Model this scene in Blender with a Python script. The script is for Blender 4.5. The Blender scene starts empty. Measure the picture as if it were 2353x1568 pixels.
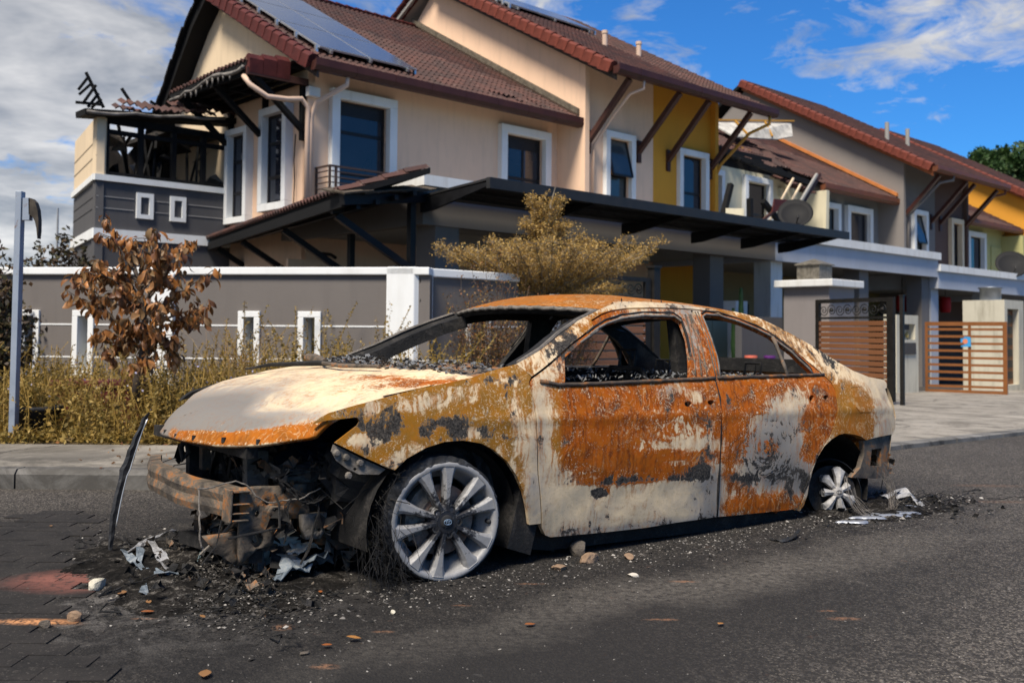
import bpy, bmesh, math, random
import numpy as np
from mathutils import Matrix, Vector
from mathutils.geometry import delaunay_2d_cdt

SC = bpy.context.scene
COL = SC.collection
rnd = random.Random(7)
R_ = math.radians

# ------------------------------------------------------------------ camera
PITCH, ROLL, SHIFT, FPX = R_(2.0), 0.0083, -0.042, 2287.0
cam_d = bpy.data.cameras.new('camera')
cam = bpy.data.objects.new('camera', cam_d)
COL.objects.link(cam)
cam_d.lens = 35.0
cam_d.sensor_width = 36.0
cam_d.shift_y = SHIFT
cam_d.clip_start = 0.05
cam_d.clip_end = 2000
CAMP = np.array([0, 0, 1.02])
cam.matrix_world = Matrix.Translation((0, 0, 1.02)) @ Matrix.Rotation(math.pi / 2 + PITCH, 4, 'X') @ Matrix.Rotation(ROLL, 4, 'Z')
cam_d.dof.use_dof = True
cam_d.dof.focus_distance = 4.6
cam_d.dof.aperture_fstop = 3.6
SC.camera = cam

# ------------------------------------------------------------------ world, sun, exposure
SUN_EL, SUN_AZ = R_(56), R_(205)          # azimuth clockwise from +Y: the sun stands behind the camera, a little left
world = bpy.data.worlds.new('World')
SC.world = world
world.use_nodes = True
SC.view_settings.view_transform = 'Standard'
SC.view_settings.look = 'None'
SC.view_settings.exposure = 0.45
SC.view_settings.gamma = 1.0
SC.view_settings.use_curve_mapping = False


class NT:
    """small helper for node trees"""
    def __init__(self, tree):
        self.t = tree
        tree.nodes.clear()

    def n(self, kind, inputs=None, **props):
        nd = self.t.nodes.new(kind)
        for k, v in props.items():
            setattr(nd, k, v)
        for k, v in (inputs or {}).items():
            self.set(nd, k, v)
        return nd

    def set(self, nd, k, v):
        s = nd.inputs[k]
        if isinstance(v, bpy.types.NodeSocket):
            self.t.links.new(v, s)
        elif isinstance(v, bpy.types.Node):
            self.t.links.new(v.outputs[0], s)
        elif isinstance(v, (tuple, list)) and s.type == 'RGBA' and len(v) == 3:
            s.default_value = (*v, 1)
        else:
            s.default_value = v

    def math(self, op, a, b=None, c=None, clamp=False):
        nd = self.n('ShaderNodeMath', operation=op, use_clamp=clamp)
        for i, v in enumerate((a, b, c)):
            if v is not None:
                self.set(nd, i, v)
        return nd.outputs[0]

    def mix(self, f, a, b, mode='MIX'):
        nd = self.n('ShaderNodeMix', data_type='RGBA', blend_type=mode)
        self.set(nd, 0, f)
        self.set(nd, 6, a)
        self.set(nd, 7, b)
        return nd.outputs[2]

    def ramp(self, x, lo, hi):
        nd = self.n('ShaderNodeMapRange', clamp=True)
        self.set(nd, 0, x)
        self.set(nd, 1, lo)
        self.set(nd, 2, hi)
        return nd.outputs[0]

    def noise(self, vec, scale, detail=4, rough=.55, dist=0.0, out=0):
        nd = self.n('ShaderNodeTexNoise', {'Scale': scale, 'Detail': detail, 'Roughness': rough, 'Distortion': dist})
        if vec is not None:
            self.set(nd, 'Vector', vec)
        return nd.outputs[out]


w = NT(world.node_tree)
sky = w.n('ShaderNodeTexSky', sky_type='NISHITA', sun_disc=False, sun_elevation=SUN_EL, sun_rotation=SUN_AZ,
          air_density=1.0, dust_density=0.25, ozone_density=2.5)
geo = w.n('ShaderNodeNewGeometry')
tc = w.n('ShaderNodeTexCoord')
sep = w.n('ShaderNodeSeparateXYZ', {0: tc.outputs['Generated']})
# project directions on a cloud deck so that clouds shrink towards the horizon
zc_ = w.math('ADD', w.math('MAXIMUM', sep.outputs[2], 0.0), 0.16)
cx = w.math('DIVIDE', sep.outputs[0], zc_)
cy = w.math('DIVIDE', sep.outputs[1], zc_)
cv = w.n('ShaderNodeCombineXYZ', {0: cx, 1: cy, 2: 0.0})
n1 = w.noise(cv, 1.55, 7, .58, .35)
n2 = w.noise(cv, 6.5, 7, .66, .6)
n0 = w.noise(cv, .55, 2, .5, 0)
den = w.math('ADD', w.math('MULTIPLY', n1, .62), w.math('MULTIPLY', n2, .38))
den = w.math('ADD', den, w.math('MULTIPLY', w.math('SUBTRACT', n0, .5), .3))
den = w.math('ADD', den, w.math('MULTIPLY', cx, -0.085))
cover = w.ramp(den, .465, .575)
shade = w.ramp(w.noise(cv, 2.3, 5, .6, .2), .35, .7)
ccol = w.mix(shade, (.40, .43, .48), (1.2, 1.17, 1.13))
# nishita is physically bright; scaled to the cloud values here
skyc = w.mix(1.0, sky.outputs[0], (.036, .108, .190), 'MULTIPLY')
allc = w.mix(w.math('MULTIPLY', cover, .92), skyc, ccol)
bg = w.n('ShaderNodeBackground', {'Color': allc, 'Strength': 0.56})
wo = w.n('ShaderNodeOutputWorld', {0: bg})

sun_d = bpy.data.lights.new('sun', 'SUN')
sun_d.energy = 4.8
sun_d.angle = R_(18)
sun_d.color = (1.0, .91, .78)
sun = bpy.data.objects.new('sun', sun_d)
COL.objects.link(sun)
sd = Vector((math.sin(SUN_AZ) * math.cos(SUN_EL), math.cos(SUN_AZ) * math.cos(SUN_EL), math.sin(SUN_EL)))
sun.rotation_euler = sd.to_track_quat('Z', 'Y').to_euler()

# ------------------------------------------------------------------ geometry of the place
MC = np.array((Matrix.Rotation(math.pi / 2 + PITCH, 3, 'X') @ Matrix.Rotation(ROLL, 3, 'Z')))


def ray(x, y):
    return MC @ np.array([(x - 1176) / FPX, -(y - 784 - SHIFT * 2352) / FPX, -1.0])


def proj_np(P):
    q = (np.asarray(P) - CAMP) @ MC
    return 1176 + FPX * q[..., 0] / -q[..., 2], 784 + SHIFT * 2352 - FPX * q[..., 1] / -q[..., 2]


def ground(x, y, z=0.0):
    d = ray(x, y)
    k = (z - CAMP[2]) / d[2]
    return CAMP + d * k


def at_depth(x, y, Y):
    d = ray(x, y)
    return CAMP + d * (Y / d[1])


ROWA = math.atan2(.6878, .7259)          # the row of houses runs along this direction
AX = np.array([math.cos(ROWA), math.sin(ROWA)])
BX = np.array([-math.sin(ROWA), math.cos(ROWA)])
RO = np.array([-4.02, 19.3])


def rw(s, t, z=0.0):
    p = RO + s * AX + t * BX
    return (float(p[0]), float(p[1]), float(z))


def gz(x, y):
    """fall of the ground along the row"""
    s = (np.array([x, y]) - RO) @ AX
    return -0.021 * max(0.0, s + 2.0)


# ------------------------------------------------------------------ materials
MATS = {}


def mat(name, fn):
    if name not in MATS:
        m = bpy.data.materials.new(name)
        m.use_nodes = True
        t = NT(m.node_tree)
        sh = fn(t)
        t.n('ShaderNodeOutputMaterial', {0: sh})
        MATS[name] = m
    return MATS[name]


def pbsdf(t, col, rough=.7, metal=0.0, bump=None, bstr=.3, bdist=.01, spec=.5, **kw):
    i = {'Base Color': col, 'Roughness': rough, 'Metallic': metal, 'Specular IOR Level': spec}
    i.update(kw)
    nd = t.n('ShaderNodeBsdfPrincipled', i)
    if bump is not None:
        b = t.n('ShaderNodeBump', {'Height': bump, 'Strength': bstr, 'Distance': bdist})
        t.t.links.new(b.outputs[0], nd.inputs['Normal'])
    return nd.outputs[0]


def plain(name, col, rough=.7, var=.12, scale=3.0, metal=0.0, bump=.15, bscale=60, stain=0.0, staincol=(.05, .045, .04), spec=.22, bdist=.004):
    def f(t):
        tc = t.n('ShaderNodeTexCoord').outputs['Object']
        a = t.noise(tc, scale, 5, .6)
        f_ = t.ramp(a, .3, .7)
        c = t.mix(f_, tuple(x * (1 - var) for x in col), tuple(min(1, x * (1 + var)) for x in col))
        if stain:
            mp = t.n('ShaderNodeMapping', {0: tc, 'Scale': (5.0, 5.0, .7)})
            s_ = t.ramp(t.noise(mp.outputs[0], 1.2, 6, .65), .5, .78)
            c = t.mix(t.math('MULTIPLY', s_, stain), c, staincol)
        b = t.noise(tc, bscale, 4, .6)
        rr = t.math('ADD', t.math('MULTIPLY', t.math('SUBTRACT', a, .5), .25), rough)
        return pbsdf(t, c, rr, metal, b, bump, bdist, spec)
    return mat(name, f)


M_PEACH = plain('peach_stucco', (.78, .535, .37), .85, .06, .7, stain=.22, staincol=(.30, .22, .16))
M_CREAMW = plain('cream_gable_stucco', (.68, .54, .37), .85, .06, .7, stain=.3, staincol=(.30, .24, .17))
M_YELLOW = plain('ochre_yellow_stucco', (.62, .29, .035), .85, .06, .7, stain=.15, staincol=(.25, .13, .04))
M_BURNTCREAM = plain('smoke_stained_cream_stucco', (.62, .56, .40), .85, .08, .9, stain=.3, staincol=(.2, .18, .14))
M_GREYST = plain('grey_stucco', (.17, .155, .145), .85, .06, .7, stain=.12, staincol=(.09, .085, .08))
M_DGREY = plain('dark_grey_stucco', (.082, .080, .083), .85, .08, .7, stain=.25, staincol=(.05, .05, .05))
M_BROWNST = plain('brown_stucco', (.115, .07, .055), .85, .06, .8, stain=.1)
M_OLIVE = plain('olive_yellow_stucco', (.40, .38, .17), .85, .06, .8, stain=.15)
M_ORANGE = plain('orange_stucco', (.62, .28, .035), .85, .05, .8)
M_WHITE = plain('white_painted_plaster', (.72, .73, .72), .75, .05, 1.5, stain=.3, staincol=(.4, .38, .33))
M_WEATHWHITE = plain('weathered_white_plaster', (.66, .66, .64), .8, .07, 1.5, stain=.45, staincol=(.33, .29, .22))
M_BLUEGREY = plain('pale_blue_grey_plaster', (.42, .44, .48), .8, .05, 1.2, stain=.25, staincol=(.3, .29, .27))
M_WALLGREY = plain('warm_grey_wall_paint', (.145, .130, .120), .85, .08, .8, bump=.3, bscale=25, stain=.35, staincol=(.1, .09, .085))
M_TILE = None
M_CAPT = plain('red_verge_tile_clay', (.125, .030, .019), .65, .35, 6, bump=.3, bscale=40)
M_CAPDK = plain('sooty_verge_tile_clay', (.070, .015, .013), .65, .35, 6, bump=.3, bscale=40)
M_GUTTER = plain('dark_brown_gutter', (.050, .018, .014), .45, .2, 3, bump=.1)
M_GUTTER2 = plain('rust_brown_gutter', (.13, .045, .022), .5, .2, 3, bump=.1)
M_FASCIA = plain('grey_brown_fascia', (.045, .036, .033), .6, .1, 3)
M_TIMBER = plain('dark_red_timber', (.060, .026, .020), .6, .2, 8)
M_CHAR = plain('charred_timber', (.006, .006, .0065), .8, .4, 12, bump=.6, bscale=50)
M_BLACKST = plain('black_steel', (.008, .008, .009), .5, .3, 6)
M_CANOPY = plain('charcoal_metal_canopy', (.022, .022, .023), .5, .2, 4)
M_CEIL = plain('porch_ceiling_plaster', (.30, .29, .27), .9, .05, 1)
M_FRAME = plain('black_window_frame', (.016, .014, .014), .4, .2, 6)
M_PIPE = plain('peach_pvc_pipe', (.58, .42, .32), .5, .05, 3)
M_WPIPE = plain('white_pvc_pipe', (.7, .7, .68), .5, .05, 3)
M_YPIPE = plain('ochre_pvc_pipe', (.40, .20, .03), .5, .05, 3)
M_ALU = plain('aluminium_rail', (.55, .56, .57), .35, .05, 3, metal=.8)
M_RAIL = plain('brown_powder_coated_rail', (.055, .035, .028), .45, .1, 3)


def _tile(t):
    tc = t.n('ShaderNodeTexCoord').outputs['Object']
    oi = t.n('ShaderNodeObjectInfo')
    va = t.n('ShaderNodeVertexColor', layer_name='tint')
    r = t.math('FRACT', t.math('ADD', oi.outputs['Random'], va.outputs[0]))
    a = t.noise(t.n('ShaderNodeNewGeometry').outputs['Position'], 1.6, 5, .6)
    c = t.mix(r, (.040, .014, .010), (.080, .027, .018))
    c = t.mix(t.ramp(a, .45, .75), c, (.024, .012, .010))
    c = t.mix(t.ramp(t.noise(t.n('ShaderNodeNewGeometry').outputs['Position'], 9, 4, .6), .62, .75), c, (.16, .11, .09))
    return pbsdf(t, c, .75, 0, t.noise(tc, 60, 3, .6), .3, .004)


M_TILE = mat('brown_clay_roof_tile', _tile)


def _glass(name, col, rough=.06):
    return mat(name, lambda t: pbsdf(t, t.mix(t.ramp(t.noise(t.n('ShaderNodeTexCoord').outputs['Object'], .8, 3), .35, .7), col, tuple(c * .55 for c in col)), rough, 0, spec=.6))


M_GLASS = _glass('dark_tinted_glass', (.020, .023, .034))
M_GLASSB = _glass('greenish_glass', (.05, .07, .08))


def _solar(t):
    tc = t.n('ShaderNodeTexCoord').outputs['Object']
    br = t.n('ShaderNodeTexBrick', {'Vector': tc, 'Color1': (.05, .065, .10), 'Color2': (.055, .07, .105), 'Mortar': (.14, .15, .18), 'Scale': 1.0,
                                    'Mortar Size': .004, 'Brick Width': .16, 'Row Height': .16}, offset=0.0)
    return pbsdf(t, br.outputs[0], .12, 0, spec=1.0)


M_SOLAR = mat('blue_grey_solar_cells', _solar)


# ------------------------------------------------------------------ mesh building
class MB:
    def __init__(self, tr=None):
        self.v, self.f, self.tr = [], [], tr
        self.tint = None

    def add(self, verts, faces):
        b = len(self.v)
        if self.tr:
            verts = [self.tr(*p) for p in verts]
        self.v.extend([tuple(map(float, p)) for p in verts])
        self.f.extend([tuple(i + b for i in f) for f in faces])
        return self

    def box(self, x0, x1, y0, y1, z0, z1):
        vs = [(x, y, z) for x in (x0, x1) for y in (y0, y1) for z in (z0, z1)]
        return self.add(vs, [(0, 1, 3, 2), (4, 6, 7, 5), (0, 4, 5, 1), (2, 3, 7, 6), (0, 2, 6, 4), (1, 5, 7, 3)])

    def prism(self, poly, a0, a1, axis='x'):
        """polygon extruded along an axis; poly holds the two other coordinates"""
        n = len(poly)
        def P(a, p):
            return {'x': (a, p[0], p[1]), 'y': (p[0], a, p[1]), 'z': (p[0], p[1], a)}[axis]
        vs = [P(a0, p) for p in poly] + [P(a1, p) for p in poly]
        fs = [tuple(range(n))[::-1], tuple(range(n, 2 * n))] + [(i, (i + 1) % n, n + (i + 1) % n, n + i) for i in range(n)]
        return self.add(vs, fs)

    def bar(self, a, b, wd, ht, up=(0, 0, 1)):
        a, b = Vector(a), Vector(b)
        d = (b - a).normalized()
        s = d.cross(Vector(up))
        if s.length < 1e-4:
            s = d.cross(Vector((1, 0, 0)))
        s.normalize()
        u = s.cross(d)
        vs = [tuple(p + s * (i * wd / 2) + u * (j * ht / 2)) for p in (a, b) for i, j in ((-1, -1), (1, -1), (1, 1), (-1, 1))]
        return self.add(vs, [(3, 2, 1, 0), (4, 5, 6, 7)] + [(i, (i + 1) % 4, 4 + (i + 1) % 4, 4 + i) for i in range(4)])

    def tube(self, pts, r, n=8, cap=True):
        pts = [Vector(p) for p in pts]
        rs = r if isinstance(r, (list, tuple)) else [r] * len(pts)
        vs, fs = [], []
        prev = None
        for i, p in enumerate(pts):
            d = (pts[min(i + 1, len(pts) - 1)] - pts[max(i - 1, 0)])
            if d.length < 1e-7:
                d = Vector((0, 0, 1))
            d.normalize()
            if prev is None:
                s = d.orthogonal().normalized()
            else:
                s = prev - d * prev.dot(d)
                s = s.normalized() if s.length > 1e-6 else d.orthogonal().normalized()
            prev = s
            u = d.cross(s)
            for k in range(n):
                a = 2 * math.pi * k / n
                vs.append(tuple(p + (s * math.cos(a) + u * math.sin(a)) * rs[i]))
        for i in range(len(pts) - 1):
            for k in range(n):
                fs.append((i * n + k, i * n + (k + 1) % n, (i + 1) * n + (k + 1) % n, (i + 1) * n + k))
        if cap:
            fs.append(tuple(range(n))[::-1])
            fs.append(tuple(range((len(pts) - 1) * n, len(pts) * n)))
        return self.add(vs, fs)

    def lathe(self, prof, n=24, c=(0, 0, 0)):
        vs, fs = [], []
        for (r, z) in prof:
            for k in range(n):
                a = 2 * math.pi * k / n
                vs.append((c[0] + r * math.cos(a), c[1] + r * math.sin(a), c[2] + z))
        for i in range(len(prof) - 1):
            for k in range(n):
                fs.append((i * n + k, i * n + (k + 1) % n, (i + 1) * n + (k + 1) % n, (i + 1) * n + k))
        return self.add(vs, fs)

    def mesh(self, name, smooth=False):
        me = bpy.data.meshes.new(name)
        me.from_pydata(self.v, [], self.f)
        if smooth:
            me.shade_smooth()
        me.update()
        return me

    def build(self, name, material, parent=None, org=None, smooth=False, bevel=0.0):
        me = self.mesh(name, smooth)
        if org is not None:
            me.transform(Matrix.Translation((-org[0], -org[1], -org[2])))
        me.materials.append(material)
        return link(name, me, parent, bevel)


def link(name, me, parent=None, bevel=0.0):
    o = bpy.data.objects.new(name, me)
    COL.objects.link(o)
    if parent is not None:
        o.parent = parent
    if bevel:
        b = o.modifiers.new('bevel', 'BEVEL')
        b.width = bevel
        b.segments = 2
        b.limit_method = 'ANGLE'
    return o


def tag(o, label=None, cat=None, group=None, kind=None):
    if label: o['label'] = label
    if cat: o['category'] = cat
    if group: o['group'] = group
    if kind: o['kind'] = kind
    return o


def thing(name, label, cat, loc=(0, 0, 0), rz=0.0, group=None):
    o = bpy.data.objects.new(name, None)
    o.empty_display_size = .2
    COL.objects.link(o)
    o.location = loc
    o.rotation_euler = (0, 0, rz)
    return tag(o, label, cat, group)


def np_mesh(name, V, Fq, material, tint=None, smooth=False):
    """fast mesh from numpy arrays; Fq is (n, k) of vertex indices"""
    me = bpy.data.meshes.new(name)
    nv, nf, k = len(V), len(Fq), Fq.shape[1]
    me.vertices.add(nv)
    me.vertices.foreach_set('co', np.ascontiguousarray(V, dtype=np.float32).ravel())
    me.loops.add(nf * k)
    me.loops.foreach_set('vertex_index', np.ascontiguousarray(Fq, dtype=np.int32).ravel())
    me.polygons.add(nf)
    me.polygons.foreach_set('loop_start', np.arange(0, nf * k, k, dtype=np.int32))
    me.update(calc_edges=True)
    me.validate()
    if tint is not None:
        ca = me.color_attributes.new('tint', 'FLOAT_COLOR', 'POINT')
        c = np.ones((nv, 4), dtype=np.float32)
        c[:, :tint.shape[1]] = tint
        ca.data.foreach_set('color', c.ravel())
    if smooth:
        me.shade_smooth()
    me.materials.append(material)
    return me
# ================================================================== HOUSES
def front(c):
    return lambda a, o, z: (a, c - o, z)


def sidew(c):
    return lambda a, o, z: (c - o, a, z)


def wall_mb(tr, a0, a1, z0, z1, holes=(), th=.15, out=0.0):
    """a wall plate with rectangular openings; a = along, o = outwards"""
    xs = sorted({a0, a1, *[h[0] for h in holes], *[h[1] for h in holes]})
    zs = sorted({z0, z1, *[h[2] for h in holes], *[h[3] for h in holes]})
    xs = [x for x in xs if a0 <= x <= a1]
    zs = [z for z in zs if z0 <= z <= z1]
    def hole(x, z):
        if not (a0 < x < a1 and z0 < z < z1):
            return True
        return any(h[0] < x < h[1] and h[2] < z < h[3] for h in holes)
    m = MB(tr)
    for i in range(len(xs) - 1):
        for j in range(len(zs) - 1):
            x_0, x_1, z_0, z_1 = xs[i], xs[i + 1], zs[j], zs[j + 1]
            mx, mz = (x_0 + x_1) / 2, (z_0 + z_1) / 2
            if hole(mx, mz):
                continue
            o1, o0 = out, out - th
            m.add([(x_0, o1, z_0), (x_1, o1, z_0), (x_1, o1, z_1), (x_0, o1, z_1)], [(0, 1, 2, 3)])
            m.add([(x_0, o0, z_0), (x_1, o0, z_0), (x_1, o0, z_1), (x_0, o0, z_1)], [(3, 2, 1, 0)])
            e = 1e-3
            if hole(x_0 - e, mz): m.add([(x_0, o0, z_0), (x_0, o1, z_0), (x_0, o1, z_1), (x_0, o0, z_1)], [(0, 1, 2, 3)])
            if hole(x_1 + e, mz): m.add([(x_1, o0, z_0), (x_1, o1, z_0), (x_1, o1, z_1), (x_1, o0, z_1)], [(3, 2, 1, 0)])
            if hole(mx, z_0 - e): m.add([(x_0, o0, z_0), (x_1, o0, z_0), (x_1, o1, z_0), (x_0, o1, z_0)], [(0, 1, 2, 3)])
            if hole(mx, z_1 + e): m.add([(x_0, o0, z_1), (x_1, o0, z_1), (x_1, o1, z_1), (x_0, o1, z_1)], [(3, 2, 1, 0)])
    return m


def frame_mb(tr, a0, a1, z0, z1, wd, o0, o1):
    m = MB(tr)
    m.box(a0, a1, o0, o1, z1 - wd, z1)
    m.box(a0, a1, o0, o1, z0, z0 + wd)
    m.box(a0, a0 + wd, o0, o1, z0 + wd, z1 - wd)
    m.box(a1 - wd, a1, o0, o1, z0 + wd, z1 - wd)
    return m


def window(house, org, tr, a0, a1, z0, z1, sw=.19, proud=.14, rows=(.42, ), cols=(), shutter=0.0, smat=None, gmat=None, label=None, glass=True, depth=.16, tilt=False, go=0.0):
    s = frame_mb(tr, a0, a1, z0, z1, sw, -.05, proud).build('window', smat or M_WHITE, house, org, bevel=.008)
    if label: s['label'] = label
    b0, b1, c0, c1 = a0 + sw, a1 - sw, z0 + sw, z1 - sw
    tr0 = tr
    tr = (lambda a, o, z: tr0(a, o + go, z)) if go else tr0
    f = frame_mb(tr, b0, b1, c0, c1, .055, -.13, -.07)
    h = c1 - c0
    if shutter:
        f.box(b0 + .055, b1 - .055, -.11, -.075, c1 - .055 - shutter, c1 - .055)
    for r in rows:
        f.box(b0 + .055, b1 - .055, -.125, -.075, c0 + h * r - .035, c0 + h * r + .035)
    for c in cols:
        x = b0 + (b1 - b0) * c
        f.box(x - .03, x + .03, -.125, -.073, c0 + .055, c1 - .055)
    f.build('frame', M_FRAME, s, None if org is None else org)
    if glass:
        zz = sorted([c0 + .03, *[c0 + h * r for r in rows], c1 - .03 - shutter])
        for k in range(len(zz) - 1):
            p = MB(tr)
            if tilt and k == len(zz) - 2:
                p.add([(b0 + .04, -.06, zz[k + 1]), (b1 - .04, -.06, zz[k + 1]), (b1 - .04, .17, zz[k]), (b0 + .04, .17, zz[k]),
                       (b0 + .04, -.075, zz[k + 1]), (b1 - .04, -.075, zz[k + 1]), (b1 - .04, .155, zz[k]), (b0 + .04, .155, zz[k])],
                      [(0, 1, 2, 3), (7, 6, 5, 4), (0, 3, 7, 4), (1, 5, 6, 2), (3, 2, 6, 7)])
                q = MB(tr)
                q.bar((b0 + .04, -.06, zz[k + 1]), (b0 + .04, .17, zz[k]), .05, .04)
                q.bar((b1 - .04, -.06, zz[k + 1]), (b1 - .04, .17, zz[k]), .05, .04)
                q.bar((b0 + .04, .17, zz[k]), (b1 - .04, .17, zz[k]), .05, .05)
                q.build('sash', M_FRAME, s, org)
            else:
                p.box(b0 + .03, b1 - .03, -.10, -.09, zz[k], zz[k + 1])
            p.build('pane', gmat or M_GLASS, s, org)
    # dark sheet behind the opening, standing in for the unlit room
    MB(tr).box(b0, b1, -.62, -.60, c0, c1).build('dark_sheet', plain('dark_room', (.012, .011, .012), .9, .3), s, org)
    return s


# --- roof tile: two humps, front lip
def _tile_mesh():
    n = 8
    W_, L_ = .302, .40
    vs, fs = [], []
    prof = [(i / n * W_ - W_ / 2, .032 * math.sin(2 * math.pi * 2 * i / n - math.pi / 2) + .032) for i in range(n + 1)]
    for y, dz in ((0, .022), (L_, -.006)):
        vs += [(x, y, z + dz) for x, z in prof]
    vs += [(x, 0, z - .008) for x, z in prof]
    for i in range(n):
        fs.append((i, i + 1, n + 2 + i, n + 1 + i))
        fs.append((2 * n + 2 + i, 2 * n + 3 + i, i + 1, i))
    return np.array(vs), fs


TV, TF = _tile_mesh()
TILE_ME = bpy.data.meshes.new('roof_tile')
TILE_ME.from_pydata([tuple(v) for v in TV], [], TF)
TILE_ME.materials.append(M_TILE)


def roof_tiles(house, org, s0, s1, t0, z0, slope, inside, nparts, broken=None, key=None, sag=None, dname='roof_tiles'):
    ang = math.atan(slope)
    ca, sa = math.cos(ang), math.sin(ang)
    cells = []
    nv = 40
    ns = int(round((s1 - s0) / .3))
    for j in range(nv):
        for i in range(ns):
            s = s0 + (i + .5) * (s1 - s0) / ns
            t = t0 + j * .34 * ca
            if not inside(s, t + .12):
                continue
            b = broken(s, t) if broken else 0
            if b and rnd.random() < b:
                continue
            jit = .15 if b else .01
            cells.append((s, t, z0 + (t - t0) * slope + (sag(s, t) if sag else 0), b, rnd.gauss(0, jit * .5), rnd.gauss(0, jit * .4)))
    cells.sort(key=key or (lambda c: c[1] + .6 * c[0]))
    for c in cells[:nparts]:
        o = bpy.data.objects.new('roof_tile', TILE_ME)
        COL.objects.link(o)
        o.parent = house
        o.location = (c[0] - org[0], c[1] - org[1], c[2] - org[2])
        o.rotation_euler = (ang + c[4], c[5], c[5] * .5)
    rest = cells[nparts:]
    if rest:
        Rm = np.array(Matrix.Rotation(ang, 3, 'X'))
        base = TV @ Rm.T
        V = np.concatenate([base + np.array([c[0] - org[0], c[1] - org[1], c[2] - org[2] + c[4] * .1]) for c in rest])
        q = np.array([f for f in TF])
        Fq = np.concatenate([q + k * len(TV) for k in range(len(rest))])
        tint = np.repeat(np.array([[rnd.random()] * 3 for _ in rest]), len(TV), axis=0)
        tag(link(dname, np_mesh(dname, V, Fq, M_TILE, tint), house), kind='stuff')


def _cap_mesh():
    # angular overlapping verge tile, 0.34 long along y, drops over the edge on the -x side
    m = MB()
    pr = [(-.10, -.20), (.10, -.02), (.115, .035), (.04, .085), (-.06, .085), (-.125, .03), (-.13, -.20)]
    m.add([(x, 0, z + .012) for x, z in pr] + [(x * .93, .37, z - .02) for x, z in pr],
          [tuple(range(7)), tuple(range(7, 14))[::-1]] + [(i, 7 + i, 7 + (i + 1) % 7, (i + 1) % 7) for i in range(7)])
    return m.mesh('verge_tile')


CAP_ME = {}
for k_, m_ in (('r', M_CAPT), ('d', M_CAPDK)):
    CAP_ME[k_] = _cap_mesh()
    CAP_ME[k_].materials.append(m_)


def verge(house, org, s, t0, z0, slope, length, kind='r', name='verge_tile', flip=1, tdir=1):
    ang = math.atan(slope)
    n = int(length / .31)
    for j in range(n):
        v = j * .31
        o = bpy.data.objects.new(name, CAP_ME[kind])
        COL.objects.link(o)
        o.parent = house
        o.location = (s - org[0], t0 + tdir * v * math.cos(ang) - org[1], z0 + v * math.sin(ang) - org[2])
        o.rotation_euler = (ang + rnd.gauss(0, .012), 0, rnd.gauss(0, .01) + (0 if tdir > 0 else math.pi))


def gutter(house, org, s0, s1, t, z, m, seg=.88):
    n = max(1, round((s1 - s0) / seg))
    for i in range(n):
        a, b = s0 + (s1 - s0) * i / n, s0 + (s1 - s0) * (i + 1) / n - .008
        pr = [(t - .02, z - .20), (t + .12, z - .20), (t + .12, z - .02), (t + .06, z - .03), (t - .03, z - .02), (t - .07, z + .02), (t - .075, z - .12)]
        MB().prism(pr, a, b, 'x').build('gutter_section', m, house, org)


def eave(house, org, s0, s1, t0, t1, z0, slope, m=None, hang=.22):
    """roof deck under the tiles: fascia and sloping soffit"""
    th = .12
    mb = MB()
    mb.prism([(t0, z0 - th), (t1, z0 - th + (t1 - t0) * slope), (t1, z0 - .03 + (t1 - t0) * slope), (t0, z0 - .03)], s0, s1, 'x')
    mb.build('roof_deck', m or M_FASCIA, house, org)


def downpipe(house, org, pts, m, r=.045):
    mb = MB()
    mb.tube(pts, r, 10)
    mb.build('downpipe', m, house, org, smooth=True)


def strut(house, org, s, t0, z0, t1, z1, m=None, wd=.13):
    mb = MB()
    mb.bar((s, t0, z0), (s, t1, z1), .12, .13, (1, 0, 0))
    mb.box(s - .07, s + .07, t0 - .035, t0 + .02, z0 - .28, z0 + .28)
    mb.build('roof_bracket', m or M_TIMBER, house, org)


def house(name, label, s0, z=0.0, cat='house', group='terraced houses along the street'):
    o = thing(name, label, cat, rw(s0, 0, z), ROWA, group)
    return o, (s0, 0, z)


K = .558
# ------------------------------------------------------------------ house 1 : peach corner house
H1, g1 = house('terrace_house', 'peach corner house with white framed windows, brown tiled roof and burnt side wing', 0)
U1W = wall_mb(front(0), 0, 7.0, -1, 6.35, [(.67, 1.89, 3.6, 5.66), (5.24, 6.49, 3.95, 5.64), (.9, 2.9, -1, 2.1), (4.4, 5.6, .9, 2.15)])
U1W.build('front_wall', M_PEACH, H1, g1)
# side wall facing left with its gable
sw = wall_mb(sidew(0), .01, 3.05, -1, 5.9, [(.72, 1.41, 3.65, 5.36), (2.30, 2.89, 3.5, 5.14)])
sw.build('side_wall', M_PEACH, H1, g1)
MB().prism([(-.0, 5.9), (7.0, 5.9), (5.2, 6.6), (4.6, 7.5), (3.55, 8.38), (-.0, 6.40)], -.012, .15, 'x').build('gable_wall', M_CREAMW, H1, g1)
MB().box(.0, .15, 3.05, 7.2, -1, 5.9).build('side_wall', M_CREAMW, H1, g1)
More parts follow.
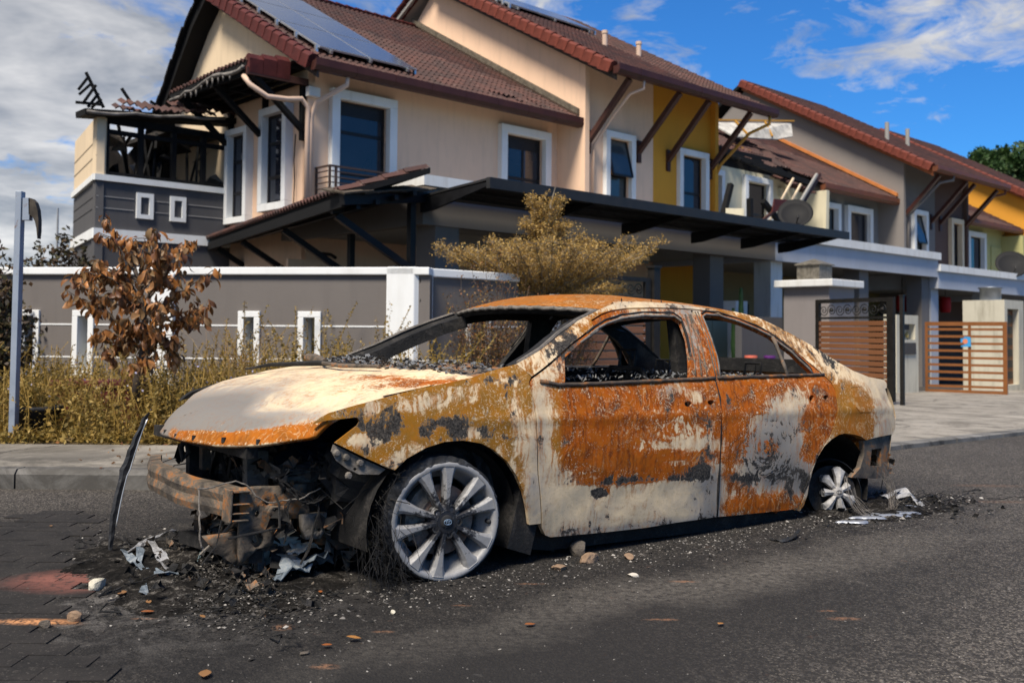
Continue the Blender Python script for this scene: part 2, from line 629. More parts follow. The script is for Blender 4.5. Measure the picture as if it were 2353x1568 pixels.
# side wall of the projecting bay that rises above the roof
MB().prism([(-.93, -1), (6.4, -1), (6.4, 9.1), (4.7, 10.70), (-.93, 7.58)], 7.0, 7.15, 'x').build('party_wall', M_PEACH, H1, g1)
MB().prism([(-.75, 6.24), (5.7, 9.84), (5.7, 9.98), (-.75, 6.38)], 6.90, 6.996, 'x').build('flashing', plain('mossy_mortar_flashing', (.12, .10, .075), .95, .5, 9, bump=.8, bscale=30), H1, g1)
window(H1, g1, front(0), .48, 2.08, 3.4, 5.85, rows=(.30, .70), shutter=.22)
window(H1, g1, front(0), 5.05, 6.68, 3.75, 5.83, rows=(.42,), cols=(.55,), shutter=.24)
window(H1, g1, sidew(0), .52, 1.60, 3.45, 5.56, proud=.18, rows=(.3, .68), sw=.15, go=.10)
window(H1, g1, sidew(0), 2.10, 3.04, 3.30, 5.33, proud=.18, rows=(.3, .68), sw=.13, go=.10)
# roof
inside1 = lambda s, t: (-.33 < s < 6.95) and t < 5.62 and (s > -.33 and t < 3.55 + (s + .3) * 1.37)
roof_tiles(H1, g1, -.3, 6.9, -.78, 6.10, K, inside1, 300, broken=lambda s, t: .12 if abs(s - 5.2) < .8 and t < 0 else 0)
eave(H1, g1, -.24, 6.9, -.72, 3.2, 6.10, K)
MB().prism([(3.2, 8.15), (5.5, 9.40), (5.5, 9.50), (3.2, 8.25)], 1.2, 6.9, 'x').build('roof_deck', M_FASCIA, H1, g1)
gutter(H1, g1, -.38, 7.02, -.82, 6.12, M_GUTTER)
verge(H1, g1, -.34, -.75, 6.13, K, 4.9, 'd')
MB().prism([(-.8, 5.78), (3.6, 8.24), (3.6, 8.42), (-.8, 5.96)], -.30, -.26, 'x').build('barge_board', M_FASCIA, H1, g1)
# ridge caps
for j in range(17):
    o = bpy.data.objects.new('ridge_tile', CAP_ME['d'])
    COL.objects.link(o)
    o.parent = H1
    o.location = (1.8 + j * .31, 5.62, 9.72)
    o.rotation_euler = (0, 0, -math.pi / 2)
# burnt back slope seen from the side: black sagging verge
bk = MB()
pts = [(3.45, 8.66), (4.2, 8.05), (4.75, 7.45), (5.3, 6.8), (5.75, 6.3), (6.3, 5.7)]
for i in range(len(pts) - 1):
    (a, za), (b, zb) = pts[i], pts[i + 1]
    bk.prism([(a, za - .28), (b, zb - .28), (b + .03, zb), (a, za)], -.42, .0, 'x')
bk.build('burnt_verge', M_CHAR, H1, g1)
for i in range(16):
    f = i / 15 * 4.99
    k = int(f)
    a = pts[k][0] + (pts[k + 1][0] - pts[k][0]) * (f - k)
    z = pts[k][1] + (pts[k + 1][1] - pts[k][1]) * (f - k)
    kz = (pts[k + 1][1] - pts[k][1]) / (pts[k + 1][0] - pts[k][0])
    MB().bar((-.28, a - .13, z + .03 - .13 * kz), (-.28, a + .19, z + .19 * kz), .5 + rnd.uniform(-.05, .05), .05).build('burnt_tile', M_CHAR, H1, g1)
# hood roof over the side windows
hz = lambda s: 6.02 + (s + 1.3) * .22
roof_hood = MB()
def hood_z(s, t):
    return 6.08 + (s + 1.25) * .13 - max(0, t - .9) * .035
hd = MB()
for i in range(11):
    t = .02 + i * .30
    hd.add([(-1.3, t, hood_z(-1.3, t) - .10), (0, t, hood_z(0, t) - .10), (0, t + .3, hood_z(0, t + .3) - .10), (-1.3, t + .3, hood_z(-1.3, t + .3) - .10),
            (-1.3, t, hood_z(-1.3, t)), (0, t, hood_z(0, t)), (0, t + .3, hood_z(0, t + .3)), (-1.3, t + .3, hood_z(-1.3, t + .3))],
           [(3, 2, 1, 0), (4, 5, 6, 7), (0, 1, 5, 4), (2, 3, 7, 6), (0, 4, 7, 3), (1, 2, 6, 5)])
hd.build('hood_roof', M_CHAR, H1, g1)
for i in range(11):
    for j in range(4):
        t = .0 + i * .30
        o = bpy.data.objects.new('roof_tile', TILE_ME)
        COL.objects.link(o); o.parent = H1
        o.location = (-1.32 + j * .33, t + .15, hood_z(-1.32 + j * .33, t) - .02)
        o.rotation_euler = (math.atan(.13) + rnd.gauss(0, .03), rnd.gauss(0, .04), -math.pi / 2)
for j in range(3):
    MB().prism([(-.06, 5.84), (.08, 5.84), (.08, 6.17 + .13 * j * .3), (.0, 6.2 + .04 * j), (-.08, 6.1 + .04 * j)], -1.3, -1.02, 'x').build('verge_tile', M_CAPDK, H1, (g1[0] - j * .29, 0, 0))
MB().box(-1.34, -.02, -.055, -.02, 5.80, 5.93).build('hood_fascia', M_TIMBER, H1, g1)
hb = MB()
for t in (.1, 1.55, 3.0):
    hb.bar((-1.15, t, 5.86), (-.05, t, 4.95), .09, .13, (0, 1, 0))
    hb.box(-.10, -.0, t - .05, t + .05, 4.75, 5.9)
    hb.box(-1.25, 0, t - .05, t + .05, 5.83, 5.95)
for i in range(5):
    hb.box(-1.2 + i * .27, -1.14 + i * .27, .05, 3.05, 5.86, 5.93)
hb.build('roof_bracket', M_CHAR, H1, g1)
gt = MB()
gp = []
for i in range(14):
    t = .05 + i * .235
    gp.append((-1.38 + rnd.uniform(-.02, .02), t, hood_z(-1.35, t) - .13 - .05 * math.sin(i * .9) - (.10 if i > 10 else 0)))
gt.tube(gp, [.030 + .015 * rnd.random() for _ in gp], 6)
for i in range(9):
    p = gp[2 + i]
    gt.tube([p, (p[0], p[1] + .02, p[2] - .1 - .1 * rnd.random())], [.03, .008], 5)
gt.build('melted_gutter', plain('sooty_melted_plastic', (.17, .155, .14), .6, .6, 5, stain=.8), H1, g1, smooth=True)
downpipe(H1, g1, [(-1.32, .12, 5.80), (-1.25, -.0, 5.62), (-.95, -.12, 5.42), (-.55, -.13, 5.44), (-.22, -.13, 5.50), (-.08, -.13, 5.36), (-.06, -.1, 5.1), (-.06, -.1, 3.3)], M_PIPE, .05)
downpipe(H1, g1, [(.42, -.74, 5.98), (.42, -.72, 5.78), (.06, -.22, 5.46), (.02, -.11, 5.2), (.02, -.10, 3.2)], M_PIPE, .05)
MB().tube([(-.06, .33, 4.9), (-.075, .35, 4.4), (-.06, .34, 4.0), (-.08, .35, 3.3)], .012, 5).build('cable', M_CHAR, H1, g1)
MB().box(-.05, .20, -.13, 0, 5.60, 5.78).build('lamp_box', M_WPIPE, H1, g1)

# burnt balcony wing at the left (straight front, oblique left wall)
tw = 3.06
TL = [(-2.89, tw), (-2.89 + .73, tw + 3.22)]      # corner and far end of the left wall in row coordinates
def leftwall(o0, o1, z0, z1, mbx=None, a0=0.0, a1=1.0):
    mbx = mbx or MB()
    d = Vector((TL[1][0] - TL[0][0], TL[1][1] - TL[0][1], 0)); n = Vector((d.y, -d.x, 0)).normalized() * -1
    A_ = Vector((TL[0][0], TL[0][1], 0)) + d * a0; B_ = Vector((TL[0][0], TL[0][1], 0)) + d * a1
    vs = []
    for p in (A_, B_):
        for o in (o0, o1):
            for z in (z0, z1):
                q = p + n * o
                vs.append((q.x, q.y, z))
    mbx.add(vs, [(0, 1, 3, 2), (4, 6, 7, 5), (0, 4, 5, 1), (2, 3, 7, 6), (0, 2, 6, 4), (1, 5, 7, 3)])
    return mbx
wg = wall_mb(front(tw), -2.89, -.01, -1, 3.95)
wg.tr = None
leftwall(-.15, .0, -1, 3.95, wg)
wg.build('wing_wall', M_DGREY, H1, g1)
bnd = MB()
bnd.box(-2.93, -.01, tw - .06, tw + .12, 3.97, 4.09)
leftwall(-.12, .06, 3.97, 4.09, bnd)
bnd.box(-2.93, -.01, tw - .05, tw + .02, 2.82, 3.02)
leftwall(-.02, .05, 2.82, 3.02, bnd)
bnd.build('white_band', M_WHITE, H1, g1)
gr = MB()
for z in (3.42, 3.65):
    for a0, a1 in ((-2.88, -2.12), (-1.70, -1.39), (-.99, -.01)):
        MB().box(a0, a1, tw - .012, tw + .01, z, z + .022).build('groove_line', plain('pale_groove', (.25, .24, .23), .8), H1, g1)
for z in (3.42, 3.65):
    leftwall(-.01, .004, z, z + .02).build('groove_line', M_CHAR, H1, g1)
for a0, a1 in ((-2.08, -1.73), (-1.37, -1.03)):
    w_ = frame_mb(front(tw), a0, a1, 3.28, 3.80, .085, -.02, .05).build('window', M_WHITE, H1, g1)
    MB(front(tw)).box(a0 + .085, a1 - .085, -.06, .006, 3.365, 3.715).build('panel', M_DGREY, w_, g1)
up = MB()
leftwall(-.15, 0, 4.09, 5.25, up)
up.box(-2.89, -2.70, tw, tw + .2, 4.09, 5.22)
up.build('wing_upper_wall', M_CREAMW, H1, g1)
for z in (4.45, 4.75):
    leftwall(-.01, .005, z, z + .025).build('groove_line', plain('brown_groove', (.2, .16, .11), .8), H1, g1)
# charred glazing bars of the balcony room
gb = MB()
for a in (-2.68, -1.98, -1.28, -.62, -.06):
    gb.box(a - .05, a + .05, tw + .02, tw + .12, 4.09, 5.25)
gb.box(-2.7, 0, tw + .03, tw + .11, 4.09, 4.17)
gb.box(-2.7, 0, tw + .03, tw + .11, 4.93, 5.02)
gb.box(-2.7, 0, tw + .02, tw + .14, 5.14, 5.28)
gb.build('glazing_frame', M_CHAR, H1, g1)
br = MB()
br.add([(-2.1, 5.9, 4.0), (-.05, 5.9, 4.0), (-.05, 5.9, 5.5), (-.9, 5.9, 5.35), (-1.2, 5.9, 4.95), (-1.5, 5.9, 5.3), (-1.7, 5.9, 5.1), (-2.1, 5.9, 4.6)], [(0, 1, 2, 3, 4, 5, 6, 7)])
br.box(-2.2, 0, 3.2, 5.9, 3.90, 3.95)
br.box(-1.2, -.02, 3.6, 6.0, 5.25, 5.34)
br.build('room_back_wall', plain('burnt_room_wall', (.035, .030, .026), .9, .7, 2.5, bump=.5, bscale=20), H1, g1)
# torn sheets and shards standing in the panes
for i in range(16):
    a = rnd.uniform(-2.6, -.15); z = 4.15 + rnd.random() * .75
    m = MB(); q = rnd.uniform(.12, .3)
    m.add([(a, tw + .2 + rnd.random(), z), (a + q, tw + .25 + rnd.random(), z + rnd.uniform(-.1, .1)), (a + q * .6, tw + .5, z + q * 1.1), (a - .05, tw + .4, z + q * .7)], [(0, 1, 2, 3)])
    m.build('burnt_sheet', M_CHAR if i % 3 else plain('ash_grey_sheet', (.14, .12, .10), .9, .4, 6), H1, g1)
for i in range(14):
    a = rnd.uniform(-1.9, -.3); t_ = rnd.uniform(3.3, 5.5)
    MB().bar((a, t_, 4.0), (a + rnd.uniform(-.4, .4), t_ + rnd.uniform(-.4, .4), 5.0 + rnd.random() * .3), .05, .05).build('burnt_timber', M_CHAR, H1, g1)
# burnt roof over the wing: tiles, gutter and broken rafters
for i in range(10):
    for j in range(2):
        if rnd.random() < .12 + .2 * j: continue
        o = bpy.data.objects.new('roof_tile', TILE_ME)
        COL.objects.link(o); o.parent = H1
        o.location = (-2.5 + i * .265, tw - .28 + j * .30, 5.36 + j * .13 + rnd.uniform(-.02, .03) + .030 * i)
        o.rotation_euler = (.45 + rnd.gauss(0, .1), rnd.gauss(0, .1), rnd.gauss(0, .08))
MB().bar((-3.2, tw + .05, 5.25), (.1, tw + .05, 5.56), .5, .12).build('wing_eave', M_CHAR, H1, g1)
gp = [(-3.2 + i * .24, tw - .30, 5.24 - .04 * abs(math.sin(i * .8)) + .026 * i) for i in range(13)]
MB().tube(gp, [.032] * 13, 6).build('melted_gutter', MATS['sooty_melted_plastic'], H1, g1, smooth=True)
raf = MB()
def rb(x0, y0, x1, y1, w_=.055, dy=0.0):
    """a charred lath between two points seen at the photo pixels, lying at the wing's front plane"""
    P = []
    for x, y in ((x0, y0), (x1, y1)):
        d = ray(x, y); k = (tw + dy + BX @ RO - 0) / (d[:2] @ BX)
        p = CAMP + d * k
        P.append((float((p[:2] - RO) @ AX), tw + dy, float(p[2])))
    MB().bar(P[0], P[1], w_, w_).build('charred_rafter', M_CHAR, H1, g1)
for a in ((197, 166, 238, 248), (202, 178, 180, 206), (210, 192, 182, 217), (220, 196, 193, 234), (226, 215, 202, 246), (232, 228, 210, 248), (174, 235, 236, 241), (279, 203, 302, 238), (345, 233, 372, 250), (208, 190, 216, 205)):
    rb(*a, w_=.05, dy=rnd.uniform(.1, .5))

# Juliet balcony in front of the first window
bl = MB()
for z in (4.12, 4.01, 3.90, 3.79, 3.68):
    bl.box(.20, 2.30, -.515, -.485, z - .010, z + .010)
    bl.box(.185, .215, -.50, -.02, z - .010, z + .010)
bl.box(.18, 2.32, -.53, -.47, 4.20, 4.235)
bl.box(.18, .22, -.50, 0, 4.20, 4.235)
for a in (.20, .34, 1.75, 2.30):
    bl.box(a - .02, a + .02, -.525, -.485, 3.4, 4.22)
bl.box(.18, .22, -.05, -.02, 3.4, 4.22)
bl.build('balcony_rail', M_RAIL, H1, g1)

# side porch roof: its eave runs obliquely, parallel to the plot boundary, on black brackets
E0, E1 = Vector((-2.33, -4.80, 0)), Vector((-.20, 4.30, 0))
De = (E1 - E0).normalized(); Ni = Vector((De.y, -De.x, 0)); EL = (E1 - E0).length
phi_ = math.atan2(De.y, De.x)
def ep(a, d, z): q = E0 + De * a + Ni * d; return (q.x, q.y, z)
sl = MB()
na = 30
for i in range(na):
    a0_, a1_ = EL * i / na, EL * (i + 1) / na
    def wdt(a): return max(.05, min(1.35, (-.02 - (E0.x + De.x * a)) / Ni.x))
    w0_, w1_ = wdt(a0_), wdt(a1_)
    u0_, u1_ = 2.86 + .09 * (1 - a0_ / EL), 2.86 + .09 * (1 - a1_ / EL)
    V = [ep(a0_, 0, u0_), ep(a1_, 0, u1_), ep(a1_, w1_, u1_ + .34 * w1_), ep(a0_, w0_, u0_ + .34 * w0_)]
    sl.add(V + [(x, y, z + .09) for x, y, z in V], [(3, 2, 1, 0), (4, 5, 6, 7), (0, 1, 5, 4), (2, 3, 7, 6)] + ([(0, 4, 7, 3)] if i == 0 else []))
sl.build('side_porch_roof', M_CHAR, H1, g1)
for i in range(int(EL / .30)):
    for j in range(4):
        a = .15 + i * .30
        if j * .34 > wdt(a) - .05: continue
        o = bpy.data.objects.new('roof_tile', TILE_ME)
        COL.objects.link(o); o.parent = H1
        o.location = ep(a, -.06 + j * .34, 2.955 + .09 * (1 - a / EL) + (-.06 + j * .34) * .345)
        o.rotation_euler = (math.atan(.345), 0, phi_ - math.pi)
MB().bar(ep(0, 0, 2.89), ep(EL, 0, 2.80), .07, .16).build('eave_beam', M_CHAR, H1, g1)
# flat slab tiles of the hipped end rising to the porch corner
hip0, hip1 = Vector(ep(-.02, -.05, 3.03)), Vector((-.66, -4.55, 3.27))
slabm = MB(); slabm.box(-.17, .17, -.16, .16, -.012, .012); slme = slabm.mesh('slab_tile'); slme.materials.append(plain('mossy_slab_tile', (.075, .06, .045), .9, .4, 8, bump=.5))
for i in range(9):
    for j in range(2):
        p = hip0.lerp(hip1, (i + .5) / 9) + Vector((.02, .28 * j, .045 * j))
        o = bpy.data.objects.new('slab_tile', slme); COL.objects.link(o); o.parent = H1
        o.location = p; o.rotation_euler = (.22 + rnd.gauss(0, .03), -.20, rnd.gauss(0, .04))
MB().bar(tuple(hip0 - Vector((0, 0, .12))), tuple(hip1 - Vector((0, 0, .14))), .10, .16).build('hip_beam', M_BLACKST, H1, g1)
for a in (.55, 3.1, 5.7, 7.6):
    q = MB()
    q.bar(ep(a, .08, 2.74), ep(a, 1.25, 2.02), .10, .12, (De.x, De.y, 0))
    p = ep(a, 1.30, 0); q.box(p[0] - .05, p[0] + .05, p[1] - .05, p[1] + .05, 1.85, 3.12)
    q.bar(ep(a, 0, 2.80), ep(a, 1.35, 3.14), .08, .10, (De.x, De.y, 0))
    q.build('roof_bracket', M_BLACKST, H1, g1)
for k in range(4):
    MB().bar(ep(.1, .25 + k * .3, 2.84 + .09 * k), ep(6.5, .25 + k * .3, 2.84 + .09 * k), .06, .07).build('purlin', M_BLACKST, H1, g1)
side_posts = MB()
side_posts.box(-.25, .25, -4.3, -3.8, -1, 2.85)
side_posts.build('porch_column', M_GREYST, H1, g1)

# ------------------------------------------------------------------ porch of houses 1 and 2
def porch(h, org, s0, s1, ztop, zbot, band, mbeam, mband, split=None):
    pm = MB()
    pm.box(s0, s1, -4.35, -4.15, zbot, ztop - band)
    pm.box(s0, s0 + .2, -4.15, -.02, zbot, ztop - band)
    pm.build('porch_beam', mbeam, h, org)
    bd = MB()
    bd.box(s0 - .06, s1, -4.45, -4.12, ztop - band, ztop)
    bd.box(s0 - .06, s0 + .2, -4.12, (-2.6 if s0 < 0 else -.02), ztop - band, ztop)
    bd.build('parapet_band', mband, h, org)
    MB().box(s0 + .21, s1, -4.14, -.01, zbot + .12, zbot + .30).build('porch_ceiling', M_CEIL, h, org)
porch(H1, g1, -.55, 9.74, 3.52, 2.74, .17, M_GREYST, M_WEATHWHITE)
for a in (7.55,):
    MB().box(a, a + .5, -4.1, -3.65, -1, 2.86).build('porch_column', M_GREYST, H1, g1)
MB().box(1.2, 7.2, -2.7, -2.4, 2.60, 2.86).build('ceiling_beam', M_CEIL, H1, g1)
MB().box(1.8, 3.4, -1.6, -1.45, 2.80, 2.855).build('ceiling_lamp', plain('pale_green_lamp_cover', (.35, .55, .45), .5), H1, g1)
# charcoal curved metal awning bolted to the beam
AW = thing('metal_awning', 'long charcoal curved metal awning fixed over the car porches of the corner house', 'awning', rw(0, -4.4, 0), ROWA)
aorg = (0, -4.4, 0)
prof = [(-4.46, 3.17), (-4.9, 3.20), (-5.4, 3.235), (-5.8, 3.26), (-6.05, 3.28)]
def sheet(s0, s1):
    m = MB()
    top = prof; bot = [(t, z - .035) for t, z in prof][::-1]
    m.prism([*top, *bot], s0, s1, 'x')
    return m
# the front edge follows the kerb line: its left end runs back to the wall corner
for k in range(9):
    a, b = -.7 + k * 1.17, -.7 + (k + 1) * 1.17 - .012
    sheet(a, b).build('awning_sheet', M_CANOPY, AW, aorg)
rib = MB()
for a in (-.66, 1.8, 4.2, 6.4, 8.2, 9.7):
    MB().prism([(-4.46, 2.90), (-4.46, 3.12), (-6.02, 3.22), (-6.02, 3.16), (-4.75, 2.92)], a - .03, a + .03, 'x').build('awning_rib', M_BLACKST, AW, aorg)
MB().box(-.72, 9.86, -6.12, -6.04, 3.12, 3.28).build('front_rail', M_CANOPY, AW, aorg)
pl = MB()
for t, z in prof[1:]:
    pl.box(-.68, 9.8, t - .03, t + .03, z - .10, z - .05)
pl.build('purlin', M_BLACKST, AW, aorg)

# bay 1: peach part belongs to the corner house
BZ = 7.05
MB().add([], [])
wall_mb(front(-.78), 7.16, 9.75, -1, 7.64, [(7.97, 8.77, 4.0, 5.82)]).build('bay_wall', M_PEACH, H1, g1)
window(H1, g1, front(-.78), 7.81, 8.93, 3.85, 5.98, sw=.155, proud=.12, rows=(.50,), tilt=True, gmat=M_GLASSB)
bayins = lambda sa, sb: (lambda s, t: sa < s < sb and t < 4.75)
roof_tiles(H1, g1, 6.72, 9.74, -2.2, 7.08, K, bayins(6.7, 9.75), 0, dname='bay_roof_tiles')
eave(H1, g1, 6.75, 9.74, -2.14, 4.7, 7.06, K)
gutter(H1, g1, 6.62, 9.74, -2.24, 7.10, M_GUTTER)
verge(H1, g1, 6.66, -2.12, 7.10, K, 7.7, 'r')
MB().prism([(-2.1, 6.78), (4.7, 10.57), (4.7, 10.80), (-2.1, 7.0)], 6.74, 6.78, 'x').build('barge_board', M_FASCIA, H1, g1)
# back slope of the bay roof
MB().prism([(4.7, 10.9), (4.7, 10.72), (7.0, 9.35), (7.0, 9.52)], 6.62, 12.9, 'x').build('rear_roof', M_CEIL, H1, g1)
verge(H1, g1, 6.64, 7.0, 9.55, .6, 2.5, 'd', tdir=-1)
for a in (7.25, 9.15):
    strut(H1, g1, a, -.80, 5.62, -2.08, 6.90)
downpipe(H1, g1, [(7.62, -2.2, 6.92), (7.62, -2.2, 6.72), (7.42, -1.95, 6.60), (7.40, -1.5, 6.2), (7.40, -.86, 5.55), (7.40, -.83, 3.4)], M_PIPE, .034)
for a, t_ in ((9.2, .4),):
    MB().lathe([(0, 0), (.07, 0), (.07, .42), (.085, .42), (.085, .5), (0, .5)], 10, (a, t_, 7.08 + (t_ + 2.2) * K - .05)).build('vent_pipe', M_PIPE, H1, g1)
# porch back of ground floor
window(H1, g1, front(0), .8, 3.0, -.2, 2.2, rows=(.5,), cols=(.5,), sw=.1, proud=.04, smat=M_TIMBER)
window(H1, g1, front(0), 4.3, 5.7, .8, 2.25, rows=(), cols=(.5,), sw=.12, proud=.05)
MB().tube([(.35, -.05, 2.55), (.38, -.3, 2.52), (.42, -.42, 2.45)], .035, 6).build('camera_dome', M_BLACKST, H1, g1)
MB().box(-.45, .40, -.12, -.04, -1, 2.4).build('pipe_chase', M_PEACH, H1, g1)

# solar panels
def solar(s0, ncol, nrow, t0, zoff, pw, ph, label, z0, tb):
    P = thing('solar_array', label, 'solar panels', rw(s0, t0, 0), ROWA, None)
    ang = math.atan(K)
    for c in range(ncol):
        for r in range(nrow):
            t = t0 + r * (ph + .02) * math.cos(ang)
            z = z0 + (t - tb) * K + zoff
            m = MB(); m.box(0, pw, 0, ph, 0, .035)
            o = m.build('solar_panel', M_ALU, P)
            o.location = (c * (pw + .02), t - t0, z)
            o.rotation_euler = (ang, 0, 0)
            q = MB(); q.box(.025, pw - .025, .025, ph - .025, .0355, .039)
            q.build('cell_sheet', M_SOLAR, o)
    rl = MB()
    L = nrow * (ph + .02) * math.cos(ang)
    for a in (.25, ncol * (pw + .02) / 2, ncol * (pw + .02) - .25):
        rl.bar((a, -.05, z0 + (t0 - tb) * K + zoff - .05), (a, L, z0 + (t0 + L - tb) * K + zoff - .05), .05, .06)
    for r in range(6):
        for a in (-.03, ncol * (pw + .02)):
            t = L * (r + .1) / 6
            rl.box(a - .02, a + .03, t - .03, t + .03, z0 + (t0 + t - tb) * K + zoff - .12, z0 + (t0 + t - tb) * K + zoff + .02)
    rl.build('mounting_rail', M_ALU, P)
    return P
solar(-.02, 2, 3, -.42, .17, 1.16, 1.70, 'solar panels on the tiled roof above the balcony window of the peach corner house', 6.10, -.78)
solar(7.3, 3, 1, 2.0, .17, 1.08, 1.7, 'solar panels seen edge-on near the ridge of the projecting bay roof', 7.08, -2.2)

# ------------------------------------------------------------------ house 2 : ochre yellow
H2, g2 = house('terrace_house', 'ochre yellow house with burnt cream recess and collapsed roof tiles', 9.75)
wall_mb(front(-.78), 9.755, 12.42, -1, 7.64, [(10.9, 11.9, 4.0, 5.78)]).build('bay_wall', M_YELLOW, H2, g2)
MB().prism([(-.93, -1), (6.0, -1), (6.0, 9.2), (4.7, 10.70), (-.93, 7.58)], 12.27, 12.42, 'x').build('party_wall', M_YELLOW, H2, g2)
window(H2, g2, front(-.78), 10.74, 12.05, 3.85, 5.94, sw=.16, proud=.12, rows=(.45,))
roof_tiles(H2, g2, 9.76, 12.95, -2.2, 7.08, K, bayins(9.7, 12.96), 300)
eave(H2, g2, 9.745, 12.9, -2.14, 4.7, 7.06, K)
gutter(H2, g2, 9.75, 13.25, -2.24, 7.10, M_GUTTER)
for a, in ((10.35,), (12.22,)):
    strut(H2, g2, a, -.80, 5.55, -2.08, 6.90)
MB().lathe([(0, 0), (.07, 0), (.07, .42), (.085, .42), (.085, .5), (0, .5)], 10, (10.6, .4, 7.08 + 2.6 * K - .05)).build('vent_pipe', M_PIPE, H2, g2)
downpipe(H2, g2, [(12.95, -2.2, 6.92), (12.95, -2.2, 6.70), (12.6, -1.8, 6.45), (12.45, -1.0, 5.7), (12.36, -.84, 5.3), (12.36, -.83, 3.4)], M_YPIPE, .045)
wall_mb(front(0), 12.43, 18.45, -1, 5.95, [(13.1, 13.75, 3.9, 5.6), (15.12, 16.28, 3.9, 5.62), (13.6, 17.2, -1, 2.0)]).build('recess_wall', M_BURNTCREAM, H2, g2)
MB().prism([(-.0, 5.95), (.2, 5.95), (.2, 6.5), (0, 6.5)], 12.43, 16.6, 'x').build('charred_wall_head', M_CHAR, H2, g2)
MB().box(12.7, 18.2, 1.8, 1.95, 2.8, 5.5).build('back_wall', plain('exposed_pale_brick', (.42, .33, .25), .9, .25, 14, bump=.8, bscale=12), H2, g2)
window(H2, g2, front(0), 12.94, 13.9, 3.75, 5.78, sw=.16, rows=(.4,), glass=False)
window(H2, g2, front(0), 14.95, 16.45, 3.75, 5.80, sw=.17, rows=(.45,), glass=False)
for o in [c for c in H2.children_recursive if c.name.startswith('dark_sheet')]:
    bpy.data.objects.remove(o)
MB().prism([(-.93, 5.6), (-.78, -1), (0, -1), (0, 5.75), (-.5, 5.6)], 18.25, 18.43, 'x').build('party_wall', M_BURNTCREAM, H2, g2)
# burnt roof of the recess: tiles gone at the eave, charred edge
brk2 = lambda s, t: 1.0 if t < .55 - (s - 13) * .32 else (.35 if t < 1.1 - (s - 13) * .28 else .03)
roof_tiles(H2, g2, 12.6, 18.4, -.7, 6.0, K, lambda s, t: 12.6 < s < 18.4 and t < 5.6, 200, broken=brk2, sag=lambda s, t: -.10 * math.exp(-((t - .3) / 1.2) ** 2))
dk = MB()
dk.prism([(.1, 6.28), (5.5, 9.3), (5.5, 9.36), (.1, 6.38)], 12.6, 18.4, 'x')
dk.build('roof_deck', M_CHAR, H2, g2)
ch = MB()
ch.bar((12.7, .25, 6.55), (17.4, -.75, 5.75), .14, .16)
ch.bar((12.7, .5, 6.75), (16.8, -.2, 6.15), .10, .10)
for i in range(16):
    a = 12.8 + i * .3
    ch.bar((a, .6 - i * .03, 6.75 - i * .03), (a + rnd.uniform(-.2, .3), -.1 - i * .03, 6.35 - i * .035), .06, .09)
ch.build('charred_rafters', M_CHAR, H2, g2)
for i in range(16):        # slipped tiles hanging over the corner
    o = bpy.data.objects.new('roof_tile', TILE_ME)
    COL.objects.link(o); o.parent = H2
    o.location = (16.6 - 9.75 + (i % 4) * .31, -.9 + (i // 4) * .22, 5.55 + (i // 4) * .10 - (i % 4) * .05)
    o.rotation_euler = (.35 + rnd.gauss(0, .1), .15 + rnd.gauss(0, .12), rnd.gauss(0, .15))
# torn white ceiling board sticking out of the gable junction
tb = MB()
P0 = [(16.3, 2.2, 7.95), (19.9, 1.3, 8.30), (19.5, 1.0, 7.75), (18.7, 1.1, 7.55), (16.5, 1.3, 7.35)]
tb.add([*P0, *[(p[0], p[1] + .03, p[2] - .03) for p in P0]], [(0, 1, 2, 3, 4), (9, 8, 7, 6, 5)] + [(i, 5 + i, 5 + (i + 1) % 5, (i + 1) % 5) for i in range(5)])
tb.build('torn_ceiling_board', plain('scorched_ceiling_board', (.42, .40, .36), .8, .3, 2, stain=.8), H2, g2)
t2 = MB()
t2.bar((16.3, 2.15, 7.98), (20.0, 1.25, 8.38), .05, .05)
t2.bar((17.4, 1.9, 8.1), (17.1, 1.2, 7.5), .05, .05)
t2.bar((18.7, 1.6, 8.25), (18.4, 1.1, 7.6), .05, .05)
t2.bar((13.6, 1.9, 7.5), (17.0, 1.0, 6.9), .10, .04)
t2.build('timber_batten', M_YPIPE, H2, g2)
MB().box(16.95, 17.25, -.10, -.0, 5.35, 5.62).build('wall_lamp', M_BURNTCREAM, H2, g2)
porch(H2, g2, 9.76, 18.42, 3.44, 2.74, .20, M_BLUEGREY, M_WEATHWHITE)
for a in (9.95, 14.2, 17.9):
    MB().box(a, a + .5, -4.1, -3.65, -1.5, 2.86).build('porch_column', M_GREYST if a > 10 else M_WEATHWHITE, H2, g2)
MB().box(9.9, 18.3, -.05, .0, -1, 2.9).build('porch_back_wall', plain('cream_yellow_wall', (.28, .23, .13), .85, .06), H2, g2)
for a0, a1 in ((10.3, 12.6), (14.0, 15.2), (15.9, 17.3)):
    window(H2, g2, front(-.06), a0, a1, -.6, 1.95, rows=(), cols=(.5,), sw=.08, proud=.03, smat=M_FRAME if a0 < 15 else M_CEIL)

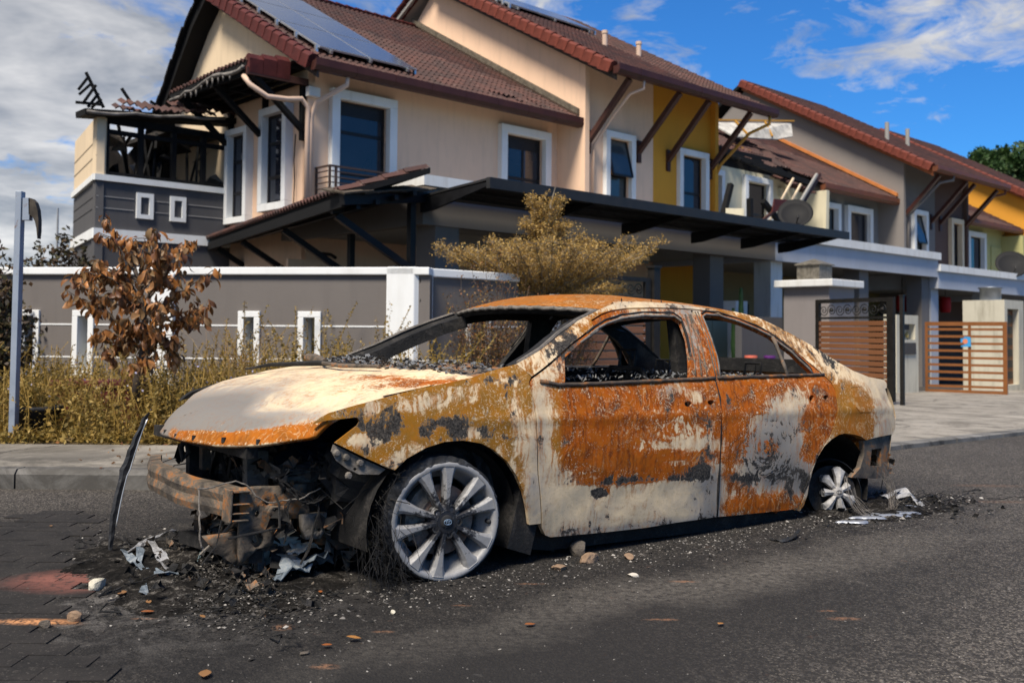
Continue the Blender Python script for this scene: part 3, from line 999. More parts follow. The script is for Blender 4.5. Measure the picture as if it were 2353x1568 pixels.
# ------------------------------------------------------------------ house 3 : grey
H3, g3 = house('terrace_house', 'grey rendered house with orange verge trim and white parapet', 18.45)
wall_mb(front(0), 18.46, 23.6, -1, 5.85, [(19.35, 20.5, 3.7, 5.3), (21.35, 22.7, 3.6, 5.3)]).build('recess_wall', plain('mid_grey_stucco', (.21, .205, .20), .85, .05, .8), H3, g3)
window(H3, g3, front(0), 19.25, 20.67, 3.5, 5.45, sw=.18, rows=(.5,), gmat=M_GLASSB)
window(H3, g3, front(0), 21.13, 22.93, 3.45, 5.48, sw=.20, rows=())
MB().prism([(-.6, 5.5), (-.5, 4.8), (-.3, -1), (0, -1), (0, 5.8)], 18.44, 18.62, 'x').build('party_wall', M_WEATHWHITE, H3, g3)
MB().prism([(-.95, -1), (6.8, -1), (6.8, 9.7), (5.45, 10.88), (-.95, 7.31)], 23.55, 23.7, 'x').build('gable_wall', plain('warm_grey_gable', (.205, .185, .17), .85, .05, .7), H3, g3)
wall_mb(front(-.78), 23.71, 26.45, -1, 7.38, [(24.6, 25.5, 3.6, 5.4)]).build('bay_wall', M_GREYST, H3, g3)
window(H3, g3, front(-.78), 24.47, 25.62, 3.5, 5.58, sw=.17, rows=(.42,), tilt=True, gmat=M_GLASSB)
roof_tiles(H3, g3, 18.45, 23.5, -.7, 5.84, K, lambda s, t: t < 5.5, 200)
eave(H3, g3, 18.45, 23.5, -.64, 5.2, 5.82, K)
gutter(H3, g3, 18.4, 23.9, -.74, 5.84, M_GUTTER2)
MB().prism([(-.75, 5.94), (5.6, 9.48), (5.6, 9.60), (-.75, 6.06)], 23.42, 23.546, 'x').build('orange_flashing', plain('orange_mortar', (.48, .17, .05), .85, .15), H3, g3)
roof_tiles(H3, g3, 23.3, 26.45, -2.2, 6.82, K, lambda s, t: t < 5.6, 0, dname='bay_roof_tiles')
eave(H3, g3, 23.33, 26.45, -2.14, 5.4, 6.80, K)
gutter(H3, g3, 23.2, 26.45, -2.24, 6.84, M_GUTTER2)
verge(H3, g3, 23.24, -2.12, 6.84, K, 8.9, 'r')
MB().prism([(-2.1, 6.50), (5.55, 10.76), (5.55, 11.0), (-2.1, 6.73)], 23.32, 23.36, 'x').build('barge_board', plain('orange_brown_fascia', (.33, .11, .045), .6), H3, g3)
MB().prism([(5.55, 11.1), (5.55, 10.95), (7.6, 9.6), (7.6, 9.75)], 23.3, 29.4, 'x').build('rear_roof', M_CHAR, H3, g3)
for a in (23.85, 26.1):
    strut(H3, g3, a, -.80, 5.25, -2.08, 6.6, M_GUTTER)
downpipe(H3, g3, [(24.7, -2.2, 6.66), (24.7, -2.2, 6.5), (24.3, -1.9, 6.4), (24.05, -.9, 5.3), (24.05, -.84, 3.2)], M_GREYST, .05)
for a in (25.3, 27.0):
    MB().lathe([(0, 0), (.08, 0), (.08, .75), (0, .75)], 10, (a, .5, 6.82 + 2.7 * K - .05)).build('vent_pipe', M_CEIL, H3, g3)
porch(H3, g3, 18.43, 27.3, 3.12, 2.42, .20, M_BLUEGREY, M_WEATHWHITE)
for a in (18.5, 22.6):
    MB().box(a, a + .5, -4.1, -3.65, -1.5, 2.56).build('porch_column', M_BLUEGREY, H3, g3)
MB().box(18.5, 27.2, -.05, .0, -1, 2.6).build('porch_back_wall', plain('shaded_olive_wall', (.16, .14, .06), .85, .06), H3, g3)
window(H3, g3, front(-.06), 19.2, 22.2, -.8, 1.9, rows=(), cols=(.5,), sw=.08, proud=.03, smat=M_FRAME)
window(H3, g3, front(-.06), 23.2, 26.2, -.8, 1.9, rows=(), cols=(.5,), sw=.08, proud=.03, smat=M_FRAME)

# ------------------------------------------------------------------ house 4 : brown and olive
H4, g4 = house('terrace_house', 'brown and olive yellow house beyond the grey house', 26.45)
wall_mb(front(-.78), 26.46, 29.15, -1, 7.38, [(27.8, 28.6, 3.6, 5.3)]).build('bay_wall', M_BROWNST, H4, g4)
MB().prism([(-.93, -1), (6, -1), (6, 9.5), (5.2, 10.7), (-.93, 7.31)], 29.0, 29.15, 'x').build('party_wall', M_BROWNST, H4, g4)
window(H4, g4, front(-.78), 27.62, 28.75, 3.3, 5.54, sw=.19, rows=(.4,), smat=M_CREAMW)
roof_tiles(H4, g4, 26.46, 29.5, -2.2, 6.82, K, lambda s, t: t < 5.6, 0)
eave(H4, g4, 26.46, 29.5, -2.14, 5.4, 6.80, K)
gutter(H4, g4, 26.46, 29.7, -2.24, 6.84, M_GUTTER2)
for a in (26.85, 28.95):
    strut(H4, g4, a, -.80, 5.25, -2.08, 6.6, M_GUTTER)
downpipe(H4, g4, [(29.4, -2.2, 6.66), (29.4, -2.2, 6.5), (29.1, -1.9, 6.4), (29.05, -.9, 5.3)], M_GUTTER2, .05)
wall_mb(front(0), 29.16, 35.3, -1, 5.7, [(31.3, 32.8, 3.3, 5.2)]).build('recess_wall', M_OLIVE, H4, g4)
window(H4, g4, front(0), 31.13, 32.96, 3.2, 5.38, sw=.2, rows=())
window(H4, g4, front(0), 29.4, 30.6, 3.4, 5.25, sw=.2, rows=())
MB().box(34.9, 35.25, -.9, 0, -1, 5.4).build('party_wall', M_OLIVE, H4, g4)
MB(front(0)).box(33.7, 34.8, 0.001, .05, 3.0, 4.9).build('shutter_panel', M_OLIVE, H4, g4)
roof_tiles(H4, g4, 29.2, 35.2, -.7, 5.68, K, lambda s, t: t < 5.5, 100)
eave(H4, g4, 29.2, 35.2, -.64, 5.2, 5.66, K)
gutter(H4, g4, 29.16, 35.6, -.74, 5.68, M_GUTTER2)
porch(H4, g4, 27.31, 36.2, 3.10, 2.34, .20, M_BLUEGREY, M_WEATHWHITE)
MB().box(35.1, 35.6, -4.1, -3.65, -1.5, 2.5).build('porch_column', M_BLUEGREY, H4, g4)
MB().box(28.2, 28.7, -4.1, -3.65, -1.5, 2.5).build('porch_column', M_BLUEGREY, H4, g4)
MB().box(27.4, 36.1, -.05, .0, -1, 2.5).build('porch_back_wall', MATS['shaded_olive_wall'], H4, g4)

# ------------------------------------------------------------------ house 5 : orange gable
H5, g5 = house('terrace_house', 'house with bright orange gable wall at the far right end of the row', 35.3)
MB().prism([(-.93, -1), (6.8, -1), (6.8, 9.4), (5.4, 10.65), (-.93, 7.12)], 35.3, 35.45, 'x').build('gable_wall', M_ORANGE, H5, g5)
wall_mb(front(-.78), 35.46, 40.9, -1, 7.18, [(36.3, 37.2, 3.3, 5.2), (39.2, 40.1, 3.3, 5.2)]).build('bay_wall', M_ORANGE, H5, g5)
window(H5, g5, front(-.78), 36.1, 37.4, 3.2, 5.4, sw=.18, rows=(.42,))
window(H5, g5, front(-.78), 39.0, 40.3, 3.2, 5.4, sw=.18, rows=(.42,))
roof_tiles(H5, g5, 35.0, 41.0, -2.2, 6.62, K, lambda s, t: t < 5.6, 0)
eave(H5, g5, 35.03, 41.0, -2.14, 5.4, 6.60, K)
gutter(H5, g5, 34.9, 41.0, -2.24, 6.64, M_GUTTER2)
verge(H5, g5, 34.95, -2.12, 6.64, K, 8.9, 'r')
MB().prism([(-2.1, 6.3), (5.5, 10.54), (5.5, 10.8), (-2.1, 6.55)], 35.02, 35.06, 'x').build('barge_board', MATS['orange_brown_fascia'], H5, g5)
porch(H5, g5, 36.21, 45, 2.9, 2.2, .2, M_BLUEGREY, M_WEATHWHITE)


# charred sticks and battens fallen on the porch roof in front of the burnt wall
Z3h = lambda x, y: ((2300 + x / 1.96) * .672, (200 + y / 1.96) * .672)
def rpt(px, t):
    d = ray(*px); k = (t + BX @ RO) / (d[:2] @ BX); p = CAMP + d * k
    return Vector((float(p[0]), float(p[1]), float(p[2])))
for nm, a, b, t, w_, m_, lab in (('charred_post', (388, 842), (338, 1045), -2.2, .13, M_CHAR, 'thick charred post leaning on the parapet beside the ochre bay'),
        ('charred_post', (515, 938), (517, 1085), -2.0, .13, M_CHAR, 'upright charred post in front of the broken window of the burnt cream wall'),
        ('charred_post', (603, 955), (722, 1105), -2.0, .13, M_CHAR, 'charred beam sloping down to the right behind the satellite dish'),
        ('fallen_plank', (762, 952), (590, 1095), -2.1, .07, M_TIMBER, 'dark red plank crossing the charred sloping beam'),
        ('fallen_batten', (980, 775), (845, 1000), -1.4, .12, M_TIMBER, 'red brown rafter hanging from the collapsed tile corner'),
        ('fallen_batten', (965, 775), (830, 1000), -1.5, .07, M_CEIL, 'grey sooty pipe hanging beside the red brown rafter'),
        ('fallen_batten', (857, 842), (712, 1105), -1.5, .05, M_CREAMW, 'thin pale batten leaning left of the hanging sooty pipe'),
        ('fallen_batten', (808, 802), (640, 1105), -1.6, .05, M_CREAMW, 'long thin pale batten leaning across the burnt cream wall')):
    A_, B_ = rpt(Z3h(*a), t), rpt(Z3h(*b), t)
    T_ = MB().bar(tuple(A_ - B_), (0, 0, 0), w_, w_).build(nm, m_); T_.location = B_
    tag(T_, lab, 'burnt timber' if 'charred' in nm else 'timber')
A_ = rpt(Z3h(400, 1040), -2.3)
T_ = MB().box(-.22, .25, -.15, .15, -.3, .12).build('scorched_box', M_OLDC if False else M_BURNTCREAM); T_.location = A_
tag(T_, 'scorched pale box lying behind the awning beside the charred post', 'box')
A_ = rpt(Z3h(710, 985), -2.2)
T_ = MB().add([(-.32, 0, -.2), (.22, 0, -.12), (.34, 0, .2), (-.2, 0, .16), (-.32, .04, -.2), (.22, .04, -.12), (.34, .04, .2), (-.2, .04, .16)], [(0, 1, 2, 3), (7, 6, 5, 4), (0, 4, 5, 1), (1, 5, 6, 2), (2, 6, 7, 3), (3, 7, 4, 0)]).build('fallen_tile', M_CAPDK); T_.location = A_; T_.rotation_euler = (0, 0, ROWA)
tag(T_, 'dark red broken roof tile caught on the crossed timbers', 'roof tile')

# ------------------------------------------------------------------ satellite dishes
def dish(label, s, t, z, r, face):
    P = thing('satellite_dish', label, 'satellite dish', rw(s, t, z), ROWA)
    m = MB(); m.lathe([(0, .0), (r * .4, .015), (r * .75, .06), (r, .12), (r * 1.0, .135), (r * .75, .075), (r * .4, .03), (0, .015)], 28)
    o = m.build('dish', plain('dark_grey_dish', (.010, .010, .011), .7, .1), P, smooth=True)
    o.location = (0, 0, r * .95); o.rotation_euler = face
    m = MB(); m.tube([(0, .05, 0), (0, .05, r * .9)], .03, 8); m.box(-.12, .12, -.07, .17, 0, .02); m.build('mast', M_FASCIA, P)
    m = MB(); m.tube([(0, 0, r * .25), (-.30, -.25, r * .75)], .014, 6); m.tube([(-.30, -.25, r * .72), (-.26, -.22, r * .9)], .03, 8); m.build('feed_arm', M_BLACKST, P)
_p = rpt(Z3h(820, 1050), -4.0); _q = rpt(Z3h(2268, 1385), -4.2)
def rowst(p): v = np.array([p.x, p.y]) - RO; return float(v @ AX), float(v @ BX)
dish('dark satellite dish standing behind the awning before the burnt cream wall', *rowst(_p), float(_p.z) - .42, .42, (R_(58), 0, R_(-58)))
dish('dark satellite dish on the white parapet at the right end of the row', *rowst(_q), float(_q.z) - .52, .52, (R_(58), 0, R_(-58)))
# ================================================================== GROUND
def clip_poly(poly, planes):
    """convex polygon cut by half planes (nx, ny, c): keeps nx*x+ny*y >= c"""
    for nx, ny, c in planes:
        out = []
        for i in range(len(poly)):
            a, b = poly[i], poly[(i + 1) % len(poly)]
            da, db = nx * a[0] + ny * a[1] - c, nx * b[0] + ny * b[1] - c
            if da >= 0: out.append(a)
            if (da >= 0) != (db >= 0):
                k = da / (da - db)
                out.append((a[0] + (b[0] - a[0]) * k, a[1] + (b[1] - a[1]) * k))
        poly = out
        if len(poly) < 3: return []
    return poly


def blob(t, pos, x, y, rx, ry, soft=.6):
    """1 inside an ellipse around a point on the ground, falling to 0, with a ragged rim"""
    mp = t.n('ShaderNodeMapping', {0: pos, 'Location': (-x / rx, -y / ry, 0), 'Scale': (1 / rx, 1 / ry, 0)})
    ln = t.n('ShaderNodeVectorMath', {0: mp.outputs[0]}, operation='LENGTH').outputs[1]
    return t.ramp(ln, 1 + soft, 1 - soft)


CARO = np.array([-.804, 4.849, 0.0])
CTH = R_(37)


def _asphalt(t):
    pos = t.n('ShaderNodeNewGeometry').outputs['Position']
    big = t.noise(pos, .8, 5, .6, .3)
    mid = t.noise(pos, 6, 5, .65, .3)
    fine = t.noise(pos, 240, 2, .7)
    vor = t.n('ShaderNodeTexVoronoi', {'Vector': pos, 'Scale': 120.0}, feature='F1')
    c = t.mix(t.ramp(big, .3, .7), (.050, .044, .038), (.078, .069, .060))
    c = t.mix(t.math('MULTIPLY', t.ramp(mid, .35, .75), .5), c, (.10, .088, .075))
    vr = t.n('ShaderNodeTexVoronoi', {'Vector': pos, 'Scale': 95.0}, feature='F1')
    gv = t.n('ShaderNodeSeparateXYZ', {0: vr.outputs['Color']}).outputs[1]
    k_ = t.math('ADD', .42, t.math('MULTIPLY', t.math('POWER', gv, 2.2), 2.0))
    c = t.mix(1.0, c, t.n('ShaderNodeCombineXYZ', {0: k_, 1: k_, 2: k_}).outputs[0], 'MULTIPLY')
    # worn pale aggregate chips
    chip = t.math('MULTIPLY', t.ramp(vor.outputs['Distance'], .42, .25), t.ramp(t.n('ShaderNodeSeparateXYZ', {0: vor.outputs['Color']}).outputs[0], .70, .92))
    c = t.mix(t.math('MULTIPLY', chip, .7), c, (.30, .265, .21))
    dk = t.math('MULTIPLY', t.ramp(vor.outputs['Distance'], .35, .6), .55)
    c = t.mix(dk, c, (.016, .014, .013))
    # burnt and sooty zone round the wreck: soot lies along the car
    mp = t.n('ShaderNodeMapping', {0: pos, 'Location': (0, 0, 0), 'Rotation': (0, 0, -CTH)}, vector_type='TEXTURE')
    rot = t.n('ShaderNodeVectorRotate', {'Vector': pos, 'Center': (float(CARO[0]), float(CARO[1]), 0), 'Angle': -CTH}, rotation_type='Z_AXIS').outputs[0]
    wob = t.n('ShaderNodeVectorMath', {0: rot, 1: t.n('ShaderNodeVectorMath', {0: t.noise(pos, 1.6, 5, .65, .2, out=1), 'Scale': .9}, operation='SCALE').outputs[0]}, operation='ADD').outputs[0]
    cxx, cyy = float(CARO[0]), float(CARO[1])
    s1 = blob(t, wob, cxx + 1.7, cyy + .45, 2.9, 1.72, .22)
    s2 = blob(t, wob, cxx - 1.0, cyy + .1, 2.0, 1.9, .38)
    soot = t.math('MAXIMUM', s1, s2)
    lv = t.ramp(t.noise(pos, 3.2, 6, .7, .6), .30, .72)
    sootm = t.math('MULTIPLY', soot, t.math('ADD', .45, t.math('MULTIPLY', lv, .55)))
    c = t.mix(t.math('MULTIPLY', sootm, .93), c, (.006, .0056, .0054))
    # second, fainter dark sweep across the foreground
    q6 = cpt(150, 1330); s5 = blob(t, wob, q6[0], q6[1], 2.3, 1.7, .45)
    c = t.mix(t.math('MULTIPLY', t.math('MULTIPLY', s5, t.math('ADD', .5, t.math('MULTIPLY', lv, .5))), .85), c, (.007, .0063, .006))
    q3 = cpt(1500, 1360); s3 = blob(t, wob, q3[0], q3[1], 2.1, .42, .55)
    c = t.mix(t.math('MULTIPLY', s3, .70), c, (.014, .0128, .0118))
    q4 = cpt(1100, 1460); s4 = blob(t, wob, q4[0], q4[1], 1.4, .5, .6)
    c = t.mix(t.math('MULTIPLY', s4, .5), c, (.016, .0145, .0135))
    # ash: pale flecks inside the burnt zone
    ash = t.math('MULTIPLY', t.ramp(t.noise(pos, 26, 6, .8, .8), .60, .70), t.ramp(soot, .15, .8))
    ash = t.math('MULTIPLY', ash, t.ramp(t.noise(pos, 3.5, 3, .6), .45, .62))
    c = t.mix(t.math('MULTIPLY', ash, .65), c, (.19, .18, .165))
    q5 = cpt(1690, 1252); ashw = blob(t, wob, q5[0], q5[1], 1.5, .16, .75)
    ashm = t.math('MULTIPLY', ashw, t.ramp(t.noise(pos, 30, 5, .75), .35, .65))
    c = t.mix(t.math('MULTIPLY', ashm, .35), c, (.26, .235, .20))
    q7 = cpt(480, 1290); nose = blob(t, wob, q7[0], q7[1], .75, .55, .6)
    c = t.mix(t.math('MULTIPLY', t.math('MULTIPLY', nose, t.ramp(t.noise(pos, 9, 6, .75, .6), .46, .62)), .55), c, (.15, .14, .13))
    # orange clay and rust dust
    for gx, gy, rx, ry, k in CLAY:
        m = blob(t, pos, gx, gy, rx, ry, .5)
        m = t.math('MULTIPLY', m, t.ramp(t.noise(pos, 38, 4, .7), .40, .58))
        c = t.mix(t.math('MULTIPLY', m, k * .75), c, (.30, .15, .08))
    # bare red brick showing through the soot at the left
    rust = t.math('MULTIPLY', t.ramp(t.noise(pos, 11, 4, .7), .66, .74), .3)
    c = t.mix(rust, c, (.17, .075, .04))
    h = t.math('ADD', t.math('MULTIPLY', vor.outputs['Distance'], -1.0), t.math('MULTIPLY', fine, .4))
    h = t.math('ADD', h, t.math('MULTIPLY', mid, .4))
    return pbsdf(t, c, t.math('SUBTRACT', .93, t.math('MULTIPLY', sootm, .12)), 0, h, .8, .006, .28)


def cpt(px, py):
    p = ground(px, py); a = float(p[0] - CARO[0]); b = float(p[1] - CARO[1]); c_, s_ = math.cos(-CTH), math.sin(-CTH)
    return float(CARO[0]) + a * c_ - b * s_, float(CARO[1]) + a * s_ + b * c_


def g2(x, y):
    p = ground(x, y)
    return float(p[0]), float(p[1])


CLAY = []
for px, py, rx, ry, k in ((80, 1430, .13, .035, .95), (1960, 1040, .2, .06, .35), (2270, 1115, .22, .05, .30), (2300, 1152, .25, .04, .3), (650, 1440, .03, .03, .8),
                          (745, 1530, .035, .02, .8), (1570, 1335, .05, .016, .8), (1520, 1422, .05, .012, .8), (1940, 1420, .05, .018, .7), (880, 1450, .03, .012, .7),
                          (1900, 1402, .03, .01, .7), (1220, 1340, .05, .012, .6), (1060, 1390, .03, .012, .5), (330, 1420, .04, .01, .7)):
    a = g2(px, py)
    CLAY.append((a[0], a[1], rx, ry, k))

M_ASPH = mat('weathered_sooty_asphalt', _asphalt)

xs = sorted(set([-400, -150, -60, -30, -20, -14, -10] + [x * .5 for x in range(-16, 41)] + [24, 30, 40, 60, 100, 200, 400]))
ys = sorted(set([-40, -10, -3] + [y * .5 for y in range(0, 61)] + [34, 40, 50, 70, 100, 200, 500, 900]))
gm = MB()
for y in ys:
    for x in xs:
        gm.v.append((x, y, gz(x, y)))
nx = len(xs)
for j in range(len(ys) - 1):
    for i in range(nx - 1):
        gm.f.append((j * nx + i, j * nx + i + 1, (j + 1) * nx + i + 1, (j + 1) * nx + i))
tag(gm.build('road', M_ASPH), kind='structure')


def _conc(name, c1, c2, dark, scorch=True):
    def f(t):
        pos = t.n('ShaderNodeNewGeometry').outputs['Position']
        a = t.noise(pos, .9, 5, .6, .3)
        c = t.mix(t.ramp(a, .3, .7), c1, c2)
        st = t.ramp(t.noise(pos, 1.7, 7, .75, .8), .46, .62)
        c = t.mix(t.math('MULTIPLY', st, .8), c, dark)
        sp = t.ramp(t.noise(pos, 60, 3, .7), .62, .72)
        c = t.mix(t.math('MULTIPLY', sp, .4), c, dark)
        cr = t.n('ShaderNodeTexVoronoi', {'Vector': t.n('ShaderNodeVectorMath', {0: pos, 1: t.n('ShaderNodeVectorMath', {0: t.noise(pos, 3, 4, .6, out=1), 'Scale': .35}, operation='SCALE').outputs[0]}, operation='ADD').outputs[0], 'Scale': .45}, feature='DISTANCE_TO_EDGE')
        crk = t.ramp(cr.outputs[0], .010, .002)
        c = t.mix(t.math('MULTIPLY', crk, .8), c, (.03, .028, .025))
        oi = t.n('ShaderNodeObjectInfo').outputs['Random']
        c = t.mix(t.math('MULTIPLY', oi, .25), c, dark)
        if scorch:
            m = t.math('MAXIMUM', blob(t, pos, 1.6, 8.0, 3.2, 1.2, .5), blob(t, pos, -2.6, 6.6, 2.6, .8, .5))
            m = t.math('MULTIPLY', m, t.ramp(t.noise(pos, 1.8, 6, .75, .5), .38, .56))
            c = t.mix(t.math('MULTIPLY', m, .8), c, (.05, .046, .04))
        return pbsdf(t, c, .88, 0, t.math('ADD', t.noise(pos, 45, 5, .7), t.math('MULTIPLY', crk, -1.0)), .4, .006, .3)
    return mat(name, f)


M_CONC = _conc('stained_concrete_paving', (.24, .22, .185), (.33, .30, .255), (.10, .088, .07))
M_KERB = _conc('weathered_concrete_kerb', (.13, .125, .115), (.22, .21, .195), (.035, .033, .03), True)

# boundary of the pavement: left straight kerb, rounded corner, straight along the row
KY, KT, RAD = 6.40, -12.6, 7.0
nB = BX
cB = KT + float(BX @ RO)
# tangent lines of the rounded corner
phi0, phi1 = math.pi / 2, math.atan2(BX[1], BX[0])
cen = None
yc = KY + RAD
xc = (cB + RAD - nB[1] * yc) / nB[0]
CEN = (xc, yc)
arc = []
for i in range(13):
    a = phi0 + (phi1 - phi0) * i / 12
    n_ = (math.cos(a), math.sin(a))
    arc.append((n_[0], n_[1], n_[0] * xc + n_[1] * yc - RAD))
OUTER = arc
ptop = lambda x, y: gz(x, y) + .045 + .075 * min(1, max(0, (1.2 - x) / 2.0))


def slab(name, poly, parent, top, thick=.14, m=M_CONC):
    n = len(poly)
    cx = sum(p[0] for p in poly) / n; cy = sum(p[1] for p in poly) / n
    mb = MB()
    mb.add([(x, y, top(x, y)) for x, y in poly] + [(x, y, top(x, y) - thick) for x, y in poly],
           [tuple(range(n)), tuple(range(n, 2 * n))[::-1]] + [(i, n + i, n + (i + 1) % n, (i + 1) % n) for i in range(n)])
    return mb.build(name, m, parent)


PAV = thing('pavement', None, None)
PAV['kind'] = 'structure'
kin = [(a, b, c + .16) for a, b, c in OUTER]
ROWS_ = float(AX @ RO)
lim_s = (float(AX[0]), float(AX[1]), ROWS_ - 3.5)
for i in range(16):
    x0 = -22.5 + i * 1.83
    q = clip_poly([(x0, 6.0), (x0 + 1.815, 6.0), (x0 + 1.815, 7.85), (x0, 7.85)], kin + [(-lim_s[0], -lim_s[1], -lim_s[2] + .01)])
    if q: slab('paving_slab', q, PAV, ptop)
for i in range(24):
    for j in range(4):
        s0, t0 = -3.5 + i * 2.1, -13.0 + j * 1.7
        rect = [rw(s0, t0)[:2], rw(s0 + 2.085, t0)[:2], rw(s0 + 2.085, t0 + 1.685)[:2], rw(s0, t0 + 1.685)[:2]]
        q = clip_poly(rect, kin)
        if q: slab('paving_slab', q, PAV, ptop)
# kerb stones
kp = []
x = -24.0
while x < xc - .9:
    kp.append(((x, KY), (x + .9, KY))); x += .906
na = 6
for i in range(na):
    a0 = phi0 + (phi1 - phi0) * i / na; a1 = phi0 + (phi1 - phi0) * (i + 1) / na
    kp.append(((xc - RAD * math.cos(a0), yc - RAD * math.sin(a0)), (xc - RAD * math.cos(a1), yc - RAD * math.sin(a1))))
st = np.array([xc - RAD * math.cos(phi1), yc - RAD * math.sin(phi1)])
for i in range(34):
    a = st + AX * (i * 1.2); b = a + AX * 1.19
    kp.append((tuple(a), tuple(b)))
for (a, b) in kp:
    a, b = np.array(a), np.array(b)
    d = (b - a) / np.linalg.norm(b - a); n_ = np.array([-d[1], d[0]])
    b = b - d * .006
    lip = .15
    base = [tuple(a), tuple(b), tuple(b + n_ * lip), tuple(a + n_ * lip)]
    mb = MB()
    h = lambda p: ptop(p[0], p[1]) + .003
    lo = .03 if a[0] < .3 else .008
    V = [(*base[0], h(base[0]) - lo), (*base[1], h(base[1]) - lo), (*base[2], h(base[2])), (*base[3], h(base[3])),
         (base[0][0] + n_[0] * .03, base[0][1] + n_[1] * .03, h(base[0])), (base[1][0] + n_[0] * .03, base[1][1] + n_[1] * .03, h(base[1])),
         (*base[0], -.6), (*base[1], -.6), (*base[2], -.6), (*base[3], -.6)]
    mb.add(V, [(4, 5, 2, 3), (0, 1, 5, 4), (6, 7, 1, 0), (7, 8, 2, 5, 1), (9, 6, 0, 4, 3), (8, 9, 3, 2)])
    mb.build('kerb_stone', M_KERB, PAV)
# porch floors and plots
mb = MB(lambda s, t, z: rw(s, t, z + gz(*rw(s, t)[:2])))
mb.add([(-14, -6.2, .05), (50, -6.2, .05), (50, 12, .05), (-14, 12, .05)], [(0, 1, 2, 3)])
o = mb.build('plot_floor', M_CONC); o['kind'] = 'structure'

# earth and dead grass verge along the wall
vb = clip_poly([(-26, 7.9), (6, 7.9), (6, 16), (-26, 16)], [(-lim_s[0], -lim_s[1], -lim_s[2] + .02)])
nV = len(vb)


def _earth(t):
    pos = t.n('ShaderNodeNewGeometry').outputs['Position']
    a = t.noise(pos, 2.2, 5, .7)
    c = t.mix(t.ramp(a, .35, .65), (.030, .021, .014), (.12, .085, .035))
    c = t.mix(t.ramp(t.noise(pos, 14, 5, .7), .5, .7), c, (.17, .12, .05))
    return pbsdf(t, c, .95, 0, t.noise(pos, 25, 5, .7), .9, .02, .1)


slab('verge_earth', vb, None, lambda x, y: .125, .1, mat('scorched_verge_earth', _earth))['kind'] = 'structure'

# brick pavers under the soot in the left foreground
def _paver(t):
    pos = t.n('ShaderNodeNewGeometry').outputs['Position']
    oi = t.n('ShaderNodeObjectInfo').outputs['Random']
    red = t.mix(oi, (.125, .048, .037), (.17, .066, .05))
    g_ = g2(185, 1335)
    m = blob(t, t.n('ShaderNodeVectorMath', {0: pos, 1: t.n('ShaderNodeVectorMath', {0: t.noise(pos, 6, 4, .6, out=1), 'Scale': .12}, operation='SCALE').outputs[0]}, operation='ADD').outputs[0], g_[0] + .06, g_[1] + .06, .26, .17, .35)
    g_2 = g2(450, 1325); m2 = blob(t, pos, g_2[0], g_2[1], .12, .06, .5)
    g_3 = g2(400, 1250); m3 = blob(t, pos, g_3[0], g_3[1], .10, .05, .5)
    m = t.math('MAXIMUM', m, t.math('MULTIPLY', t.math('MAXIMUM', m2, m3), .6))
    m = t.math('MULTIPLY', m, t.ramp(t.noise(pos, 25, 5, .7), .3, .5))
    soot = t.mix(t.ramp(t.noise(pos, 5, 6, .7, .4), .35, .7), (.009, .008, .0075), (.024, .021, .019))
    soot = t.mix(t.math('MULTIPLY', t.ramp(t.noise(pos, 90, 3, .7), .60, .70), .5), soot, (.15, .135, .115))
    c = t.mix(m, soot, red)
    cc = CLAY[0]
    k = t.math('MULTIPLY', blob(t, pos, cc[0], cc[1], cc[2], cc[3], .45), t.ramp(t.noise(pos, 50, 4, .7), .38, .52))
    c = t.mix(k, c, (.45, .21, .09))
    return pbsdf(t, c, .9, 0, t.noise(pos, 70, 5, .7), .7, .004, .3)


M_PAVER = mat('sooty_red_brick_paver', _paver)
PV = thing('paver_strip', None, None); PV['kind'] = 'structure'
bm_ = MB(); bm_.box(-.1112, .1112, -.0552, .0552, -.05, 0); me = bm_.mesh('brick'); me.materials.append(M_PAVER)
# pavers lie between the kerb and a curved edge towards the car
bx0, by0 = g2(430, 1400)
cnt = 0
for j in range(30):
    for i in range(14):
        x = -2.62 + i * .224 + (.112 if j % 2 else 0)
        y = 2.3 + j * .113
        # right edge of the strip leans with the view: from (-.95, 2.3) to (-1.75, 4.3)
        if x > -1.10 - (y - 2.55) * .42 + .04 * math.sin(y * 5): continue
        px, py = proj_np([x, y, 0])
        if px < -90: continue
        o = bpy.data.objects.new('brick', me)
        COL.objects.link(o); o.parent = PV
        o.location = (x, y, .0045 + rnd.uniform(-.0015, .0015))
        o.rotation_euler = (rnd.gauss(0, .006), rnd.gauss(0, .004), rnd.gauss(0, .008))
        cnt += 1

# ================================================================== BOUNDARY WALL (left part faces the camera)
WC = np.array([-.95, 11.5])
WA = math.atan2(-1, 8)
wd = np.array([math.cos(WA), math.sin(WA)])
wn = np.array([-wd[1], wd[0]])


def wx(px, py=750):
    d = ray(px, py)
    k = (wn @ WC) / (d[:2] @ wn)
    p = CAMP + d * k
    return float((p[:2] - WC) @ wd), float(p[2])


BW = thing('boundary_wall', 'long grey boundary wall with white coping and framed slots behind the dead weeds', 'wall', (WC[0], WC[1], 0), WA)
slots = [(548, 598), (685, 738), (168, 217), (48, 92)]
ztop = wx(600, 614)[1]
holes = []
for a, b in slots:
    x0, x1 = wx(a)[0], wx(b)[0]
    holes.append((x0 + .07, x1 - .07, .52, 1.185))
wall_mb(lambda a, o, z: (a, -o, z), -13, 0, -.1, ztop - .085, holes, th=.30).build('wall_face', M_WALLGREY, BW)
cp = MB(); cp.box(-13, .0, -.05, .16, ztop - .09, ztop)
cp.build('coping', M_WHITE, BW, bevel=.012)
for (a, b), h in zip(slots, holes):
    f = frame_mb(lambda a, o, z: (a, -o, z), h[0] - .07, h[1] + .07, .45, 1.255, .072, -.28, .035)
    f.build('slot_frame', M_WHITE, BW, bevel=.006)
gl = MB()
segs = [-13] + [v for h in sorted(holes) for v in (h[0] - .07, h[1] + .07)] + [0]
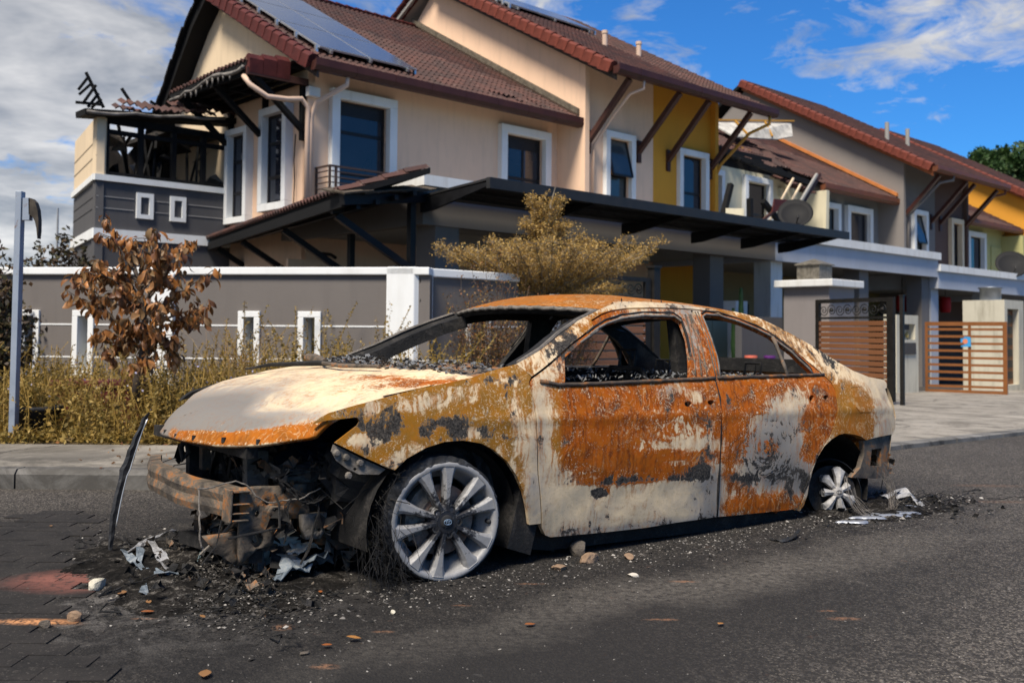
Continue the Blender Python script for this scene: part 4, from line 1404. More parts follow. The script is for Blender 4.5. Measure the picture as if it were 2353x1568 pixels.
for z in (wx(500, 747)[1], wx(500, 823)[1]):
    for i in range(0, len(segs) - 1, 2):
        MB().box(segs[i] + .002, segs[i + 1] - .002, -.006, .02, z - .009, z + .009).build('groove_line', M_WHITE, BW)
for a, b in ((352, 402),):
    x0, x1 = wx(a)[0], wx(b)[0]
    MB().box(x0, x1, -.07, .12, -.1, ztop - .088).build('pier', M_WHITE, BW, bevel=.01)
# plain dark board added behind the slots so that they look dark
MB().box(-13, 0, .9, .95, 0, 1.4).build('slot_backdrop', plain('dark_yard_backdrop', (.03, .028, .02), .9, .5, 3), BW)
# corner pier: front face to the camera, right face along the row
cf = wx(888)[0]; ce = wx(950)[0]
p0 = WC + wd * cf; p1 = WC + wd * ce
d = ray(988, 700); best = None
for k_ in range(400):
    q = p1 + AX * (k_ * .002)
    if proj_np([q[0], q[1], 1])[0] >= 988: break
p2 = q
p3 = p0 + (p2 - p1)
CP = thing('corner_pier', 'white corner pier of the boundary wall with burnt creeper marks on its right face', 'wall pillar', (float(p1[0]), float(p1[1]), 0))
fp = [tuple(p - p1) for p in (p0 - wn * .05, p1 - wn * .05 + wd * .01, p2 - BX * .05, p3 + wn * .1)]
MB().prism(fp, -.1, ztop + .004, 'z').build('pier', M_WHITE, CP, bevel=.012)
for px, py in ((968, 640), (975, 652), (965, 690), (972, 700), (979, 690), (968, 745), (975, 745), (960, 775), (966, 774), (973, 773), (979, 772), (984, 771), (972, 826), (978, 826), (983, 824), (975, 760), (982, 762), (965, 645), (981, 648), (970, 704), (977, 702), (983, 699)):
    c0 = p1 - BX * .052 - np.array([0, 0]); dd = ray(px, py); k = (c0 @ BX) / (dd[:2] @ BX); p = CAMP + dd * k
    m = MB(); m.tube([(p[0] - p1[0], p[1] - p1[1], p[2] + .03), (p[0] - p1[0] + .004, p[1] - p1[1] - .004, p[2]), (p[0] - p1[0] - .008, p[1] - p1[1], p[2] - .03)], [.004, .008, .003], 5)
    m.build('creeper_scar', M_CHAR, CP)
# right part along the row
rs, rt = (p2 - RO) @ AX, (p2 - RO) @ BX
RWL = thing('boundary_wall', 'short grey wall with white coping running from the corner pier towards the golden tree', 'wall', rw(rs, rt), ROWA)
Lr = 2.0
for k_ in range(2000):
    if proj_np(rw(rs + k_ * .002, rt, 1.7))[0] > 1190: Lr = k_ * .002; break
wall_mb(front(0), 0, Lr, -.1, ztop - .10, [(.62, .86, .45, 1.2)], th=.2).build('wall_face', M_WALLGREY, RWL)
MB().box(-.01, Lr, -.04, .14, ztop - .10, ztop + .0).build('coping', M_WHITE, RWL, bevel=.012)
frame_mb(front(0), .55, .93, .38, 1.27, .07, -.18, .035).build('slot_frame', M_WHITE, RWL)
gl = MB()
for z in (1.09, .68):
    for x0, x1 in ((0, .545), (.935, Lr)):
        MB().box(x0, x1, -.006, .01, z, z + .018).build('groove_line', M_WHITE, RWL)


# ================================================================== GATES AND PILLARS
def wood(name, c1, c2):
    def f(t):
        tc = t.n('ShaderNodeTexCoord').outputs['Object']
        oi = t.n('ShaderNodeObjectInfo').outputs['Random']
        mp = t.n('ShaderNodeMapping', {0: tc, 'Scale': (1, 20, 20)})
        a = t.noise(mp.outputs[0], 2.5, 5, .6, .3)
        c = t.mix(t.ramp(a, .3, .7), c1, c2)
        c = t.mix(t.math('MULTIPLY', oi, .3), c, tuple(x * .6 for x in c1))
        return pbsdf(t, c, .55, 0, a, .2, .003)
    return mat(name, f)


M_WOOD = wood('brown_wood_slat', (.165, .066, .026), (.23, .095, .040))
M_OGATE = plain('orange_brown_gate_paint', (.20, .076, .024), .45, .12, 4)
M_IRON = plain('black_wrought_iron', (.014, .013, .012), .5, .3, 9)


def slat_gate(label, a, b, zb, h, nsl, scroll=True):
    """a, b: world xy of the two ends"""
    a, b = np.array(a), np.array(b)
    L = float(np.linalg.norm(b - a)); rz = math.atan2(b[1] - a[1], b[0] - a[0])
    G = thing('slat_gate', label, 'gate', (a[0], a[1], zb), rz)
    fr = MB()
    fr.box(0, .09, -.03, .03, 0, h); fr.box(L - .14, L, -.03, .03, 0, h)
    fr.box(.09, L - .14, -.03, .03, h - .07, h)
    if scroll: fr.box(.09, L - .14, -.02, .02, h - .36, h - .32)
    fr.box(.09, L - .14, -.03, .03, .0, .06)
    fr.build('gate_frame', M_IRON, G)
    top = h - (.38 if scroll else .09)
    pit = (top - .08) / nsl
    for i in range(nsl):
        z = .08 + i * pit
        m = MB(); m.box(.09, L - .14, -.028, .012, z, z + pit * .80)
        o = m.build('slat', M_WOOD, G, bevel=.006)
    sc = MB()
    for i in range(nsl):
        z = .08 + i * pit + pit * .4
        for x in (.13, L - .18):
            sc.tube([(x, -.03, z), (x, -.036, z)], .012, 6)
    sc.build('screw_heads', M_ALU, G)
    if scroll:
        s_ = MB()
        n = max(2, int(L / .45))
        for i in range(n):
            cx_ = .09 + (L - .25) * (i + .5) / n
            for sgn in (-1, 1):
                pts = []
                for k in range(22):
                    th = k / 21 * 3.6 * math.pi
                    r = .11 * (1 - k / 24)
                    pts.append((cx_ + sgn * (.10 - r * math.cos(th)), 0, h - .20 + sgn * r * math.sin(th) * .95))
                s_.tube(pts, .009, 5)
            s_.lathe([(0, -.03), (.035, -.015), (.035, .015), (0, .03)], 8, (cx_ + .1, 0, h - .2))
        s_.build('scrollwork', M_IRON, G, smooth=True)
    return G


def g4(s, t):
    return rw(s, t)[:2]
def onrow(px, t):
    d = ray(px, 800); k = (t + BX @ RO) / (d[:2] @ BX); p = CAMP + d * k
    return float((p[:2] - RO) @ AX)
sa, sb = onrow(1296, -6.4), onrow(1492, -6.4)
slat_gate('closed brown slat gate with iron scrolls under the golden tree behind the wreck', g4(sa, -6.4), g4(sb, -6.4), .02, 1.93, 11)
slat_gate('open brown slat gate with iron scrolls between grey pillar and letterbox wall', g4(6.30, -7.34), g4(5.71, -9.10), -.07, 1.75, 13)
for s_, lab in ((sa - .25, 'pale square gate post left of the closed slat gate'), (sb + .10, 'black steel gate post right of the closed slat gate')):
    P = thing('gate_post', lab, 'gate post', rw(s_, -6.4, 0), ROWA)
    MB().box(-.07, .09, -.07, .07, -.1, 2.12).build('post', M_WEATHWHITE if s_ < sa else M_IRON, P)
    MB().box(-.09, .11, -.09, .09, 2.12, 2.16).build('cap', M_WEATHWHITE if s_ < sa else M_IRON, P)
P = thing('gate_post', 'black double hinge post behind the free end of the open slat gate', 'gate post', (*g4(5.70, -9.24), -.15), ROWA)
MB().box(-.03, .03, -.03, .03, 0, 1.84).build('post', M_IRON, P)
MB().box(-.04, .04, -.04, .04, 1.84, 1.86).build('cap', M_IRON, P)


def pillar(label, s, t, wd_, dp, zt, m, mcap, z0):
    P = thing('gate_pillar', label, 'gate pillar', rw(s, t, 0), ROWA)
    MB().box(0, wd_, 0, dp, z0, zt - .14).build('pillar_body', m, P, bevel=.01)
    MB().box(-.14, wd_ + .14, -.14, dp + .14, zt - .14, zt).build('cap', mcap, P, bevel=.015)
    return P
P1 = pillar('grey gate pillar with a wide white cap beside the open slat gate', 7.38, -7.0, 1.0, 1.0, 2.12, plain('pillar_grey', (.22, .20, .195), .85, .05, .8, stain=.1), M_WEATHWHITE, -.6)
BXX = thing('meter_hood', 'small galvanised box with a pyramid lid standing on the grey gate pillar', 'metal box', rw(7.72, -6.6, 2.12), ROWA)
zinc = plain('weathered_zinc', (.16, .145, .12), .6, .45, 14, stain=.5, metal=.3)
MB().box(0, .5, 0, .5, 0, .34).build('box', zinc, BXX)
MB().add([(-.04, -.04, .34), (.54, -.04, .34), (.54, .54, .34), (-.04, .54, .34), (.25, .25, .46), (-.04, -.04, .32), (.54, -.04, .32), (.54, .54, .32), (-.04, .54, .32)],
         [(0, 1, 4), (1, 2, 4), (2, 3, 4), (3, 0, 4), (5, 8, 7, 6), (0, 5, 6, 1), (1, 6, 7, 2), (2, 7, 8, 3), (3, 8, 5, 0)]).build('lid', zinc, BXX)
M_OLDCREAM = plain('old_cream_render', (.50, .47, .38), .85, .08, 1.2, stain=.7, staincol=(.20, .18, .13))
P2 = thing('letterbox_wall', 'low cream wall stump with a letterbox niche and dark number plate', 'wall', rw(10.95, -6.65, 0), ROWA)
wall_mb(front(0), 0, 1.08, -.8, 1.50, [(.30, .92, .95, 1.30)], th=.22).build('wall_face', M_OLDCREAM, P2)
MB().box(.0, 1.08, .2, .3, -.8, 1.51).build('back_wall', M_OLDCREAM, P2)
MB().box(.32, .66, .02, .12, 1.17, 1.29).build('letter_flap', M_IRON, P2)
MB().lathe([(0, -.08), (.04, -.05), (.045, .0), (.02, .06), (0, .07)], 10, (.72, .1, 1.06)).build('bell', plain('brass_bell', (.45, .36, .14), .4), P2, smooth=True)
MB().box(.34, .90, -.03, -.001, .62, .88).build('number_plate', plain('dark_plate', (.05, .047, .045), .4), P2)
P3 = thing('gate_pillar', 'tall stained cream gate pillar with an orange door niche at the right end', 'gate pillar', rw(16.2, -7.0, 0), ROWA)
wall_mb(front(0), 0, 1.3, -.9, 1.98, [(.18, .95, -.2, 1.75)], th=.25).build('pillar_body', M_OLDCREAM, P3)
MB().box(0, 1.3, .252, 1.05, -.9, 1.975).build('pillar_core', M_OLDCREAM, P3)
MB().box(.2, .93, .14, .2, -.2, 1.7).build('niche_door', M_OGATE, P3)
nb = MB()
for i in range(6): nb.box(.27, .86, .12, .14, -.05 + i * .29, .14 + i * .29)
nb.build('door_glass', M_FRAME, P3)
CY = thing('steel_drum', 'short steel drum vent on top of the tall cream gate pillar', 'metal drum', rw(16.6, -6.5, 1.98), ROWA)
MB().lathe([(.26, 0), (.26, .30), (.30, .31), (.30, .34), (0, .36)], 20).build('drum', plain('blue_grey_steel', (.20, .22, .25), .4, .2, 5, metal=.6), CY, smooth=True)


def rail_gate(label, a, b, zb, h, nr, mid):
    a, b = np.array(a), np.array(b)
    L = float(np.linalg.norm(b - a)); rz = math.atan2(b[1] - a[1], b[0] - a[0])
    G = thing('rail_gate', label, 'gate', (a[0], a[1], zb), rz)
    fr = MB()
    fr.box(0, .06, -.03, .03, 0, h); fr.box(L - .09, L, -.04, .04, -.06, h)
    fr.box(.06, L - .09, -.03, .03, h - .09, h); fr.box(.06, L - .09, -.03, .03, 0, .12)
    fr.box(L * mid - .03, L * mid + .03, -.025, .025, .12, h - .09)
    fr.build('gate_frame', M_OGATE, G)
    for i in range(nr):
        z = .12 + (h - .21) * (i + .5) / nr
        for x0, x1 in ((.06, L * mid - .03), (L * mid + .03, L - .09)):
            MB().box(x0, x1, -.02, .02, z - .028, z + .028).build('rail', M_OGATE, G)
    return G
rail_gate('open orange brown rail gate with nine rails beside the letterbox wall', g4(12.99, -6.38), g4(13.36, -8.1), -.33, 1.70, 9, .55)
rail_gate('orange brown rail gate in front of the tall cream pillar at the right edge', g4(15.6, -8.4), g4(20.5, -7.6), -.45, 1.75, 9, .6)
ST = thing('plastic_sticker_tag', 'small blue and orange packet tied to the rail gate', 'tag', (*g4(13.2, -7.25), .92), math.atan2(-1.72 * .95, 1.4))
MB().add([(-.12, -.05, .12), (.12, -.05, .10), (.13, -.05, -.12), (-.10, -.05, -.13), (-.12, -.045, .12), (.12, -.045, .10), (.13, -.045, -.12), (-.10, -.045, -.13)],
         [(3, 2, 1, 0), (4, 5, 6, 7), (0, 1, 5, 4), (1, 2, 6, 5), (2, 3, 7, 6), (3, 0, 4, 7)]).build('packet', plain('sky_blue_plastic', (.05, .30, .62), .4), ST)
MB().lathe([(0, 0), (.06, .0), (.06, .004), (0, .005)], 12).build('print', plain('orange_print', (.65, .22, .12), .5), ST).matrix_local = Matrix.Translation((0, -.052, 0)) @ Matrix.Rotation(math.pi / 2, 4, 'X')

# red lanterns under the porch of the grey house
for px, py, lab in ((2073, 697, 'red paper lantern hanging under the porch just right of the slat gate'), (2172, 700, 'red paper lantern hanging under the porch above the rail gate')):
    s_ = onrow(px, -3.3); d_ = ray(px, py); k = (-3.3 + BX @ RO) / (d_[:2] @ BX); z_ = float((CAMP + d_ * k)[2])
    LN = thing('lantern', lab, 'lantern', rw(s_, -3.3, z_), ROWA, 'red lanterns under the porch')
    MB().lathe([(0, .24), (.15, .24), (.17, .14), (.17, -.14), (.14, -.24), (0, -.24)], 16).build('shade', plain('red_lantern_paper', (.35, .010, .012), .6, .2, 6), LN, smooth=True)
    MB().tube([(0, 0, .24), (0, 0, .75)], .008, 5).build('cord', M_IRON, LN)

# plant pots by the second house, seen through the wreck
def pot(label, px, py, t, r, h, m, plant=None, z0=None, nm='plant_pot'):
    s_ = onrow(px, t); d_ = ray(px, py); k = (t + BX @ RO) / (d_[:2] @ BX); z_ = float((CAMP + d_ * k)[2]) if z0 is None else z0
    Pt = thing(nm, label, 'plant pot', rw(s_, t, z_), ROWA)
    MB().lathe([(0, 0), (r * .72, 0), (r * .95, h * .85), (r * 1.05, h * .85), (r * 1.05, h), (r * .92, h), (r * .9, h * .9), (0, h * .88)], 20).build('pot', m, Pt, smooth=False)
    return Pt
SH = thing('plinth', 'low grey plinth carrying the coloured plant pots beside the gate pillar', 'plinth', rw(4.9, -6.25, 0), ROWA)
MB().box(-.9, 1.6, -.3, .35, -.4, .36).build('block', M_DGREY, SH)
pot('salmon pink plant pot on the plinth seen through the rear window of the wreck', 1725, 850, -6.3, .115, .28, plain('salmon_plastic', (.62, .15, .10), .5), z0=.36)
pot('purple plant pot with caladium leaves beside the salmon pink pot', 1768, 852, -6.25, .11, .27, plain('purple_plastic', (.12, .03, .17), .5), z0=.36)
pot('small purple pot behind the salmon pink pot', 1714, 820, -5.7, .12, .26, plain('purple_plastic2', (.14, .035, .20), .5), z0=.62)
pot('broad terracotta jar behind the door mirror bracket of the wreck', 1311, 858, -9.2, .19, .36, plain('terracotta', (.24, .10, .07), .7, .15), z0=.28)
CT = thing('cactus', 'tall dark green cactus in the porch beside the white post', 'cactus', rw(onrow(1700, -5.6), -5.6, 0), ROWA)
m = MB()
for a_ in ((0, 0, 0, .05, 1.95, .07), (.12, .05, .05, .28, 1.3, .05), (-.12, 0, .1, -.2, 1.55, .055)):
    m.tube([(a_[0], a_[1], 0), (a_[0] + a_[3] * .5, a_[1], a_[4] * .5), (a_[0] + a_[3] * .6, a_[1], a_[4])], [a_[5], a_[5] * 1.1, a_[5] * .5], 7)
m.build('stem', plain('cactus_green', (.025, .06, .02), .6, .3, 10), CT)
WP = thing('white_post', 'short white square post behind the plant pots', 'post', rw(onrow(1690, -5.2), -5.2, 0), ROWA)
MB().box(0, .42, 0, .3, -.4, 1.72).build('post', M_WEATHWHITE, WP)
CB = thing('pale_cabinet', 'pale green grey double cabinet seen through the front door window of the wreck', 'cabinet', rw(onrow(1585, -5.0), -5.0, 0), ROWA)
for i in range(2):
    MB().box(i * .75, i * .75 + .73, 0, .5, 0, 1.35).build('cabinet_door', plain('pale_green_grey', (.22, .26, .20), .7, .05), CB)
LW = thing('low_wall', 'low dark grey wall between the plant pots and the gate pillar', 'wall', rw(5.9, -6.0, 0), ROWA)
MB().box(0, 1.45, .0, .15, -.4, 1.38).build('wall_face', M_DGREY, LW)

# ================================================================== STREET SIGN POST
b0 = ground(30, 1012, .12); tp = at_depth(47, 440, float(b0[1]))
SP = thing('sign_post', 'pale blue grey steel post with a bent rusty sign at the left edge', 'sign post', tuple(b0))
dx = tuple(tp - b0)
def _post(t):
    tc = t.n('ShaderNodeTexCoord').outputs['Object']
    c = t.mix(t.ramp(t.noise(tc, 3, 4), .3, .7), (.22, .26, .32), (.30, .34, .40))
    c = t.mix(t.ramp(t.noise(tc, 9, 6, .75, .5), .60, .70), c, (.16, .075, .03))
    return pbsdf(t, c, .5, .2, t.noise(tc, 30, 4), .2, .003)
M_POST = mat('galvanised_post', _post)
MB().bar((0, 0, 0), dx, .072, .05).build('post', M_POST, SP, bevel=.004)
zt = dx[2]
rustm = plain('rusty_sign_back', (.055, .045, .035), .7, .5, 8, stain=.8, staincol=(.20, .09, .03))
MB().box(dx[0] + .034, dx[0] + .09, -.03, .03, zt - .235, zt - .055).build('bracket', M_POST, SP)
m = MB()
prof = [(.08, zt - .055), (.105, zt - .060), (.135, zt - .09), (.155, zt - .15), (.165, zt - .23), (.166, zt - .32), (.160, zt - .385), (.150, zt - .30), (.135, zt - .24), (.11, zt - .20), (.085, zt - .19)]
m.prism([(a, b) for a, b in prof], -.03, .03, 'y')
sg = m.build('sign_plate', rustm, SP); sg.location = (dx[0] * .98 - .0, 0, 0)
# thin far mast on the left horizon
ms = at_depth(131, 560, 30)
MS = thing('mast', 'thin pale mast rising behind the dark bushes at the left', 'mast', (float(ms[0]), 30, 0))
MB().tube([(0, 0, 0), (0, 0, float(at_depth(131, 478, 30)[2]))], [.07, .03], 6).build('mast', M_ALU, MS)
# ================================================================== THE BURNT CAR
PIT = R_(2.5)
CM = np.array(Matrix.Rotation(CTH, 3, 'Z') @ Matrix.Rotation(PIT, 3, 'Y'))
HPu = [-1.1, -.95, -.8, -.6, -.3, 0, .5, 1.4, 2.4, 2.8, 3.2, 3.5, 3.8, 4]
HPv = [.52, .60, .70, .79, .865, .895, .905, .91, .905, .895, .855, .80, .71, .6]
DZz = [0, .15, .3, .55, .7, .8, .88, 1.0, 1.1, 1.2, 1.3, 1.4]
DZv = [-.06, -.03, -.005, 0, -.012, -.035, -.07, -.14, -.205, -.275, -.35, -.43]
_uu = np.linspace(-1.2, 4.2, 541); _k = np.ones(31) / 31
_hs = np.convolve(np.pad(np.interp(_uu, HPu, HPv), 15, mode='edge'), _k, 'valid')
_zz = np.linspace(-.1, 1.5, 161); _k2 = np.ones(13) / 13
_ds = np.convolve(np.pad(np.interp(_zz, DZz, DZv), 6, mode='edge'), _k2, 'valid')


def hw(u, z):
    return np.interp(u, _uu, _hs) + np.interp(z, _zz, _ds)


def fromcar(P):
    return np.asarray(P, float) @ CM.T + CARO


def onw(px, w_, pxy=None):
    o = (CAMP - CARO) @ CM
    d = ray(*px) @ CM
    k = (w_ - o[1]) / d[1]
    q = o + k * d
    return q[0], q[2]


def sd_(x, y):
    w_ = -.9
    for _ in range(14):
        u, z = onw((x, y), w_)
        w_ = -float(hw(u, z))
    return (float(u), float(z))


Z2 = lambda x, y: ((300 + x / 1.96) * .672, (1300 + y / 1.96) * .672)
Z3 = lambda x, y: ((1100 + x / 2.351) * .672, (950 + y / 2.351) * .672)
Z4 = lambda x, y: ((2000 + x / 1.96) * .672, (950 + y / 1.96) * .672)
Z5 = lambda x, y: ((1200 + x / 2.351) * .672, (1450 + y / 2.351) * .672)
G6 = lambda x, y: ((2200 + x / 1.8085) * .672, (1400 + y / 1.8085) * .672)
def S_(f, *pts): return [sd_(*f(*p)) for p in pts]


def inpoly(P, poly):
    P = np.asarray(P); x, y = P[:, 0], P[:, 1]
    r = np.zeros(len(P), bool); n = len(poly)
    for i in range(n):
        x1, y1 = poly[i]; x2, y2 = poly[(i + 1) % n]
        c = ((y1 > y) != (y2 > y)) & (x < (x2 - x1) * (y - y1) / ((y2 - y1) + 1e-12) + x1)
        r ^= c
    return r


def smooth_poly(p, n=1):
    """round an open or closed outline a little (Chaikin)"""
    for _ in range(n):
        q = []
        for i in range(len(p)):
            a, b = p[i], p[(i + 1) % len(p)]
            q += [(a[0] * .75 + b[0] * .25, a[1] * .75 + b[1] * .25), (a[0] * .25 + b[0] * .75, a[1] * .25 + b[1] * .75)]
        p = q
    return p


def resample(p, h):
    out = []
    for i in range(len(p)):
        a, b = p[i], p[(i + 1) % len(p)]
        n = max(1, int(math.hypot(b[0] - a[0], b[1] - a[1]) / h))
        out += [(a[0] + (b[0] - a[0]) * k / n, a[1] + (b[1] - a[1]) * k / n) for k in range(n)]
    return out


def cdt(outline, holes=(), h=.02):
    vs, es = [], []
    loops = [resample(outline, h)] + [resample(q, h) for q in holes]
    for lp in loops:
        b = len(vs); vs += lp
        es += [(b + i, b + (i + 1) % len(lp)) for i in range(len(lp))]
    a = np.array(vs)
    gx = np.arange(a[:, 0].min(), a[:, 0].max(), h); gy = np.arange(a[:, 1].min(), a[:, 1].max(), h)
    G = np.array([(x + (h / 2 if j % 2 else 0), y) for j, y in enumerate(gy) for x in gx])
    if len(G):
        k = inpoly(G, outline)
        for q in holes: k &= ~inpoly(G, q)
        G = G[k]
        if len(G):
            dmin = np.min(np.hypot(G[:, None, 0] - a[None, :, 0], G[:, None, 1] - a[None, :, 1]), axis=1)
            G = G[dmin > h * .45]
            vs = vs + [tuple(g) for g in G]
    r = delaunay_2d_cdt([Vector(v) for v in vs], es, [], 0, 1e-6)
    V = np.array([tuple(v) for v in r[0]]); F = np.array([f for f in r[2] if len(f) == 3])
    c = V[F].mean(axis=1)
    k = inpoly(c, outline)
    for q in holes: k &= ~inpoly(c, q)
    return V, F[k]


# ---- where rust, char and ash lie (ellipses given in photo pixels of the near side)
# cx, cy, rx, ry, angle, channel, value      R rust, D char, O ochre tone, A grey ash
PAINT = []
def pt(xy, rx, ry, ang=0, **kw):
    for k, v in kw.items(): PAINT.append((xy[0], xy[1], rx, ry, math.radians(ang), k, v))
BASE = {'fender': dict(R=.80, D=.12, O=.95, A=.3), 'door': dict(R=.86, D=.10, O=.15, A=.35), 'quarter': dict(R=.52, D=.18, O=.7, A=.2),
        'hood': dict(R=-.15, D=-.12, O=.45, A=.30), 'roof': dict(R=1.35, D=-.1, O=.55, A=.2)}
# fender
pt((1010, 916), 85, 20, -12, R=-.42); pt((925, 940), 60, 14, -16, R=-.30); pt((1090, 880), 70, 10, -10, R=-.25); pt((880, 930), 50, 12, -20, R=-.2)
pt((870, 980), 66, 40, 12, D=.60); pt((850, 1010), 50, 34, 30, D=.30, R=-.5); pt((826, 1006), 24, 13, 15, D=-.9, R=-.9); pt((890, 1030), 55, 12, -35, D=-.9, R=.7)
pt((845, 960), 14, 40, 20, R=-.8, D=-.3); pt((905, 1060), 40, 20, -50, R=-.45)
pt((998, 976), 38, 16, -25, D=.62); pt((1052, 985), 30, 26, 10, D=.60); pt((1078, 992), 24, 14, 0, R=-.8, D=-.2); pt((1108, 990), 14, 14, 40, D=.7); pt((1010, 985), 12, 8, 0, D=-.6)
pt((1165, 872), 42, 12, 0, D=.55, R=-.3); pt((1180, 935), 12, 45, 5, D=.35, R=-.3); pt((1185, 960), 10, 25, 0, D=.3)
pt((1212, 1030), 22, 65, -5, R=-.55); pt((1228, 1130), 14, 75, 0, R=-.8, A=.5, D=-.1); pt((1190, 1000), 14, 60, 0, R=-.3)
pt((960, 1045), 70, 16, -22, R=-.30); pt((1090, 1030), 60, 10, 8, R=-.22); pt((1170, 1070), 14, 40, -35, R=-.3)
# front door
pt((1247, 985), 20, 120, 0, R=-.85, A=.2); pt((1235, 900), 12, 40, 0, R=-.6); pt((1275, 1000), 14, 110, 0, O=.8, R=-.12)
pt((1440, 960), 150, 100, 0, R=.30, O=-.1); pt((1536, 981), 62, 36, 0, R=-.42); pt((1560, 1023), 85, 12, -4, R=-.75); pt((1600, 1000), 22, 40, 30, R=-.35)
pt((1536, 900), 34, 18, -15, R=-.8, A=.6); pt((1600, 912), 17, 15, 0, R=-.8); pt((1405, 905), 60, 20, 0, R=-.15); pt((1365, 925), 30, 14, 0, R=-.3)
pt((1400, 1172), 190, 62, -4, R=-1.1, A=-.05); pt((1590, 1150), 70, 68, 0, R=-1.0, A=.1); pt((1282, 1130), 40, 70, 0, R=-.8); pt((1640, 1100), 20, 80, 0, R=-.5, A=.3)
pt((1460, 1102), 170, 8, -3, D=.60, R=.7); pt((1595, 1070), 34, 30, -20, D=.62, R=.3); pt((1560, 1062), 34, 7, 0, R=-.9, D=-.8)
pt((1374, 1132), 20, 8, 5, D=1.3); pt((1395, 1130), 8, 12, 0, R=.8); pt((1445, 1136), 6, 6, 0, R=.7); pt((1624, 1150), 28, 62, 5, D=.32, A=.6)
pt((1480, 1060), 150, 26, 2, R=.6, O=.1); pt((1630, 985), 10, 60, 0, D=.35); pt((1480, 1208), 240, 9, -6, D=.30, A=.6)
# rear door
pt((1745, 895), 95, 22, 0, R=.25); pt((1805, 955), 62, 62, 0, R=-.85, A=.35); pt((1760, 960), 50, 50, 0, R=-.1); pt((1730, 930), 40, 16, 20, R=.5)
pt((1766, 1026), 20, 18, 0, R=1.1, D=.1); pt((1768, 1030), 72, 52, 0, R=-.75, A=.95, D=.20); pt((1668, 950), 20, 80, 0, R=.2); pt((1668, 905), 8, 40, -10, D=.45)
pt((1700, 1000), 14, 40, 0, R=.4); pt((1857, 968), 14, 24, 20, R=1.2); pt((1865, 1020), 16, 36, 15, R=1.0); pt((1825, 905), 16, 14, 0, D=.35, R=-.3)
pt((1714, 1082), 26, 14, 0, R=-.8); pt((1722, 1100), 40, 10, 0, D=.6); pt((1680, 1120), 14, 60, 0, R=.2); pt((1735, 1160), 85, 16, -3, R=.9, D=-.2)
pt((1790, 1100), 70, 30, -20, D=.30, A=.7, R=-.5); pt((1838, 1120), 26, 50, 20, D=.35, A=.6, R=-.3); pt((1770, 1070), 70, 18, 10, D=.35, R=-.4)
pt((1850, 930), 14, 50, 10, D=.35)
# quarter panel, pillars and rail
pt((1960, 955), 70, 60, 10, R=.75, O=-.1, D=-.15); pt((2035, 930), 32, 90, -8, R=-.9, A=.35, D=-.1); pt((1990, 870), 50, 20, 20, R=-.7, D=-.1); pt((1945, 930), 22, 34, 0, O=.3, R=.1)
pt((1900, 1020), 40, 20, -40, R=-.25); pt((1912, 840), 40, 16, 40, D=.30, R=-.2); pt((1930, 820), 70, 14, 38, R=-.5); pt((1850, 780), 70, 12, 38, D=.25); pt((2010, 1010), 30, 50, 0, R=-.3, A=.4)
pt((1590, 770), 22, 90, -12, R=-.45, D=.22, A=.7); pt((1560, 800), 10, 70, -8, D=.4); pt((1640, 800), 12, 80, -14, R=.2); pt((1450, 725), 110, 8, -4, R=-.5, D=.2, A=.6); pt((1700, 750), 90, 8, 22, R=-.3, D=.25, A=.5)
pt((1500, 702), 150, 10, 0, R=-.55, D=-.1, A=.1); pt((1690, 730), 80, 10, 18, R=.2); pt((1780, 760), 70, 9, 30, R=-.1, D=.1)
pt((1280, 850), 34, 24, 0, R=-.55, D=.1); pt((1290, 800), 50, 26, -40, D=.52); pt((1230, 850), 30, 16, -30, R=.4); pt((1375, 730), 40, 14, -28, R=.5); pt((1420, 700), 60, 8, -5, R=-.6)
# hood: ash centre, grey nose, rusty lip, rusty band by the cowl
pt((440, 958), 110, 46, -20, A=1.7, D=.20); pt((545, 925), 110, 22, -20, A=.8); pt((500, 985), 150, 14, -3, A=.9); pt((600, 960), 120, 16, -8, A=.6); pt((640, 1000), 260, 14, -3, R=1.5); pt((700, 985), 120, 14, -6, R=.8); pt((800, 970), 90, 14, -8, R=.7); pt((470, 1000), 90, 9, 8, R=1.0)
pt((980, 880), 150, 7, -4, R=1.0, O=-.2); pt((890, 868), 90, 8, 0, R=.9, O=-.3); pt((860, 862), 60, 6, 0, D=.4)
pt((700, 960), 160, 20, -3, A=.35); pt((520, 965), 60, 14, 0, O=.4, R=.2)


def paint(Vcar, base):
    """per-vertex burn values; the far side mirrors the near side"""
    W = np.array(Vcar, float).copy()
    if base != 'hood' and base != 'roof':
        W[:, 1] = -np.abs(W[:, 1])
    px, py = proj_np(fromcar(W))
    ch = {k: np.full(len(W), v) for k, v in BASE[base].items()}
    for cx, cy, rx, ry, a, k, v in PAINT:
        dx, dy = px - cx, py - cy
        x = dx * math.cos(a) + dy * math.sin(a); y = -dx * math.sin(a) + dy * math.cos(a)
        r = (x / rx) ** 2 + (y / ry) ** 2
        ch[k] = ch[k] + v * np.exp(-np.minimum(r, 30) ** 1.1 * .75)
    out = np.ones((len(W), 4), np.float32)
    for i, k in enumerate('RDO'): out[:, i] = np.clip(ch[k], -.5, 1.6) * .5 + .25
    out[:, 3] = np.clip(ch['A'], -.5, 1.6) * .5 + .25
    return out


